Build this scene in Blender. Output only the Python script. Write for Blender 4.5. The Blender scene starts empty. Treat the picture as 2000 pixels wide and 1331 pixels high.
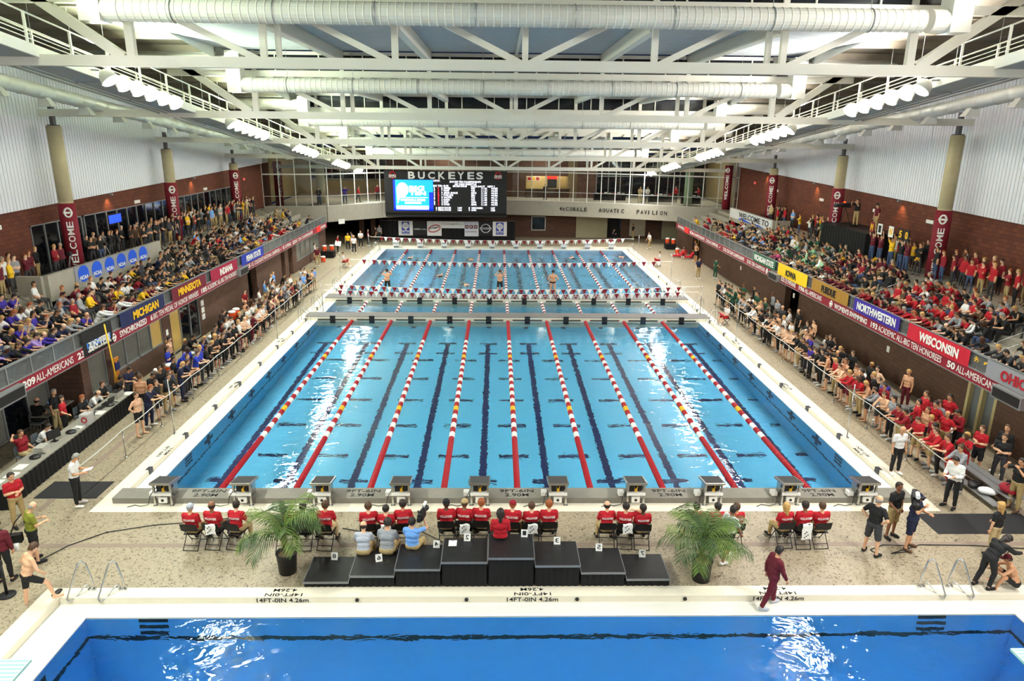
import bpy, bmesh, math, random
from math import sin, cos, pi, radians, sqrt, atan2
from mathutils import Vector, Matrix
rnd = random.Random(7)
SC = bpy.context.scene
COL = SC.collection
# ------------------------------------------------------------------ camera
CAM_H = 11.651
cam = bpy.data.cameras.new('camera')
cam.lens = 1382.39 / 2000 * 36.0
cam.sensor_width = 36.0
cam.clip_end = 400
cam_o = bpy.data.objects.new('camera', cam)
COL.objects.link(cam_o)
PIT, YAW, ROL = .28399, .02255, -.01038
_f = Vector((sin(YAW) * cos(PIT), cos(YAW) * cos(PIT), -sin(PIT)))
_r = Vector((cos(YAW), -sin(YAW), 0))
_d = _f.cross(_r)
_R = cos(ROL) * _r + sin(ROL) * _d
_D = cos(ROL) * _d - sin(ROL) * _r
cam_o.matrix_world = Matrix(((_R.x, -_D.x, -_f.x, 0), (_R.y, -_D.y, -_f.y, 0), (_R.z, -_D.z, -_f.z, CAM_H), (0, 0, 0, 1)))
SC.camera = cam_o

# ------------------------------------------------------------------ world, light, exposure
w = bpy.data.worlds.new('night_sky')
SC.world = w
w.use_nodes = True
w.node_tree.nodes['Background'].inputs[0].default_value = (0.010, 0.016, 0.035, 1)
w.node_tree.nodes['Background'].inputs[1].default_value = 1.0
SC.view_settings.view_transform = 'Standard'
SC.view_settings.look = 'None'
SC.view_settings.exposure = EXPO = 0.22
SC.view_settings.gamma = 1.0
SC.view_settings.use_curve_mapping = False
SC.cycles.max_bounces = 8
SC.cycles.diffuse_bounces = 4
SC.cycles.glossy_bounces = 3
SC.cycles.transmission_bounces = 6
SC.cycles.transparent_max_bounces = 12
SC.cycles.sample_clamp_indirect = 60.0
SC.cycles.caustics_reflective = False


def area(name, loc, direction, sx, sy, power, color):
    d = bpy.data.lights.new(name, 'AREA')
    d.shape = 'RECTANGLE'
    d.size, d.size_y = sx, sy
    d.energy = power
    d.color = color
    o = bpy.data.objects.new(name, d)
    o.location = loc
    o.rotation_euler = Vector(direction).to_track_quat('-Z', 'Y').to_euler()
    COL.objects.link(o)
    return o


def chord_z(Y):                      # the roof steps down with distance: bottom-chord height
    return 13.81 - (Y - 25.0) * 0.1143


def cat_z(Y):                        # catwalk floor follows the same slope
    return 14.2 - 0.117 * (Y - 23.6)


P_DOWN, P_UP = 720.0, 3000.0
for Yc in (-5.5, 6.5, 18.5, 30.5, 42.5, 54.5, 66.5, 76.0):
    pw = 1.95 if Yc < 10 else (.45 if Yc > 70 else 1.0)
    for sx, X, col in ((-1, -14.4, (0.93, 1.0, 0.90)), (1, 16.1, (1.0, 0.98, 0.94))):
        z = cat_z(Yc)
        a = area('pool_light', (X - sx * 0.35, Yc, z - 0.32), (-sx * 0.50, 0.0, -1.0), 6.0 if Yc < 70 else 3.0, 0.5, P_DOWN * pw, col)
        a.data.spread = radians(128)
        if Yc > 70:
            continue
        u = area('ceiling_uplight', (X + sx * .5, Yc, z + 1.3), (-sx * 0.55, 0.0, 1.0), 5.0, 0.5, P_UP, (0.82, 1.0, 0.74) if sx < 0 else (1.0, 0.97, 0.90))

# ------------------------------------------------------------------ helpers


def lin(c):
    return tuple((x / 12.92 if x <= 0.04045 else ((x + 0.055) / 1.055) ** 2.4) for x in (v / 255.0 for v in c))


MATS = {}


def mat(name, rgb=(200, 200, 200), rough=0.6, metal=0.0, nz=(8.0, 0.10), emit=0.0, bump=0.0, alpha=1.0, coat=0.0):
    """Principled material whose colour is broken up by a little noise."""
    if name in MATS:
        return MATS[name]
    m = bpy.data.materials.new(name)
    m.use_nodes = True
    nt = m.node_tree
    b = nt.nodes['Principled BSDF']
    c = lin(rgb)
    b.inputs['Roughness'].default_value = rough
    b.inputs['Metallic'].default_value = metal
    if coat:
        b.inputs['Coat Weight'].default_value = coat
    n = nt.nodes.new('ShaderNodeTexNoise')
    n.inputs['Scale'].default_value = nz[0]
    n.inputs['Detail'].default_value = 2.0
    tc = nt.nodes.new('ShaderNodeTexCoord')
    nt.links.new(tc.outputs['Object'], n.inputs['Vector'])
    mx = nt.nodes.new('ShaderNodeMix')
    mx.data_type = 'RGBA'
    lo = tuple(v * (1 - nz[1]) for v in c) + (1,)
    hi = tuple(min(1, v * (1 + nz[1])) for v in c) + (1,)
    mx.inputs[6].default_value = lo
    mx.inputs[7].default_value = hi
    nt.links.new(n.outputs['Fac'], mx.inputs[0])
    nt.links.new(mx.outputs[2], b.inputs['Base Color'])
    if emit:
        nt.links.new(mx.outputs[2], b.inputs['Emission Color'])
        b.inputs['Emission Strength'].default_value = emit
    if bump:
        bp = nt.nodes.new('ShaderNodeBump')
        bp.inputs['Strength'].default_value = bump
        nt.links.new(n.outputs['Fac'], bp.inputs['Height'])
        nt.links.new(bp.outputs['Normal'], b.inputs['Normal'])
    if alpha < 1:
        b.inputs['Alpha'].default_value = alpha
    MATS[name] = m
    return m


def tint_mat(name, rough=0.8, amt=0.12, scale=30.0, sheen=0.0):
    """Colour comes from the object itself (Object Info), broken up by noise."""
    if name in MATS:
        return MATS[name]
    m = bpy.data.materials.new(name)
    m.use_nodes = True
    nt = m.node_tree
    b = nt.nodes['Principled BSDF']
    b.inputs['Roughness'].default_value = rough
    oi = nt.nodes.new('ShaderNodeObjectInfo')
    n = nt.nodes.new('ShaderNodeTexNoise')
    n.inputs['Scale'].default_value = scale
    tc = nt.nodes.new('ShaderNodeTexCoord')
    nt.links.new(tc.outputs['Object'], n.inputs['Vector'])
    mr = nt.nodes.new('ShaderNodeMapRange')
    mr.inputs[3].default_value = 1 - amt
    mr.inputs[4].default_value = 1 + amt
    nt.links.new(n.outputs['Fac'], mr.inputs[0])
    mx = nt.nodes.new('ShaderNodeVectorMath')
    mx.operation = 'SCALE'
    nt.links.new(oi.outputs['Color'], mx.inputs[0])
    nt.links.new(mr.outputs[0], mx.inputs['Scale'])
    nt.links.new(mx.outputs[0], b.inputs['Base Color'])
    if sheen:
        b.inputs['Sheen Weight'].default_value = sheen
    MATS[name] = m
    return m


class MB:
    """Collects geometry for ONE mesh object."""

    def __init__(self):
        self.v, self.f, self.m = [], [], []

    def add(self, vs, fs, mi=0):
        o = len(self.v)
        self.v += [tuple(p) for p in vs]
        self.f += [tuple(i + o for i in f) for f in fs]
        self.m += [mi] * len(fs)
        return self

    def box(self, x0, x1, y0, y1, z0, z1, mi=0):
        return self.add([(x0, y0, z0), (x1, y0, z0), (x1, y1, z0), (x0, y1, z0), (x0, y0, z1), (x1, y0, z1), (x1, y1, z1), (x0, y1, z1)],
                        [(3, 2, 1, 0), (4, 5, 6, 7), (0, 1, 5, 4), (1, 2, 6, 5), (2, 3, 7, 6), (3, 0, 4, 7)], mi)

    def beam(self, a, b, w_, h, up=(0, 0, 1), mi=0):
        """A box bar from a to b, w_ wide, h deep along up."""
        a, b = Vector(a), Vector(b)
        d = (b - a).normalized()
        u = Vector(up)
        s = d.cross(u)
        if s.length < 1e-6:
            s = d.cross(Vector((1, 0, 0)))
        s.normalize()
        u = s.cross(d)
        s, u = s * (w_ / 2), u * (h / 2)
        vs = [p + i * s + j * u for p in (a, b) for i, j in ((-1, -1), (1, -1), (1, 1), (-1, 1))]
        return self.add(vs, [(0, 1, 2, 3), (7, 6, 5, 4), (0, 4, 5, 1), (1, 5, 6, 2), (2, 6, 7, 3), (3, 7, 4, 0)], mi)

    def tube(self, path, r, n=6, mi=0, caps=True, closed=False):
        path = [Vector(p) for p in path]
        rs = r if isinstance(r, (list, tuple)) else [r] * len(path)
        vs, fs = [], []
        prev = None
        N = len(path)
        for i, p in enumerate(path):
            if closed:
                t = path[(i + 1) % N] - path[i - 1]
            else:
                t = path[min(i + 1, N - 1)] - path[max(i - 1, 0)]
            t.normalize()
            if prev is None:
                ref = Vector((0, 0, 1)) if abs(t.z) < 0.9 else Vector((1, 0, 0))
                s = t.cross(ref).normalized()
            else:
                s = (prev - t * prev.dot(t))
                s = s.normalized() if s.length > 1e-6 else t.orthogonal().normalized()
            prev = s
            u = t.cross(s)
            for k in range(n):
                a = 2 * pi * k / n
                vs.append(p + (s * cos(a) + u * sin(a)) * rs[i])
        for i in range(N if closed else N - 1):
            j = (i + 1) % N
            for k in range(n):
                k2 = (k + 1) % n
                fs.append((i * n + k, i * n + k2, j * n + k2, j * n + k))
        if caps and not closed:
            fs.append(tuple(range(n - 1, -1, -1)))
            fs.append(tuple((N - 1) * n + k for k in range(n)))
        return self.add(vs, fs, mi)

    def lathe(self, prof, c=(0, 0, 0), n=12, mi=0):
        """prof: (radius, z) pairs turned about a vertical axis through c."""
        vs, fs = [], []
        for r, z in prof:
            for k in range(n):
                a = 2 * pi * k / n
                vs.append((c[0] + r * cos(a), c[1] + r * sin(a), c[2] + z))
        for i in range(len(prof) - 1):
            for k in range(n):
                k2 = (k + 1) % n
                fs.append((i * n + k, i * n + k2, (i + 1) * n + k2, (i + 1) * n + k))
        fs.append(tuple(range(n - 1, -1, -1)))
        fs.append(tuple((len(prof) - 1) * n + k for k in range(n)))
        return self.add(vs, fs, mi)

    def prism(self, poly, dvec, mi=0):
        """A planar polygon pushed along dvec."""
        n = len(poly)
        d = Vector(dvec)
        vs = [Vector(p) for p in poly] + [Vector(p) + d for p in poly]
        fs = [tuple(range(n - 1, -1, -1)), tuple(range(n, 2 * n))]
        fs += [(i, (i + 1) % n, n + (i + 1) % n, n + i) for i in range(n)]
        return self.add(vs, fs, mi)

    def sheet(self, pts, mi=0):
        """pts: grid rows of points."""
        R, C = len(pts), len(pts[0])
        vs = [p for row in pts for p in row]
        fs = [(i * C + j, i * C + j + 1, (i + 1) * C + j + 1, (i + 1) * C + j) for i in range(R - 1) for j in range(C - 1)]
        return self.add(vs, fs, mi)

    def shift(self, d):
        self.v = [(p[0] + d[0], p[1] + d[1], p[2] + d[2]) for p in self.v]
        return self

    def mesh(self, name, mats, smooth=False):
        me = bpy.data.meshes.new(name)
        me.from_pydata(self.v, [], self.f)
        for m in (mats if isinstance(mats, (list, tuple)) else [mats]):
            me.materials.append(m)
        if any(self.m):
            me.polygons.foreach_set('material_index', self.m)
        if smooth:
            me.polygons.foreach_set('use_smooth', [True] * len(self.f))
        me.update()
        return me


def link(name, me, parent=None):
    o = bpy.data.objects.new(name, me)
    COL.objects.link(o)
    if parent is not None:
        o.parent = parent
    return o


def obj(name, mb, mats, parent=None, smooth=False, world=False):
    """ONE mesh object. world=True: geometry given in world space under an unrotated parent."""
    if parent is not None and world:
        p, t = parent, Vector((0, 0, 0))
        while p is not None:
            t += Vector(p.location)
            p = p.parent
        mb.shift(-t)
    return link(name, mb.mesh(name, mats, smooth), parent)


def tag(o, label=None, cat=None, group=None, kind=None):
    if label:
        o['label'] = label
    if cat:
        o['category'] = cat
    if group:
        o['group'] = group
    if kind:
        o['kind'] = kind
    return o


def thing(name, label, cat, loc=(0, 0, 0), rz=0.0, group=None):
    o = bpy.data.objects.new(name, None)
    o.empty_display_size = 0.2
    COL.objects.link(o)
    o.location = loc
    o.rotation_euler = (0, 0, rz)
    return tag(o, label, cat, group)


def struct(name, mb, mats, smooth=False):
    return tag(obj(name, mb, mats, None, smooth), kind='structure')


def dup(root, loc=None, rz=None, label=None, group=None):
    r = root.copy()
    COL.objects.link(r)
    if loc is not None:
        r.location = loc
    if rz is not None:
        r.rotation_euler = (0, 0, rz)
    if label:
        r['label'] = label
    if group:
        r['group'] = group
    for ch in list(root.children):
        c = ch.copy()
        COL.objects.link(c)
        c.parent = r
        for g in ch.children:
            d = g.copy()
            COL.objects.link(d)
            d.parent = c
    return r


_TXT = {}


def text_mesh(s, bold=0.0, extrude=0.02):
    key = (s, bold, extrude)
    if key not in _TXT:
        cu = bpy.data.curves.new('lettering', 'FONT')
        cu.body = s
        cu.size = 1.0
        cu.offset = bold
        cu.extrude = extrude
        cu.resolution_u = 3
        o = bpy.data.objects.new('lettering', cu)
        me = o.to_mesh()
        vs = [tuple(v.co) for v in me.vertices]
        fs = [tuple(p.vertices) for p in me.polygons]
        o.to_mesh_clear()
        bpy.data.objects.remove(o)
        bpy.data.curves.remove(cu)
        x0, x1 = min(v[0] for v in vs), max(v[0] for v in vs)
        y0, y1 = min(v[1] for v in vs), max(v[1] for v in vs)
        _TXT[key] = ([((v[0] - x0) / (x1 - x0), (v[1] - y0) / (y1 - y0), v[2]) for v in vs], fs)
    return _TXT[key]


def text(mb, s, org, right, up, wid, hei, bold=0.0, depth=0.01, mi=0):
    """Lettering in a box wid x hei whose lower left corner is org; right, up unit vectors."""
    vs, fs = text_mesh(s, bold)
    o, r, u = Vector(org), Vector(right), Vector(up)
    n = r.cross(u)
    return mb.add([o + r * (v[0] * wid) + u * (v[1] * hei) + n * (depth * v[2] / 0.02) for v in vs], fs, mi)


M = {}
M['white'] = mat('white_paint', (233, 232, 224), 0.45, nz=(3, .04))
M['steel'] = mat('stainless_steel', (190, 190, 188), 0.25, 0.9, nz=(20, .06))
M['black'] = mat('black_plastic', (18, 18, 20), 0.5, nz=(20, .2))
M['drape'] = mat('black_drape', (10, 10, 12), 0.95, nz=(40, .3))
M['alu'] = mat('grey_aluminium', (150, 152, 152), 0.45, 0.5, nz=(10, .08))
M['conc'] = mat('pale_concrete', (168, 162, 148), 0.85, nz=(2.5, .10), bump=.05)
M['concd'] = mat('grey_concrete', (128, 124, 114), 0.85, nz=(3.5, .12), bump=.05)
M['cream'] = mat('cream_tile', (226, 218, 198), 0.5, nz=(6, .05))
M['gutter'] = mat('white_grating', (240, 238, 228), 0.5, nz=(14, .04))
M['maroon'] = mat('maroon_cloth', (128, 14, 36), 0.75, nz=(6, .08))
M['red'] = mat('red_plastic', (170, 14, 30), 0.45, nz=(12, .08))
M['wht'] = mat('white_plastic', (238, 236, 230), 0.4, nz=(12, .04))
M['yel'] = mat('yellow_plastic', (240, 190, 30), 0.5, nz=(12, .06))
M['navy'] = mat('navy_tile', (22, 36, 96), 0.5, nz=(14, .10))
M['ink'] = mat('black_lettering', (26, 24, 24), 0.7, nz=(20, .15))
M['wlet'] = mat('white_lettering', (240, 238, 232), 0.7, nz=(20, .03))
M['glassd'] = mat('dark_glass', (14, 18, 24), 0.08, nz=(2, .2))
# ================================================================== building shell
DZ = 0.22                                   # deck level above the water
WX0, WX1 = -11.55, 13.10                    # racing pool water
WY0, WY1 = 21.10, 73.65
DX0, DX1, DY0, DY1 = -10.15, 13.23, -2.0, 15.10   # diving pool water
X0 = .724                                   # centre lane line
TRY = [1.0, 13.0, 25.0, 37.0, 49.0, 61.0, 73.0]   # trusses


def floor_mat():
    m = bpy.data.materials.new('speckled_deck')
    m.use_nodes = True
    nt = m.node_tree
    b = nt.nodes['Principled BSDF']
    b.inputs['Roughness'].default_value = 0.5
    tc = nt.nodes.new('ShaderNodeTexCoord')
    mp = nt.nodes.new('ShaderNodeMapping')
    nt.links.new(tc.outputs['Object'], mp.inputs[0])
    n = nt.nodes.new('ShaderNodeTexNoise')
    n.inputs['Scale'].default_value = 15.0
    n.inputs['Detail'].default_value = 2.0
    n.inputs['Distortion'].default_value = 1.2
    nt.links.new(mp.outputs[0], n.inputs['Vector'])
    r = nt.nodes.new('ShaderNodeValToRGB')
    r.color_ramp.elements[0].position = 0.58
    r.color_ramp.elements[0].color = (*lin((152, 139, 115)), 1)
    r.color_ramp.elements[1].position = 0.63
    r.color_ramp.elements[1].color = (*lin((92, 80, 62)), 1)
    e = r.color_ramp.elements.new(0.36)
    e.color = (*lin((162, 149, 125)), 1)
    nt.links.new(n.outputs['Fac'], r.inputs[0])
    n2 = nt.nodes.new('ShaderNodeTexNoise')
    n2.inputs['Scale'].default_value = .35
    nt.links.new(mp.outputs[0], n2.inputs['Vector'])
    mx = nt.nodes.new('ShaderNodeMix')
    mx.data_type = 'RGBA'
    mx.blend_type = 'MULTIPLY'
    mx.inputs[0].default_value = .35
    nt.links.new(r.outputs[0], mx.inputs[6])
    nt.links.new(n2.outputs['Color'], mx.inputs[7])
    nt.links.new(r.outputs[0], b.inputs['Base Color'])
    return m


M['floor'] = floor_mat()


def brick_mat(name, c1, c2, mortar):
    m = bpy.data.materials.new(name)
    m.use_nodes = True
    nt = m.node_tree
    b = nt.nodes['Principled BSDF']
    b.inputs['Roughness'].default_value = 0.85
    tc = nt.nodes.new('ShaderNodeTexCoord')
    sx = nt.nodes.new('ShaderNodeSeparateXYZ')
    nt.links.new(tc.outputs['Object'], sx.inputs[0])
    ad = nt.nodes.new('ShaderNodeMath')
    nt.links.new(sx.outputs['X'], ad.inputs[0])
    nt.links.new(sx.outputs['Y'], ad.inputs[1])
    cb = nt.nodes.new('ShaderNodeCombineXYZ')
    nt.links.new(ad.outputs[0], cb.inputs['X'])
    nt.links.new(sx.outputs['Z'], cb.inputs['Y'])
    br = nt.nodes.new('ShaderNodeTexBrick')
    br.inputs['Color1'].default_value = (*lin(c1), 1)
    br.inputs['Color2'].default_value = (*lin(c2), 1)
    br.inputs['Mortar'].default_value = (*lin(mortar), 1)
    br.inputs['Scale'].default_value = 1.0
    br.inputs['Brick Width'].default_value = 0.40
    br.inputs['Row Height'].default_value = 0.20
    br.inputs['Mortar Size'].default_value = 0.012
    nt.links.new(cb.outputs[0], br.inputs['Vector'])
    nt.links.new(br.outputs['Color'], b.inputs['Base Color'])
    bp = nt.nodes.new('ShaderNodeBump')
    bp.inputs['Strength'].default_value = .2
    bp.invert = True
    nt.links.new(br.outputs['Fac'], bp.inputs['Height'])
    nt.links.new(bp.outputs['Normal'], b.inputs['Normal'])
    return m


M['brick'] = brick_mat('red_brick', (112, 58, 38), (92, 46, 31), (70, 38, 29))
M['brown'] = brick_mat('brown_block', (100, 71, 56), (88, 62, 50), (76, 54, 45))


def water_mat(name, tint, bscale, bstr):
    m = bpy.data.materials.new(name)
    m.use_nodes = True
    nt = m.node_tree
    nt.nodes.remove(nt.nodes['Principled BSDF'])
    out = nt.nodes['Material Output']
    tc = nt.nodes.new('ShaderNodeTexCoord')
    mp = nt.nodes.new('ShaderNodeMapping')
    mp.inputs['Scale'].default_value = (.6, 1.0, 1)
    nt.links.new(tc.outputs['Object'], mp.inputs[0])
    n = nt.nodes.new('ShaderNodeTexNoise')
    n.inputs['Scale'].default_value = bscale
    n.inputs['Detail'].default_value = 3.0
    n.inputs['Distortion'].default_value = .6
    nt.links.new(mp.outputs[0], n.inputs['Vector'])
    bp = nt.nodes.new('ShaderNodeBump')
    bp.inputs['Strength'].default_value = bstr
    bp.inputs['Distance'].default_value = .06
    nt.links.new(n.outputs['Fac'], bp.inputs['Height'])
    rf = nt.nodes.new('ShaderNodeBsdfRefraction')
    rf.inputs['IOR'].default_value = 1.333
    rf.inputs['Roughness'].default_value = 0.0
    rf.inputs['Color'].default_value = (*tint, 1)
    gl = nt.nodes.new('ShaderNodeBsdfGlossy')
    gl.inputs['Roughness'].default_value = 0.0
    fr = nt.nodes.new('ShaderNodeFresnel')
    fr.inputs['IOR'].default_value = 1.333
    for k in (rf, gl, fr):
        nt.links.new(bp.outputs['Normal'], k.inputs['Normal'])
    mx = nt.nodes.new('ShaderNodeMixShader')
    nt.links.new(fr.outputs[0], mx.inputs[0])
    nt.links.new(rf.outputs[0], mx.inputs[1])
    nt.links.new(gl.outputs[0], mx.inputs[2])
    nt.links.new(mx.outputs[0], out.inputs['Surface'])
    return m


M['water1'] = water_mat('racing_pool_water', (.97, 1, 1), 2.4, .35)
M['water3'] = water_mat('choppy_pool_water', (.93, 1, 1), 3.6, 1.0)
M['water2'] = water_mat('diving_pool_water', (.95, 1, 1), 2.0, .8)
M['tile1'] = mat('pale_blue_tile', (106, 208, 255), .5, nz=(3, .03))
M['tile2'] = mat('deep_blue_tile', (104, 188, 252), .5, nz=(3, .06))

# ---- floor: deck slabs around the two pools
fl = MB()
XL, XR = -24.4, 25.6
G = 0.62
fl.box(XL, WX0 - G - .5, 16.05, 92, -.3, DZ)
fl.box(WX1 + G + .5, XR, 16.05, 92, -.3, DZ)
fl.box(WX0 - G - .5, WX1 + G + .5, 16.05, 19.9, -.3, DZ)
fl.box(WX0 - G - .5, WX1 + G + .5, 74.9, 92, -.3, DZ)
fl.box(XL, DX0 - 1.45, -6, 16.05, -.3, DZ)
fl.box(DX1 + 1.4, XR, -6, 16.05, -.3, DZ)
fl.box(DX0 - 1.45, DX1 + 1.4, -6, DY0 - 1, -.3, DZ)
struct('floor', fl, M['floor'])
st = MB()                                   # grey inlaid strip in the deck
st.box(-13.2, 24, 17.93, 18.12, DZ, DZ + .004)
st.box(-14.35, -14.15, 20, 62, DZ, DZ + .004)
st.box(16.6, 16.8, 12, 40, DZ, DZ + .004)
struct('trim_1', st, mat('grey_strip', (140, 122, 108), .6))
# cream curbs
cu = MB()
cu.box(WX0 - G - .5, WX0 - G, 20.42, 74.9, -.3, DZ + .002)
cu.box(WX1 + G, WX1 + G + .5, 20.42, 74.9, -.3, DZ + .002)
cu.box(WX0 - G - .5, WX1 + G + .5, 19.9, 20.42, -.3, DZ + .002)
cu.box(WX0 - G, WX1 + G, 74.1, 74.9, -.3, DZ + .002)
cu.box(DX0 - 1.45, DX1 + 1.4, 15.64, 16.05, -.3, DZ + .002)
cu.box(DX0 - 1.45, DX0 - .95, DY0 - 1, 15.64, -.3, DZ + .002)
cu.box(DX1 + .85, DX1 + 1.4, DY0 - 1, 15.64, -.3, DZ + .002)
struct('trim_2', cu, M['cream'])
cm = MB()                                    # dark number tiles along the curbs
for k in range(13):
    y = 22.9 + 3.0 * k
    for x, s in ((WX0 - G, 1), (WX1 + G, -1)):
        cm.box(min(x, x + s * .02), max(x, x + s * .02), y - .14, y + .14, .05, DZ + .004)
        cm.box(min(x, x - s * .12), max(x, x - s * .12), y - .14, y + .14, DZ + .002, DZ + .006)
struct('trim_8', cm, mat('charcoal_tile', (40, 42, 52), .5))
gm = bpy.data.materials.new('slotted_gutter')
gm.use_nodes = True
_nt = gm.node_tree
_w = _nt.nodes.new('ShaderNodeTexWave')
_w.inputs['Scale'].default_value = 9
_w.bands_direction = 'X'
_tc = _nt.nodes.new('ShaderNodeTexCoord')
_nt.links.new(_tc.outputs['Object'], _w.inputs['Vector'])
_rp = _nt.nodes.new('ShaderNodeValToRGB')
_rp.color_ramp.elements[0].color = (*lin((206, 200, 186)), 1)
_rp.color_ramp.elements[1].color = (*lin((244, 242, 234)), 1)
_rp.color_ramp.elements[1].position = .3
_nt.links.new(_w.outputs['Fac'], _rp.inputs[0])
_nt.links.new(_rp.outputs[0], _nt.nodes['Principled BSDF'].inputs['Base Color'])
gu = MB()
gu.box(DX0 - .95, DX1 + .85, DY1, 15.64, .001, .035)
gu.box(DX0 - .95, DX0, DY0 - 1, DY1, .001, .035)
gu.box(DX1, DX1 + .85, DY0 - 1, DY1, .001, .035)
gu.box(DX0, DX1, DY0 - 1, DY0, .001, .035)
for k in range(14):                          # raised grating rails along the diving pool edge
    y = DY1 + .06 + k * .038
    gu.box(DX0 - .9, DX1 + .8, y, y + .018, .035, .05)
struct('trim_3', gu, gm)
g2 = MB()
g2.box(WX0 - G, WX0, 20.42, 74.1, .001, .035)
g2.box(WX1, WX1 + G, 20.42, 74.1, .001, .035)
g2.box(WX0, WX1, WY1, 74.1, .001, .12)
struct('trim_4', g2, M['gutter'])

# ---- racing pool basin (2.9 m) and its tile lines
PD = -2.9


def basin(nm, x0, x1, y0, y1, zb, m):
    b = MB()
    b.add([(x0, y0, zb), (x1, y0, zb), (x1, y1, zb), (x0, y1, zb), (x0, y0, 0), (x1, y0, 0), (x1, y1, 0), (x0, y1, 0)],
          [(0, 1, 2, 3), (0, 4, 5, 1), (1, 5, 6, 2), (2, 6, 7, 3), (3, 7, 4, 0)])
    return struct(nm, b, m)


basin('floor_racing_pool', WX0, WX1, WY0, WY1, PD, M['tile1'])
basin('floor_diving_pool', DX0, DX1, DY0, DY1, -4.26, M['tile2'])
ln = MB()
e = .004
for k in range(10):
    x = X0 - 11.25 + 2.5 * k
    for a, b in ((WY0 + 1.0, 42.2), (45.6, 48.3), (51.9, 71.8)):
        ln.box(x - .14, x + .14, a, b, PD, PD + e)
    for y in (WY0 + 1.0, WY0 + 2.9, 24.9, 42.2, 40.3, 51.9, 71.8, 70.0):
        ln.box(x - .55, x + .55, y - .13, y + .13, PD, PD + e + .001)
    for y in (44.15, 49.55):                 # targets on the bulkhead faces are parts of the bulkheads
        pass
for y in (27.0, 30.0, 33.0, 36.0, 39.0, 55.0, 59.0, 63.0, 67.0):   # cross-course marks
    for k in range(10):
        x = X0 - 10.0 + 2.5 * k
        ln.box(x - .62, x + .62, y - .12, y + .12, PD, PD + e)
struct('trim_5', ln, M['navy'])
wl = MB()                                    # crosses and band on the long walls
for X, s in ((WX0, 1), (WX1, -1)):
    xa, xb = sorted((X, X + s * .006))
    wl.box(xa, xb, WY0, WY1, -1.52, -1.38)
    for y in [22.6, 26.4, 29.0, 31.6, 34.2, 36.8, 39.4, 42.0] + [52.5 + 2.6 * i for i in range(8)]:
        wl.box(xa, xb, y - .13, y + .13, -1.18, -.10)
        wl.box(xa, xb, y - .42, y + .42, -.78, -.46)
    for z in (-.25, -.55, -.85):
        wl.box(xa, xb, 24.2, 24.8, z - .09, z + .09)
struct('trim_6', wl, M['navy'])
w2 = MB()
w2.box(DX0, DX1, DY1 - .006, DY1, -1.10, -.92)
w2.box(DX0, DX0 + .006, DY0, DY1, -1.10, -.92)
w2.box(DX1 - .006, DX1, DY0, DY1, -1.10, -.92)
for x in (-8.5, 11.1):
    for z in (-.09, -.42, -.74):
        w2.box(x - .36, x + .36, DY1 - .008, DY1, z - .09, z + .09)
for xa, xb in ((DX0, DX0 + .008), (DX1 - .008, DX1)):
    w2.box(xa, xb, 12.6, 13.0, -.85, -.1)
    w2.box(xa, xb, 12.2, 13.4, -.6, -.3)
w2.box(DX0, DX1, DY1 - .004, DY1, .022, .03)
struct('trim_7', w2, mat('black_tile', (14, 16, 26), .4, nz=(14, .1)))


def water(nm, x0, x1, y0, y1, m):
    b = MB()
    b.add([(x0, y0, 0), (x1, y0, 0), (x1, y1, 0), (x0, y1, 0)], [(0, 1, 2, 3)])
    return tag(obj(nm, b, m), kind='structure')


water('water_racing_pool', WX0, WX1, WY0, 44.2, M['water1'])
water('water_far_course', WX0, WX1, 44.2, WY1, M['water3'])
water('water_diving_pool', DX0, DX1, DY0, DY1, M['water2'])

# ---- balcony grandstands ------------------------------------------------
FXL, FXR = -16.8, 18.3                      # balcony fronts
BXL, BXR = -23.1, 24.6                      # back walls
ROWX, ROWZ = 0.85, 0.29
Z1 = 3.0
CONC = 4.45                                 # concourse


def grandstand(side):
    s = -1 if side == 'left' else 1
    F, B = (FXL, BXL) if s < 0 else (FXR, BXR)
    yend = 70.3 if s < 0 else 72.3
    t = thing('grandstand', side + ' concrete grandstand balcony, stepped rows under the ' + ('window wall' if s < 0 else 'brick wall'), 'grandstand', (F, 38, 2.6))
    b = MB()
    b.box(*sorted((F, B - s * .35)), 4, yend, 2.64, 3.0)
    obj('slab', b, M['concd'], t, world=True)
    for k in range(5):
        b = MB()
        x0 = F + s * (0.75 + k * ROWX)
        x1 = F + s * (0.75 + (k + 1) * ROWX) if k < 4 else B - s * .02
        z = Z1 + ROWZ * (k + 1)
        b.box(*sorted((x0, x1)), 4, yend, 2.98, z)
        if k < 4:
            b.box(*sorted((x0 - s * .02, x0 + s * .30)), 4, yend, z, z + .09)     # bench
        obj('row_step', b, M['conc'], t, world=True)
    return t


grandstand('left')
grandstand('right')


# ---- under-balcony walls
def wall_run(name, X, thick, spans, m, z0=DZ, z1=2.62):
    b = MB()
    for y0, y1, a, c in spans:
        b.box(X, X + thick, y0, y1, z0 if a is None else a, z1 if c is None else c)
    return struct(name, b, m)


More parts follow.
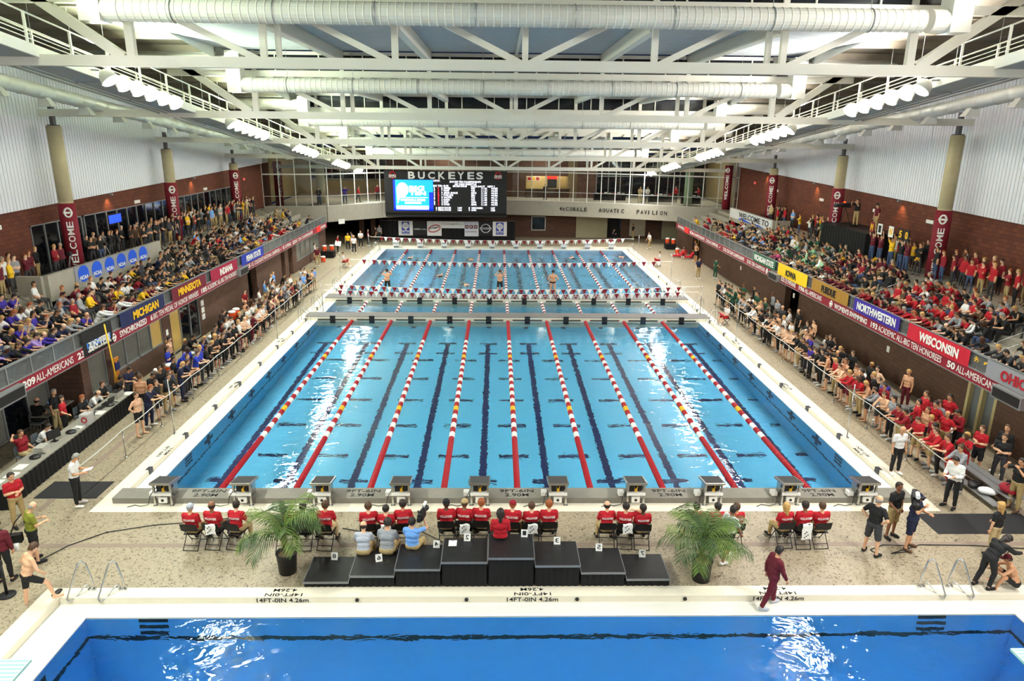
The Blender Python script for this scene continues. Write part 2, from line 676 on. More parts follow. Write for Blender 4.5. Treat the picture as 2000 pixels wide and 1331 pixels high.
LWX, RWX = -17.0, 19.3
wall_run('wall_left', LWX, -.4, [(4, 14.0, None, None), (27.8, 28.35, None, None), (28.35, 29.7, None, .9), (29.7, 30.2, None, None), (30.2, 35.1, None, 1.2), (35.1, 36.0, None, None),
         (39.7, 47.9, None, None), (49.7, 55.6, None, None), (56.6, 57.6, None, None), (58.8, 60.0, None, None), (60.0, 68.0, None, 1.0), (68.0, 70.6, None, None)], M['brown'])
wall_run('wall_right', RWX, .4, [(4, 25.2, None, None), (26.9, 43.8, None, None), (46.0, 67.0, None, None), (69.4, 76, None, None)], M['brown'])
rt = MB()
rt.box(LWX - 1.6, LWX - .4, 27.8, 28.1, DZ, 2.62)
rt.box(LWX - 1.6, LWX - .4, 13.8, 14.0, DZ, 2.62)
struct('wall_return', rt, M['brown'])
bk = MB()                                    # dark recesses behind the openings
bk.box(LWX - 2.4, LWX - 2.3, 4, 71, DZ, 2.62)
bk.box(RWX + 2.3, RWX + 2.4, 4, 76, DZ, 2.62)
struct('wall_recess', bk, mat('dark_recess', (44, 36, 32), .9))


def glazing(n, X, y0, y1, z0, z1, npan, glass, frame=M['alu'], along='y', d=.07, parts=True):
    """A framed window: structure object with a pane and frame members as parts."""
    b = MB()
    if along == 'y':
        b.box(X - d, X + d, y0, y0 + .07, z0, z1)
        b.box(X - d, X + d, y1 - .07, y1, z0, z1)
        b.box(X - d, X + d, y0, y1, z0, z0 + .07)
        b.box(X - d, X + d, y0, y1, z1 - .07, z1)
    o = tag(obj('window_%d' % n, b, frame), kind='structure')
    st_ = (y1 - y0) / npan
    for i in range(npan):
        p = MB()
        p.box(X - .012, X + .012, y0 + i * st_ + .035, y0 + (i + 1) * st_ - .035, z0 + .06, z1 - .06)
        obj('pane', p, glass[i % len(glass)] if isinstance(glass, list) else glass, o)
        if i:
            q = MB()
            q.box(X - d, X + d, y0 + i * st_ - .04, y0 + i * st_ + .04, z0, z1)
            obj('mullion', q, frame, o)
    return o


M['blind'] = mat('grey_blind_glass', (116, 116, 108), .25, nz=(3, .15))
M['lit'] = mat('lit_room_glass', (196, 164, 92), .3, nz=(2, .15), emit=.12)
glazing(1, LWX - 1.5, 14.0, 27.8, .3, 2.6, 10, [M['glassd'], M['blind'], M['blind'], M['glassd'], M['blind']])
glazing(2, LWX - .1, 28.35, 29.7, .9, 2.6, 1, M['blind'])
glazing(3, LWX - .1, 30.2, 35.1, 1.2, 2.6, 4, [M['blind'], M['blind'], M['blind'], M['lit']])
glazing(4, LWX - .1, 36.0, 39.7, .3, 2.6, 3, [M['lit'], M['glassd'], M['glassd']])
glazing(5, LWX - .1, 60.0, 68.0, 1.0, 2.6, 5, M['blind'])
dr = MB()
dr.box(RWX + .15, RWX + .25, 25.3, 26.8, DZ, 2.55)
d1 = tag(obj('door_1', dr, mat('grey_door', (112, 116, 120), .5)), kind='structure')
df = MB()
for y in (25.2, 26.02, 26.8):
    df.box(RWX - .02, RWX + .3, y - .05, y + .1, DZ, 2.6)
obj('door_frame', df, mat('cream_frame', (196, 178, 128), .5), d1)


# ---- upper side walls: brick below, ribbed white panel above
def panel_bottom(Y):
    return 7.85 + (Y - 33.2) * .021


def ribbed(name, X, s, m):
    b = MB()
    pitch = .25
    y = 4.0
    top = lambda yy: 21.5 - (yy - 4) * .128
    rows = []
    while y < 73.5:
        for dy, dx in ((0, .05), (.20, .05), (.205, 0), (.24, 0), (.245, .05)):
            yy = y + dy
            rows.append([(X - s * dx, yy, panel_bottom(yy)), (X - s * dx, yy, max(top(yy), panel_bottom(yy) + .5))])
        y += pitch
    b.sheet(rows)
    # lower lip
    b.box(min(X, X + s * .25), max(X, X + s * .25), 4, 4.02, 7.2, 7.3)
    return struct(name, b, m)


M['ribw'] = mat('white_ribbed_metal', (222, 222, 230), .5, .0, nz=(2, .03))
ribbed('wall_upper_left', BXL + .1, -1, M['ribw'])
ribbed('wall_upper_right', BXR - .1, 1, M['ribw'])


def brick_back(name, X, s, cuts):
    b = MB()
    for y0, y1, z0 in cuts:
        o = Vector((X, y0, z0))
        za, zb = panel_bottom(y0) + .3, panel_bottom(y1) + .3
        x0, x1 = (X - .3, X) if s < 0 else (X, X + .3)
        b.add([(x0, y0, z0), (x1, y0, z0), (x1, y1, z0), (x0, y1, z0), (x0, y0, za), (x1, y0, za), (x1, y1, zb), (x0, y1, zb)],
              [(3, 2, 1, 0), (4, 5, 6, 7), (0, 1, 5, 4), (1, 2, 6, 5), (2, 3, 7, 6), (3, 0, 4, 7)])
    return struct(name, b, M['brick'])


brick_back('wall_back_left', BXL, -1, [(4, 35.6, CONC), (35.6, 64.6, 7.05), (64.6, 74, CONC)])
brick_back('wall_back_right', BXR, 1, [(4, 74, CONC)])
glazing(6, BXL - .1, 35.7, 40.2, CONC, 7.05, 4, M['glassd'], M['alu'])
glazing(7, BXL - .1, 40.4, 64.5, CONC, 7.05, 20, M['glassd'], M['alu'])
bk = MB()
bk.box(BXL - 3, BXL - 2.9, 30, 66, 4, 8)
struct('wall_outer_left', bk, M['glassd'])

# ---- columns
M['colc'] = mat('column_concrete', (176, 164, 132), .85, nz=(3, .10))
for s, X in ((-1, -21.95), (1, 23.4)):
    side = 'left' if s < 0 else 'right'
    for i, Y in enumerate((25.0, 37.0, 49.0, 61.0, 73.0)):
        ztop = chord_z(Y) - .62
        wrap = panel_bottom(Y) + .12
        nth = ('nearest', 'second', 'third', 'fourth', 'farthest')[i]
        t = thing('column', 'concrete column with maroon wrap, %s along the %s wall' % (nth, side), 'column', (X, Y, CONC), 0, 'wrapped concrete columns')
        b = MB()
        b.lathe([(.34, 0), (.34, (ztop - CONC) * .5), (.325, (ztop - CONC) * .5 + .02), (.34, (ztop - CONC) * .5 + .04), (.34, ztop - CONC)], n=20)
        obj('shaft', b, M['colc'], t, True)
        b = MB()
        b.lathe([(.40, .02), (.40, wrap - CONC)], n=20)
        wr = obj('banner_wrap', b, M['maroon'], t, True)
        b = MB()
        # lettering reads upward on the face turned to the pool and camera
        for ch_i, ch in enumerate('WELCOME'):
            ang = radians(-58 if s < 0 else -122)
            for k in (0,):
                c = Vector((cos(ang), sin(ang), 0))
                tn = Vector((-sin(ang), cos(ang), 0))
                text(b, ch, c * .405 + Vector((0, 0, wrap - CONC - .85 - (7 - ch_i) * .36)) + tn * .15, (0, 0, 1), -tn, .31, .30, .015, .004)
        obj('lettering', b, M['wlet'], wr)
        b = MB()
        ang = radians(-58 if s < 0 else -122)
        c = Vector((cos(ang), sin(ang), 0))
        tn = Vector((-sin(ang), cos(ang), 0))
        ring = [c * .41 + tn * (.15 * cos(a)) + Vector((0, 0, wrap - CONC - .45 + .22 * sin(a))) for a in [2 * pi * q / 16 for q in range(16)]]
        b.tube(ring, .05, 5, closed=True)
        b.beam(c * .415 + tn * -.21 + Vector((0, 0, wrap - CONC - .45)), c * .415 + tn * .21 + Vector((0, 0, wrap - CONC - .45)), .02, .1)
        obj('emblem', b, M['wlet'], wr)
        b = MB()
        b.box(-.09, .09, -.12, .12, ztop - CONC, ztop - CONC + 1.1)
        b.box(-.2, .2, -.2, .2, ztop - CONC, ztop - CONC + .05)
        obj('post', b, mat('dark_post', (86, 82, 84), .6), t)
# ================================================================== roof
M['roofd'] = mat('grey_roof_deck', (176, 180, 184), .6, nz=(2, .03))
M['roofo'] = mat('brown_side_roof', (92, 84, 72), .8, nz=(2, .08))
M['truss'] = mat('white_steel', (206, 203, 192), .5, nz=(2, .03))
M['duct'] = mat('white_duct', (212, 210, 200), .45, nz=(2, .03))
M['gduct'] = mat('galvanised_duct', (196, 198, 196), .42, .25, nz=(6, .06))
PX = [.9 + 4.27 * k for k in range(-3, 4)]   # panel points
nth = ['seventh', 'nearest', 'second', 'third', 'fourth', 'fifth']


def bay_z(i):                                # underside of the roof deck in the bay past truss i
    return 15.43 - (TRY[i] - 25.0) / 12 * 1.31


for i, Y in enumerate(TRY):
    zc = chord_z(Y)
    zt = bay_z(i) + .1
    if Y > 60:
        zt = bay_z(i) + .35
    if i == 0:
        continue
    lab = {1: 'white roof truss just in front of the diving pool', 2: 'white roof truss nearest the top of the picture', 3: 'second white roof truss from the top', 4: 'third white roof truss from the top',
           5: 'fourth white roof truss from the top', 6: 'lowest white roof truss, in front of the scoreboard top'}[i]
    t = thing('roof_truss', lab, 'truss', (.9, Y, zc))
    b = MB()
    b.box(-22.5, 24.0, Y - .17, Y + .17, zc - .17, zc + .17)
    obj('bottom_chord', b, M['truss'], t, world=True)
    b = MB()
    b.box(-16.0, 17.6, Y - .15, Y + .15, zt, zt + .28)
    obj('top_chord', b, M['truss'], t, world=True)
    for k, x in enumerate(PX):
        b = MB()
        b.beam((x, Y, zc), (x, Y, zt + .1), .26 if k in (0, 6) else .2, .2, (0, 1, 0))
        obj('vertical', b, M['truss'], t, world=True)
    for x in (PX[1] + .42, PX[5] - .42):
        b = MB()
        b.beam((x, Y + .25, zc), (x, Y + .25, zt + .1), .17, .17, (0, 1, 0))
        obj('vertical', b, M['truss'], t, world=True)
    for k in range(3):
        for s in (-1, 1):
            b = MB()
            x = .9 + s * 4.27 * k
            b.beam((x + s * .18, Y, zc + .1), (x + s * 3.6, Y, zt + .9 * (zt < zc + 1.2)), .2, .2, (0, 1, 0))
            obj('diagonal', b, M['truss'], t, world=True)
    for s in (-1, 1):
        b = MB()
        x = .9 + s * 12.81
        b.beam((x + s * .25, Y, zc + .1), (x + s * 3.6, Y, zc + 2.4), .3, .3, (0, 1, 0))
        obj('diagonal', b, M['truss'], t, world=True)

# ---- roof decks, stepped bay by bay, ribs running across
for i in range(6):
    y0, y1 = TRY[i] + .2, TRY[i + 1] - .1
    z = bay_z(i)
    b = MB()
    rows = []
    y = y0
    while y < y1:
        for dy, dz in ((0, 0), (.10, .0), (.13, .06), (.23, .06)):
            rows.append([(-13.2, y + dy, z + dz), (15.0, y + dy, z + dz)])
        y += .26
    b.sheet(rows)
    b.box(-13.2, 15.0, y0, y1, z + .12, z + .2)
    struct('ceiling_%d' % (i + 1), b, M['roofd'])
    # deep girders along the bay under the deck
    for x in PX[1:-1]:
        g = MB()
        dp = .5 if abs(x - .9) > 1 else .14
        wd = .3 if dp > .2 else .12
        g.box(x - wd / 2, x + wd / 2, y0, y1, z - dp, z - .01)
        tag(obj('trim_%d' % (20 + i * 10 + int(x + 12)), g, M['truss']), kind='structure')
    # clerestory at the far side of the bay: sill, window strip, rib edge of the next deck
    if i < 5:
        zn = bay_z(i + 1)
        Y = TRY[i + 1] + .15
        c = MB()
        c.box(-13.2, 15, Y, Y + .12, z - .18, z - .02)
        c.box(-13.2, 15, Y, Y + .12, zn + .02, zn + .42)
        k = MB()
        for x in PX:
            c.box(x - .1, x + .1, Y - .06, Y + .1, zn, z)
        for x in [-13 + 2.13 * j for j in range(14)]:
            c.box(x - .03, x + .03, Y - .02, Y + .06, zn + .3, z - .1)
        ro = tag(obj('window_%d' % (20 + i), c, M['truss']), kind='structure')
        k.box(-13.2, 15, Y + .05, Y + .07, zn + .42, z - .18)
        obj('pane', k, M['glassd'], ro)
        rb = MB()
        x = -13.2
        while x < 15:
            rb.prism([(x, Y - .15, zn + .2), (x + .30, Y - .15, zn + .2), (x + .42, Y - .15, zn), (x - .12, Y - .15, zn)], (0, .28, 0))
            x += .95
        obj('deck_rib', rb, M['truss'], ro)
    # lower side roofs beyond the catwalks
    b = MB()
    za, zb = chord_z(y0) + 2.9, chord_z(y1) + 2.9
    for x0, x1 in ((-24.4, -13.2), (15.0, 25.6)):
        b.add([(x0, y0 - .3, za), (x1, y0 - .3, za), (x1, y1 + .1, zb), (x0, y1 + .1, zb)], [(0, 1, 2, 3)])
        for j in range(5):
            y = y0 + (y1 - y0) * (j + .5) / 5
            zz = za + (zb - za) * (j + .5) / 5
            b.box(x0, x1, y - .06, y + .06, zz - .3, zz)
    struct('ceiling_side_%d' % (i + 1), b, M['roofo'])
    # vertical fascia between main deck and the side roof
    f = MB()
    for x in (-13.2, 15.0):
        f.add([(x, y0 - .3, za - .6), (x, y1 + .1, zb - .6), (x, y1 + .1, z + .25), (x, y0 - .3, max(z, za) + .25)], [(0, 1, 2, 3)])
    struct('wall_fascia_%d' % (i + 1), f, M['white'])

# ---- round ducts hung across the hall, one in front of each truss
for i, Y in enumerate((24.0, 36.0, 48.0, 60.0, 71.5)):
    z = 15.20 - (Y - 24) * .1185
    if i == 4:
        z += .35
    r = .335 if i < 3 else .36
    lab = ['largest white spiral duct across the top of the picture', 'second white spiral duct from the top, before the second truss', 'third white spiral duct, under the second truss',
           'fourth white spiral duct behind the third truss', 'farthest white duct above the scoreboard'][i]
    t = thing('spiral_duct', lab, 'duct', (.93, Y, z))
    b = MB()
    xs, rs = [], []
    x = -11.6
    while x < 13.4:
        xs += [x, x + .20, x + .22, x + .235]
        rs += [r, r, r + .012, r + .012]
        x += .25
    b.tube([(q, Y, z) for q in xs], rs, 20)
    obj('pipe', b, M['duct'], t, world=True)
    for s, x in ((-1, -11.6), (1, 13.6)):
        b = MB()
        b.tube([(x, Y, z), (x + s * .55, Y, z)], r + .02, 20)
        b.box(min(x + s * .5, x + s * 1.15), max(x + s * .5, x + s * 1.15), Y - r - .02, Y + r + .02, z - r - .02, z + 1.5)
        b.tube([(x + s * 1.0, Y, z + 1.0), (x + s * 5.5, Y, z + 1.0)], r, 16)
        obj('riser', b, M['duct'], t, world=True)
    for k in range(8):
        x = -10 + k * 3.1
        b = MB()
        b.tube([(x + .03 * cos(a) * 0, Y + (r + .012) * cos(a), z + (r + .012) * sin(a)) for a in [2 * pi * q / 20 for q in range(20)]], .018, 4, closed=True)
        b.tube([(x, Y, z + r), (x, Y, bay_z(min(i + 1, 5)) + .05 if i < 4 else 10.02)], .012, 4)
        obj('hanger', b, M['alu'], t, world=True)

# ---- side ducts along the walls with nozzles
for s, X in ((-1, -19.5), (1, 21.0)):
    side = 'left' if s < 0 else 'right'
    t = thing('wall_duct', 'round galvanised duct running along the %s white wall panels' % side, 'duct', (X, 40, 12.6))
    dzf = lambda Y: 13.43 - (Y - 30) * .095
    b = MB()
    ys, rs = [], []
    y = 10.0
    while y < 70:
        ys += [y, y + .9, y + .93, y + .97]
        rs += [.30, .30, .315, .315]
        y += 1.0
    b.tube([(X, q, dzf(q)) for q in ys], rs, 16)
    obj('pipe', b, M['gduct'], t, True, world=True)
    y = 20.5
    while y < 70:
        b = MB()
        z = dzf(y) - .22
        c = [(X - s * .0 + dx, y + dy, z) for dx, dy in ((-.16, -.14), (.16, -.14), (.16, .14), (-.16, .14))]
        o_ = [(X - s * .12 + dx, y + dy, z - .38) for dx, dy in ((-.30, -.22), (.30, -.22), (.30, .22), (-.30, .22))]
        b.add(c + o_, [(3, 2, 1, 0), (4, 5, 6, 7), (0, 1, 5, 4), (1, 2, 6, 5), (2, 3, 7, 6), (3, 0, 4, 7)])
        obj('nozzle', b, M['gduct'], t, world=True)
        y += 3.0

# ---- catwalks with rails, lamp rows and the soffit strip beside them
M['lamp'] = mat('lamp_lens', (255, 252, 244), .3, emit=75.0, nz=(1, .01))
for s, X in ((-1, -14.85), (1, 16.55)):
    side = 'left' if s < 0 else 'right'
    t = thing('catwalk', 'white railed catwalk along the %s side of the roof' % side, 'catwalk', (X, 36, cat_z(36)))
    xo = X + s * 1.3
    ya, yb = -3.0, 79.0
    b = MB()
    for x in (X, xo):
        b.beam((x, ya, cat_z(ya)), (x, yb, cat_z(yb)), .08, .34)
    b.add([(X, ya, cat_z(ya) + .02), (xo, ya, cat_z(ya) + .02), (xo, yb, cat_z(yb) + .02), (X, yb, cat_z(yb) + .02)], [(0, 1, 2, 3)])
    obj('walkway', b, M['white'], t, world=True)
    for x in (X, xo):
        for h in (.18, .32, .46, .62, 1.08):
            b = MB()
            b.tube([(x, ya, cat_z(ya) + h), (x, yb, cat_z(yb) + h)], .03 if h > 1 else .018, 6)
            obj('rail', b, M['white'], t, True, world=True)
    y = 10.0
    while y < 78:
        for x in (X, xo):
            b = MB()
            b.beam((x, y, cat_z(y)), (x, y, cat_z(y) + 1.1), .07, .07, (0, 1, 0))
            obj('rail_post', b, M['white'], t, world=True)
        b = MB()
        b.tube([(xo, y, cat_z(y)), (xo, y, cat_z(y) + 3.0)], .012, 4)
        obj('hanger_rod', b, M['alu'], t, world=True)
        y += 2.4
    # soffit strip
    so = MB()
    x1, x2 = X + s * .05, X + s * 1.25
    so.add([(x1, ya, cat_z(ya) - .16), (x2, ya, cat_z(ya) - .16), (x2, yb, cat_z(yb) - .16), (x1, yb, cat_z(yb) - .16)], [(0, 1, 2, 3)])
    y = ya
    while y < yb:
        so.box(min(x1, x2), max(x1, x2), y, y + .06, cat_z(y) - .2, cat_z(y) - .15)
        y += 4
    struct('ceiling_soffit_%s' % side, so, mat('soffit_panel', (150, 154, 154), .6, nz=(2, .04)))
    for xx in (x2 + s * .15, x2 + s * .5):
        cd = MB()
        cd.tube([(xx, ya, cat_z(ya) - .18), (xx, yb, cat_z(yb) - .18)], .04, 6)
        tag(obj('conduit', cd, M['alu'], None, True), 'thin metal conduit under the %s soffit, %s' % (side, 'catwalk side' if abs(xx - x2) < .2 else 'wall side'), 'pipe')
    # lamp rows: in each bay a line of drum floodlights on the pool side
    for bi, Yc in enumerate((-5.5, 6.5, 18.5, 30.5, 42.5, 54.5, 66.5, 76.0)):
        if Yc < 10:
            continue
        for k in range(6 if Yc < 70 else 3):
            y = Yc - 2.7 + k * 1.08
            z = cat_z(y) - .12
            pos = ('second', 'nearest', 'third', 'fourth', 'fifth')
            lt = thing('floodlight', 'drum floodlight, %s of six in the %s lit row along the %s catwalk' % (('first', 'second', 'third', 'fourth', 'fifth', 'last')[k], ('nearest', 'second', 'third', 'fourth', 'fifth', 'farthest')[bi - 2], side), 'floodlight', (X - s * .45, y, z), 0, 'floodlights on the %s catwalk' % side)
            dvec = Vector((-s * .6, 0, -.8))
            b = MB()
            b.tube([(0, 0, .12), Vector((0, 0, .12)) + dvec * .12, Vector((0, 0, .12)) + dvec * .40], [.14, .26, .34], 12)
            obj('housing', b, mat('lamp_housing', (206, 204, 196), .5, nz=(5, .04)), lt, True)
            b = MB()
            c = Vector((0, 0, .12))
            b.tube([c + dvec * .405, c + dvec * .47, c + dvec * .53], [.325, .26, .12], 12)
            obj('lens', b, M['lamp'], lt, True)
            b = MB()
            b.beam((s * .12, 0, .14), (s * .47, 0, .16), .06, .06)
            obj('bracket', b, M['alu'], lt)

# ---- end walls that close the room behind the camera
e_ = MB()
e_.box(-24.4, 25.6, -6.3, -6, -.3, 20)
struct('wall_rear', e_, M['ribw'])
e_ = MB()
e_.box(-24.5, -24.4, -6, 4, -.3, 20)
e_.box(25.6, 25.7, -6, 4, -.3, 20)
struct('wall_sides_near', e_, M['ribw'])
e_ = MB()
e_.box(-24.4, 25.6, -6, 1.2, 18.6, 18.7)
struct('ceiling_near', e_, M['roofd'])
# ================================================================== far end
MZ = [(-23.1, 71.6), (-17.2, 72.6), (-14.9, 74.6), (-12.3, 77.0), (-6, 79.9), (1.1, 80.9), (7.3, 79.9), (13, 78.1), (18.4, 75.9), (22.6, 73.8), (24.6, 73.2)]


def along(poly, step):
    """Points every step metres along a plan polyline."""
    out, rest = [], 0.0
    for (xa, ya), (xb, yb) in zip(poly, poly[1:]):
        L = sqrt((xb - xa) ** 2 + (yb - ya) ** 2)
        d = rest
        while d < L:
            out.append((xa + (xb - xa) * d / L, ya + (yb - ya) * d / L))
            d += step
        rest = d - L
    out.append(poly[-1])
    return out


mz = MB()
for (xa, ya), (xb, yb) in zip(MZ, MZ[1:]):
    d = Vector((xb - xa, yb - ya, 0)).normalized()
    n = Vector((d.y, -d.x, 0))
    mz.beam((xa, ya, 3.7), (xb, yb, 3.7), .3, 1.6)
mz.prism([(x, y, 4.30) for x, y in MZ] + [(25, 92, 4.30), (-24, 92, 4.30)], (0, 0, .15))
mz.prism([(x, y, 2.95) for x, y in MZ] + [(25, 92, 2.95), (-24, 92, 2.95)], (0, 0, .12))
struct('floor_mezzanine', mz, M['conc'])
pts = along(MZ, 1.55)
gw = MB()
for x, y in pts:
    gw.box(x - .035, x + .035, y - .07, y + .07, 4.45, 9.3)
for (xa, ya), (xb, yb) in zip(MZ, MZ[1:]):
    for z, h in ((4.48, .08), (7.62, .12), (9.2, .1)):
        gw.beam((xa, ya, z), (xb, yb, z), .1, h)
    gw.beam((xa, ya - .2, 5.5), (xb, yb - .2, 5.5), .03, .03)
wo = tag(obj('window_30', gw, M['white']), kind='structure')
pm = bpy.data.materials.new('clear_glass')
pm.use_nodes = True
_n = pm.node_tree
_n.nodes.remove(_n.nodes['Principled BSDF'])
_t = _n.nodes.new('ShaderNodeBsdfTransparent')
_t.inputs[0].default_value = (.86, .89, .88, 1)
_g = _n.nodes.new('ShaderNodeBsdfGlossy')
_g.inputs['Roughness'].default_value = .03
_fr = _n.nodes.new('ShaderNodeFresnel')
_fr.inputs[0].default_value = 1.45
_m = _n.nodes.new('ShaderNodeMixShader')
_n.links.new(_fr.outputs[0], _m.inputs[0])
_n.links.new(_t.outputs[0], _m.inputs[1])
_n.links.new(_g.outputs[0], _m.inputs[2])
_n.links.new(_m.outputs[0], _n.nodes['Material Output'].inputs['Surface'])
M['glass'] = pm
for (xa, ya), (xb, yb) in zip(pts, pts[1:]):
    p = MB()
    p.beam((xa, ya, 6.06), (xb, yb, 6.06), .012, 3.0)
    p.beam((xa, ya, 8.4), (xb, yb, 8.4), .012, 1.5)
    obj('pane', p, M['glass'], wo)
# lobby behind the glass
lb = MB()
lb.box(-24, -13, 88, 88.2, 4.45, 10)
lb.box(8.4, 9.6, 86, 88.2, 4.45, 10)
lb.box(-24.2, -24, 74, 88, 4.45, 10)
lb.box(25, 25.2, 73, 88, 4.45, 10)
struct('wall_lobby', lb, mat('lobby_wall', (150, 132, 96), .8))
lb = MB()
lb.box(-13, 3.4, 86, 86.2, 4.45, 10)
lb.box(3.4, 8.4, 86, 86.2, 4.45, 5.35)
lb.box(3.4, 8.4, 86, 86.2, 6.9, 10)
lb.box(9.4, 11.6, 85, 85.2, 4.45, 10)
struct('wall_concession', lb, M['brown'])
lb = MB()
lb.box(-24.2, 25.2, 72, 92, 10.0, 10.2)
struct('ceiling_lobby', lb, mat('lobby_ceiling', (196, 190, 176), .8))
lb = MB()
lb.box(3.2, 8.6, 88, 88.1, 5.2, 7.1)
struct('wall_kitchen', lb, mat('kitchen_wall', (232, 208, 150), .7))
cn = thing('concession_counter', 'dark counter of the snack stand behind the mezzanine glass', 'counter', (5.9, 85.2, 4.45))
b = MB()
b.box(-2.6, 2.6, -.15, .25, .0, .95)
obj('front', b, M['brown'], cn)
b = MB()
b.box(-2.7, 2.7, -.45, .25, .95, 1.02)
obj('top', b, M['black'], cn)
vm = thing('drink_machine', 'red and black drink machine lit in the snack stand', 'machine', (6.6, 87.2, 5.45))
b = MB()
b.box(-.55, .55, -.3, .3, 0, 1.05)
obj('cabinet', b, M['black'], vm)
b = MB()
b.box(-.6, .6, -.34, .3, 1.05, 1.4)
obj('header', b, mat('lit_red', (220, 40, 30), .5, emit=.5), vm)
mb_ = thing('menu_board', 'white menu board on the snack stand wall', 'sign', (4.4, 87.95, 6.2))
b = MB()
b.box(-.8, .8, -.04, 0, 0, .55)
obj('board', b, M['wht'], mb_)
for k in range(3):
    b = MB()
    b.box(-.7 + k * .5, -.3 + k * .5, -.06, -.04, .1, .45)
    obj('poster', b, [M['red'], M['yel'], M['red']][k], mb_)
# lobby windows (night) right and left
glazing(31, 88.0, -23.5, -13.5, 6.2, 9.2, 5, M['glassd']) if False else None
for n_, (x0, x1, z0, z1, np_) in enumerate(((-22.5, -13.4, 6.2, 9.4, 7), (11.8, 24.6, 4.5, 9.4, 9))):
    f = MB()
    y = 87.9 if n_ == 0 else 86.0
    for q in range(np_ + 1):
        x = x0 + (x1 - x0) * q / np_
        f.box(x - .05, x + .05, y - .08, y, z0, z1)
    f.box(x0, x1, y - .08, y, z0, z0 + .1)
    f.box(x0, x1, y - .08, y, z1 - .1, z1)
    f.box(x0, x1, y - .08, y, 6.9, 7.0)
    wn = tag(obj('window_%d' % (32 + n_), f, M['alu']), kind='structure')
    p = MB()
    p.box(x0, x1, y - .03, y - .02, z0, z1)
    obj('pane', p, M['glassd'], wn)
for k, (x, y) in enumerate(((-18.6, 76.5), (20.9, 78.5))):
    t = thing('pillar', '%s lobby pillar behind the mezzanine glass' % ('pale concrete' if k == 0 else 'mint painted'), 'pillar', (x, y, 4.45))
    b = MB()
    b.lathe([(.45, 0), (.45, 5.5)], n=16)
    obj('shaft', b, M['colc'] if k == 0 else mat('mint_paint', (186, 214, 180), .7), t, True)
for k, (x, y, wd) in enumerate(((12.9, 82.6, 3.6), (18.4, 81.0, 2.6), (21.4, 79.2, 2.0))):
    lab = ('widest black draped table', 'middle black draped table', 'smallest black draped table')[k]
    t = thing('draped_table', lab + ' in the lobby behind the glass', 'table', (x, y, 4.45))
    b = MB()
    b.box(-wd / 2, wd / 2, -.4, .4, 0, .74)
    obj('drape', b, M['drape'], t)
    b = MB()
    b.box(-wd / 2 - .02, wd / 2 + .02, -.42, .42, .74, .77)
    obj('tabletop', b, M['black'], t)
    for q in range(int(wd / .5)):
        tag(obj('leaflet_pile', MB().box(x - wd / 2 + .2 + q * .5, x - wd / 2 + .5 + q * .5, y - .3, y + .1, 5.22, 5.26 + .04 * (q % 3)), [M['wht'], M['red'], M['wht']][q % 3]),
            'small pile of %s, %s from the left on the %s' % (('white leaflets', 'red programmes', 'white leaflets')[q % 3], ('first', 'second', 'third', 'fourth', 'fifth', 'sixth', 'seventh', 'eighth')[q], lab), 'papers', 'papers on the lobby tables')
# big letters on the concrete band: MCCORKLE AQUATIC PAVILION
nm = thing('building_lettering', 'dark metal letters reading the pavilion name on the concrete band', 'sign', (12.3, 78.2, 3.8))
b = MB()
pa, pb = Vector((6.6, 79.93, 0)), Vector((18.1, 75.85, 0))
segs = [Vector((7.3, 79.75, 0)), Vector((13, 77.95, 0)), Vector((18.4, 75.75, 0))]


def onband(x):
    for q in range(len(segs) - 1):
        a_, c_ = segs[q], segs[q + 1]
        if x <= c_.x or q == len(segs) - 2:
            tt = (x - a_.x) / (c_.x - a_.x)
            return a_ + (c_ - a_) * tt, (c_ - a_).normalized()


s_ = 'McCORKLE   AQUATIC   PAVILION'
adv = (18.2 - 6.9) / len(s_)
for q, ch in enumerate(s_):
    if ch != ' ':
        p, d = onband(6.9 + q * adv)
        n = Vector((d.y, -d.x, 0))
        wd = .11 if ch == 'I' else .30
        text(b, ch, p + n * .02 + Vector((0, 0, 3.5)), d, (0, 0, 1), wd, .42 if ch != 'c' else .32, .015, .03)
obj('letters', b, M['black'], nm, world=True)

# ---- wall below the mezzanine
fw = MB()
FY = 82.0
fw.box(2.3, 9.1, FY, FY + .3, DZ, 2.95)
fw.box(-12.6, 2.3, FY, FY + .3, DZ, 2.95)
fw.box(14.2, 18.9, FY - .6, FY - .3, DZ, 2.95)
struct('wall_far', fw, M['brown'])
f2 = MB()
f2.box(9.1, 12.7, FY - .2, FY + .1, DZ, 2.95)
f2.box(18.9, 25, FY - 1, FY - .7, DZ, 2.95)
struct('wall_far_concrete', f2, mat('beige_concrete', (170, 162, 134), .85, nz=(2, .06)))
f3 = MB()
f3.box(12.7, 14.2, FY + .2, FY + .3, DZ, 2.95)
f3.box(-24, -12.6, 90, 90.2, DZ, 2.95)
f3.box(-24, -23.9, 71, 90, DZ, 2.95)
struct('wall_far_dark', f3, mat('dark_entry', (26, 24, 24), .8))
w3 = MB()
w3.box(3.95, 4.02, FY - .06, FY, 1.0, 2.6)
w3.box(5.5, 5.57, FY - .06, FY, 1.0, 2.6)
w3.box(3.95, 5.57, FY - .06, FY, 1.0, 1.07)
w3.box(3.95, 5.57, FY - .06, FY, 2.53, 2.6)
o = tag(obj('window_40', w3, M['wht']), kind='structure')
obj('pane', MB().box(4.02, 5.5, FY - .03, FY - .01, 1.07, 2.53), M['glassd'], o)
d2 = tag(obj('door_2', MB().box(15.2, 17.0, FY - .68, FY - .6, .5, 2.5), mat('pale_board', (196, 186, 164), .6)), kind='structure')
obj('door_handle', MB().box(16.8, 16.86, FY - .74, FY - .68, 1.3, 1.45), M['steel'], d2)
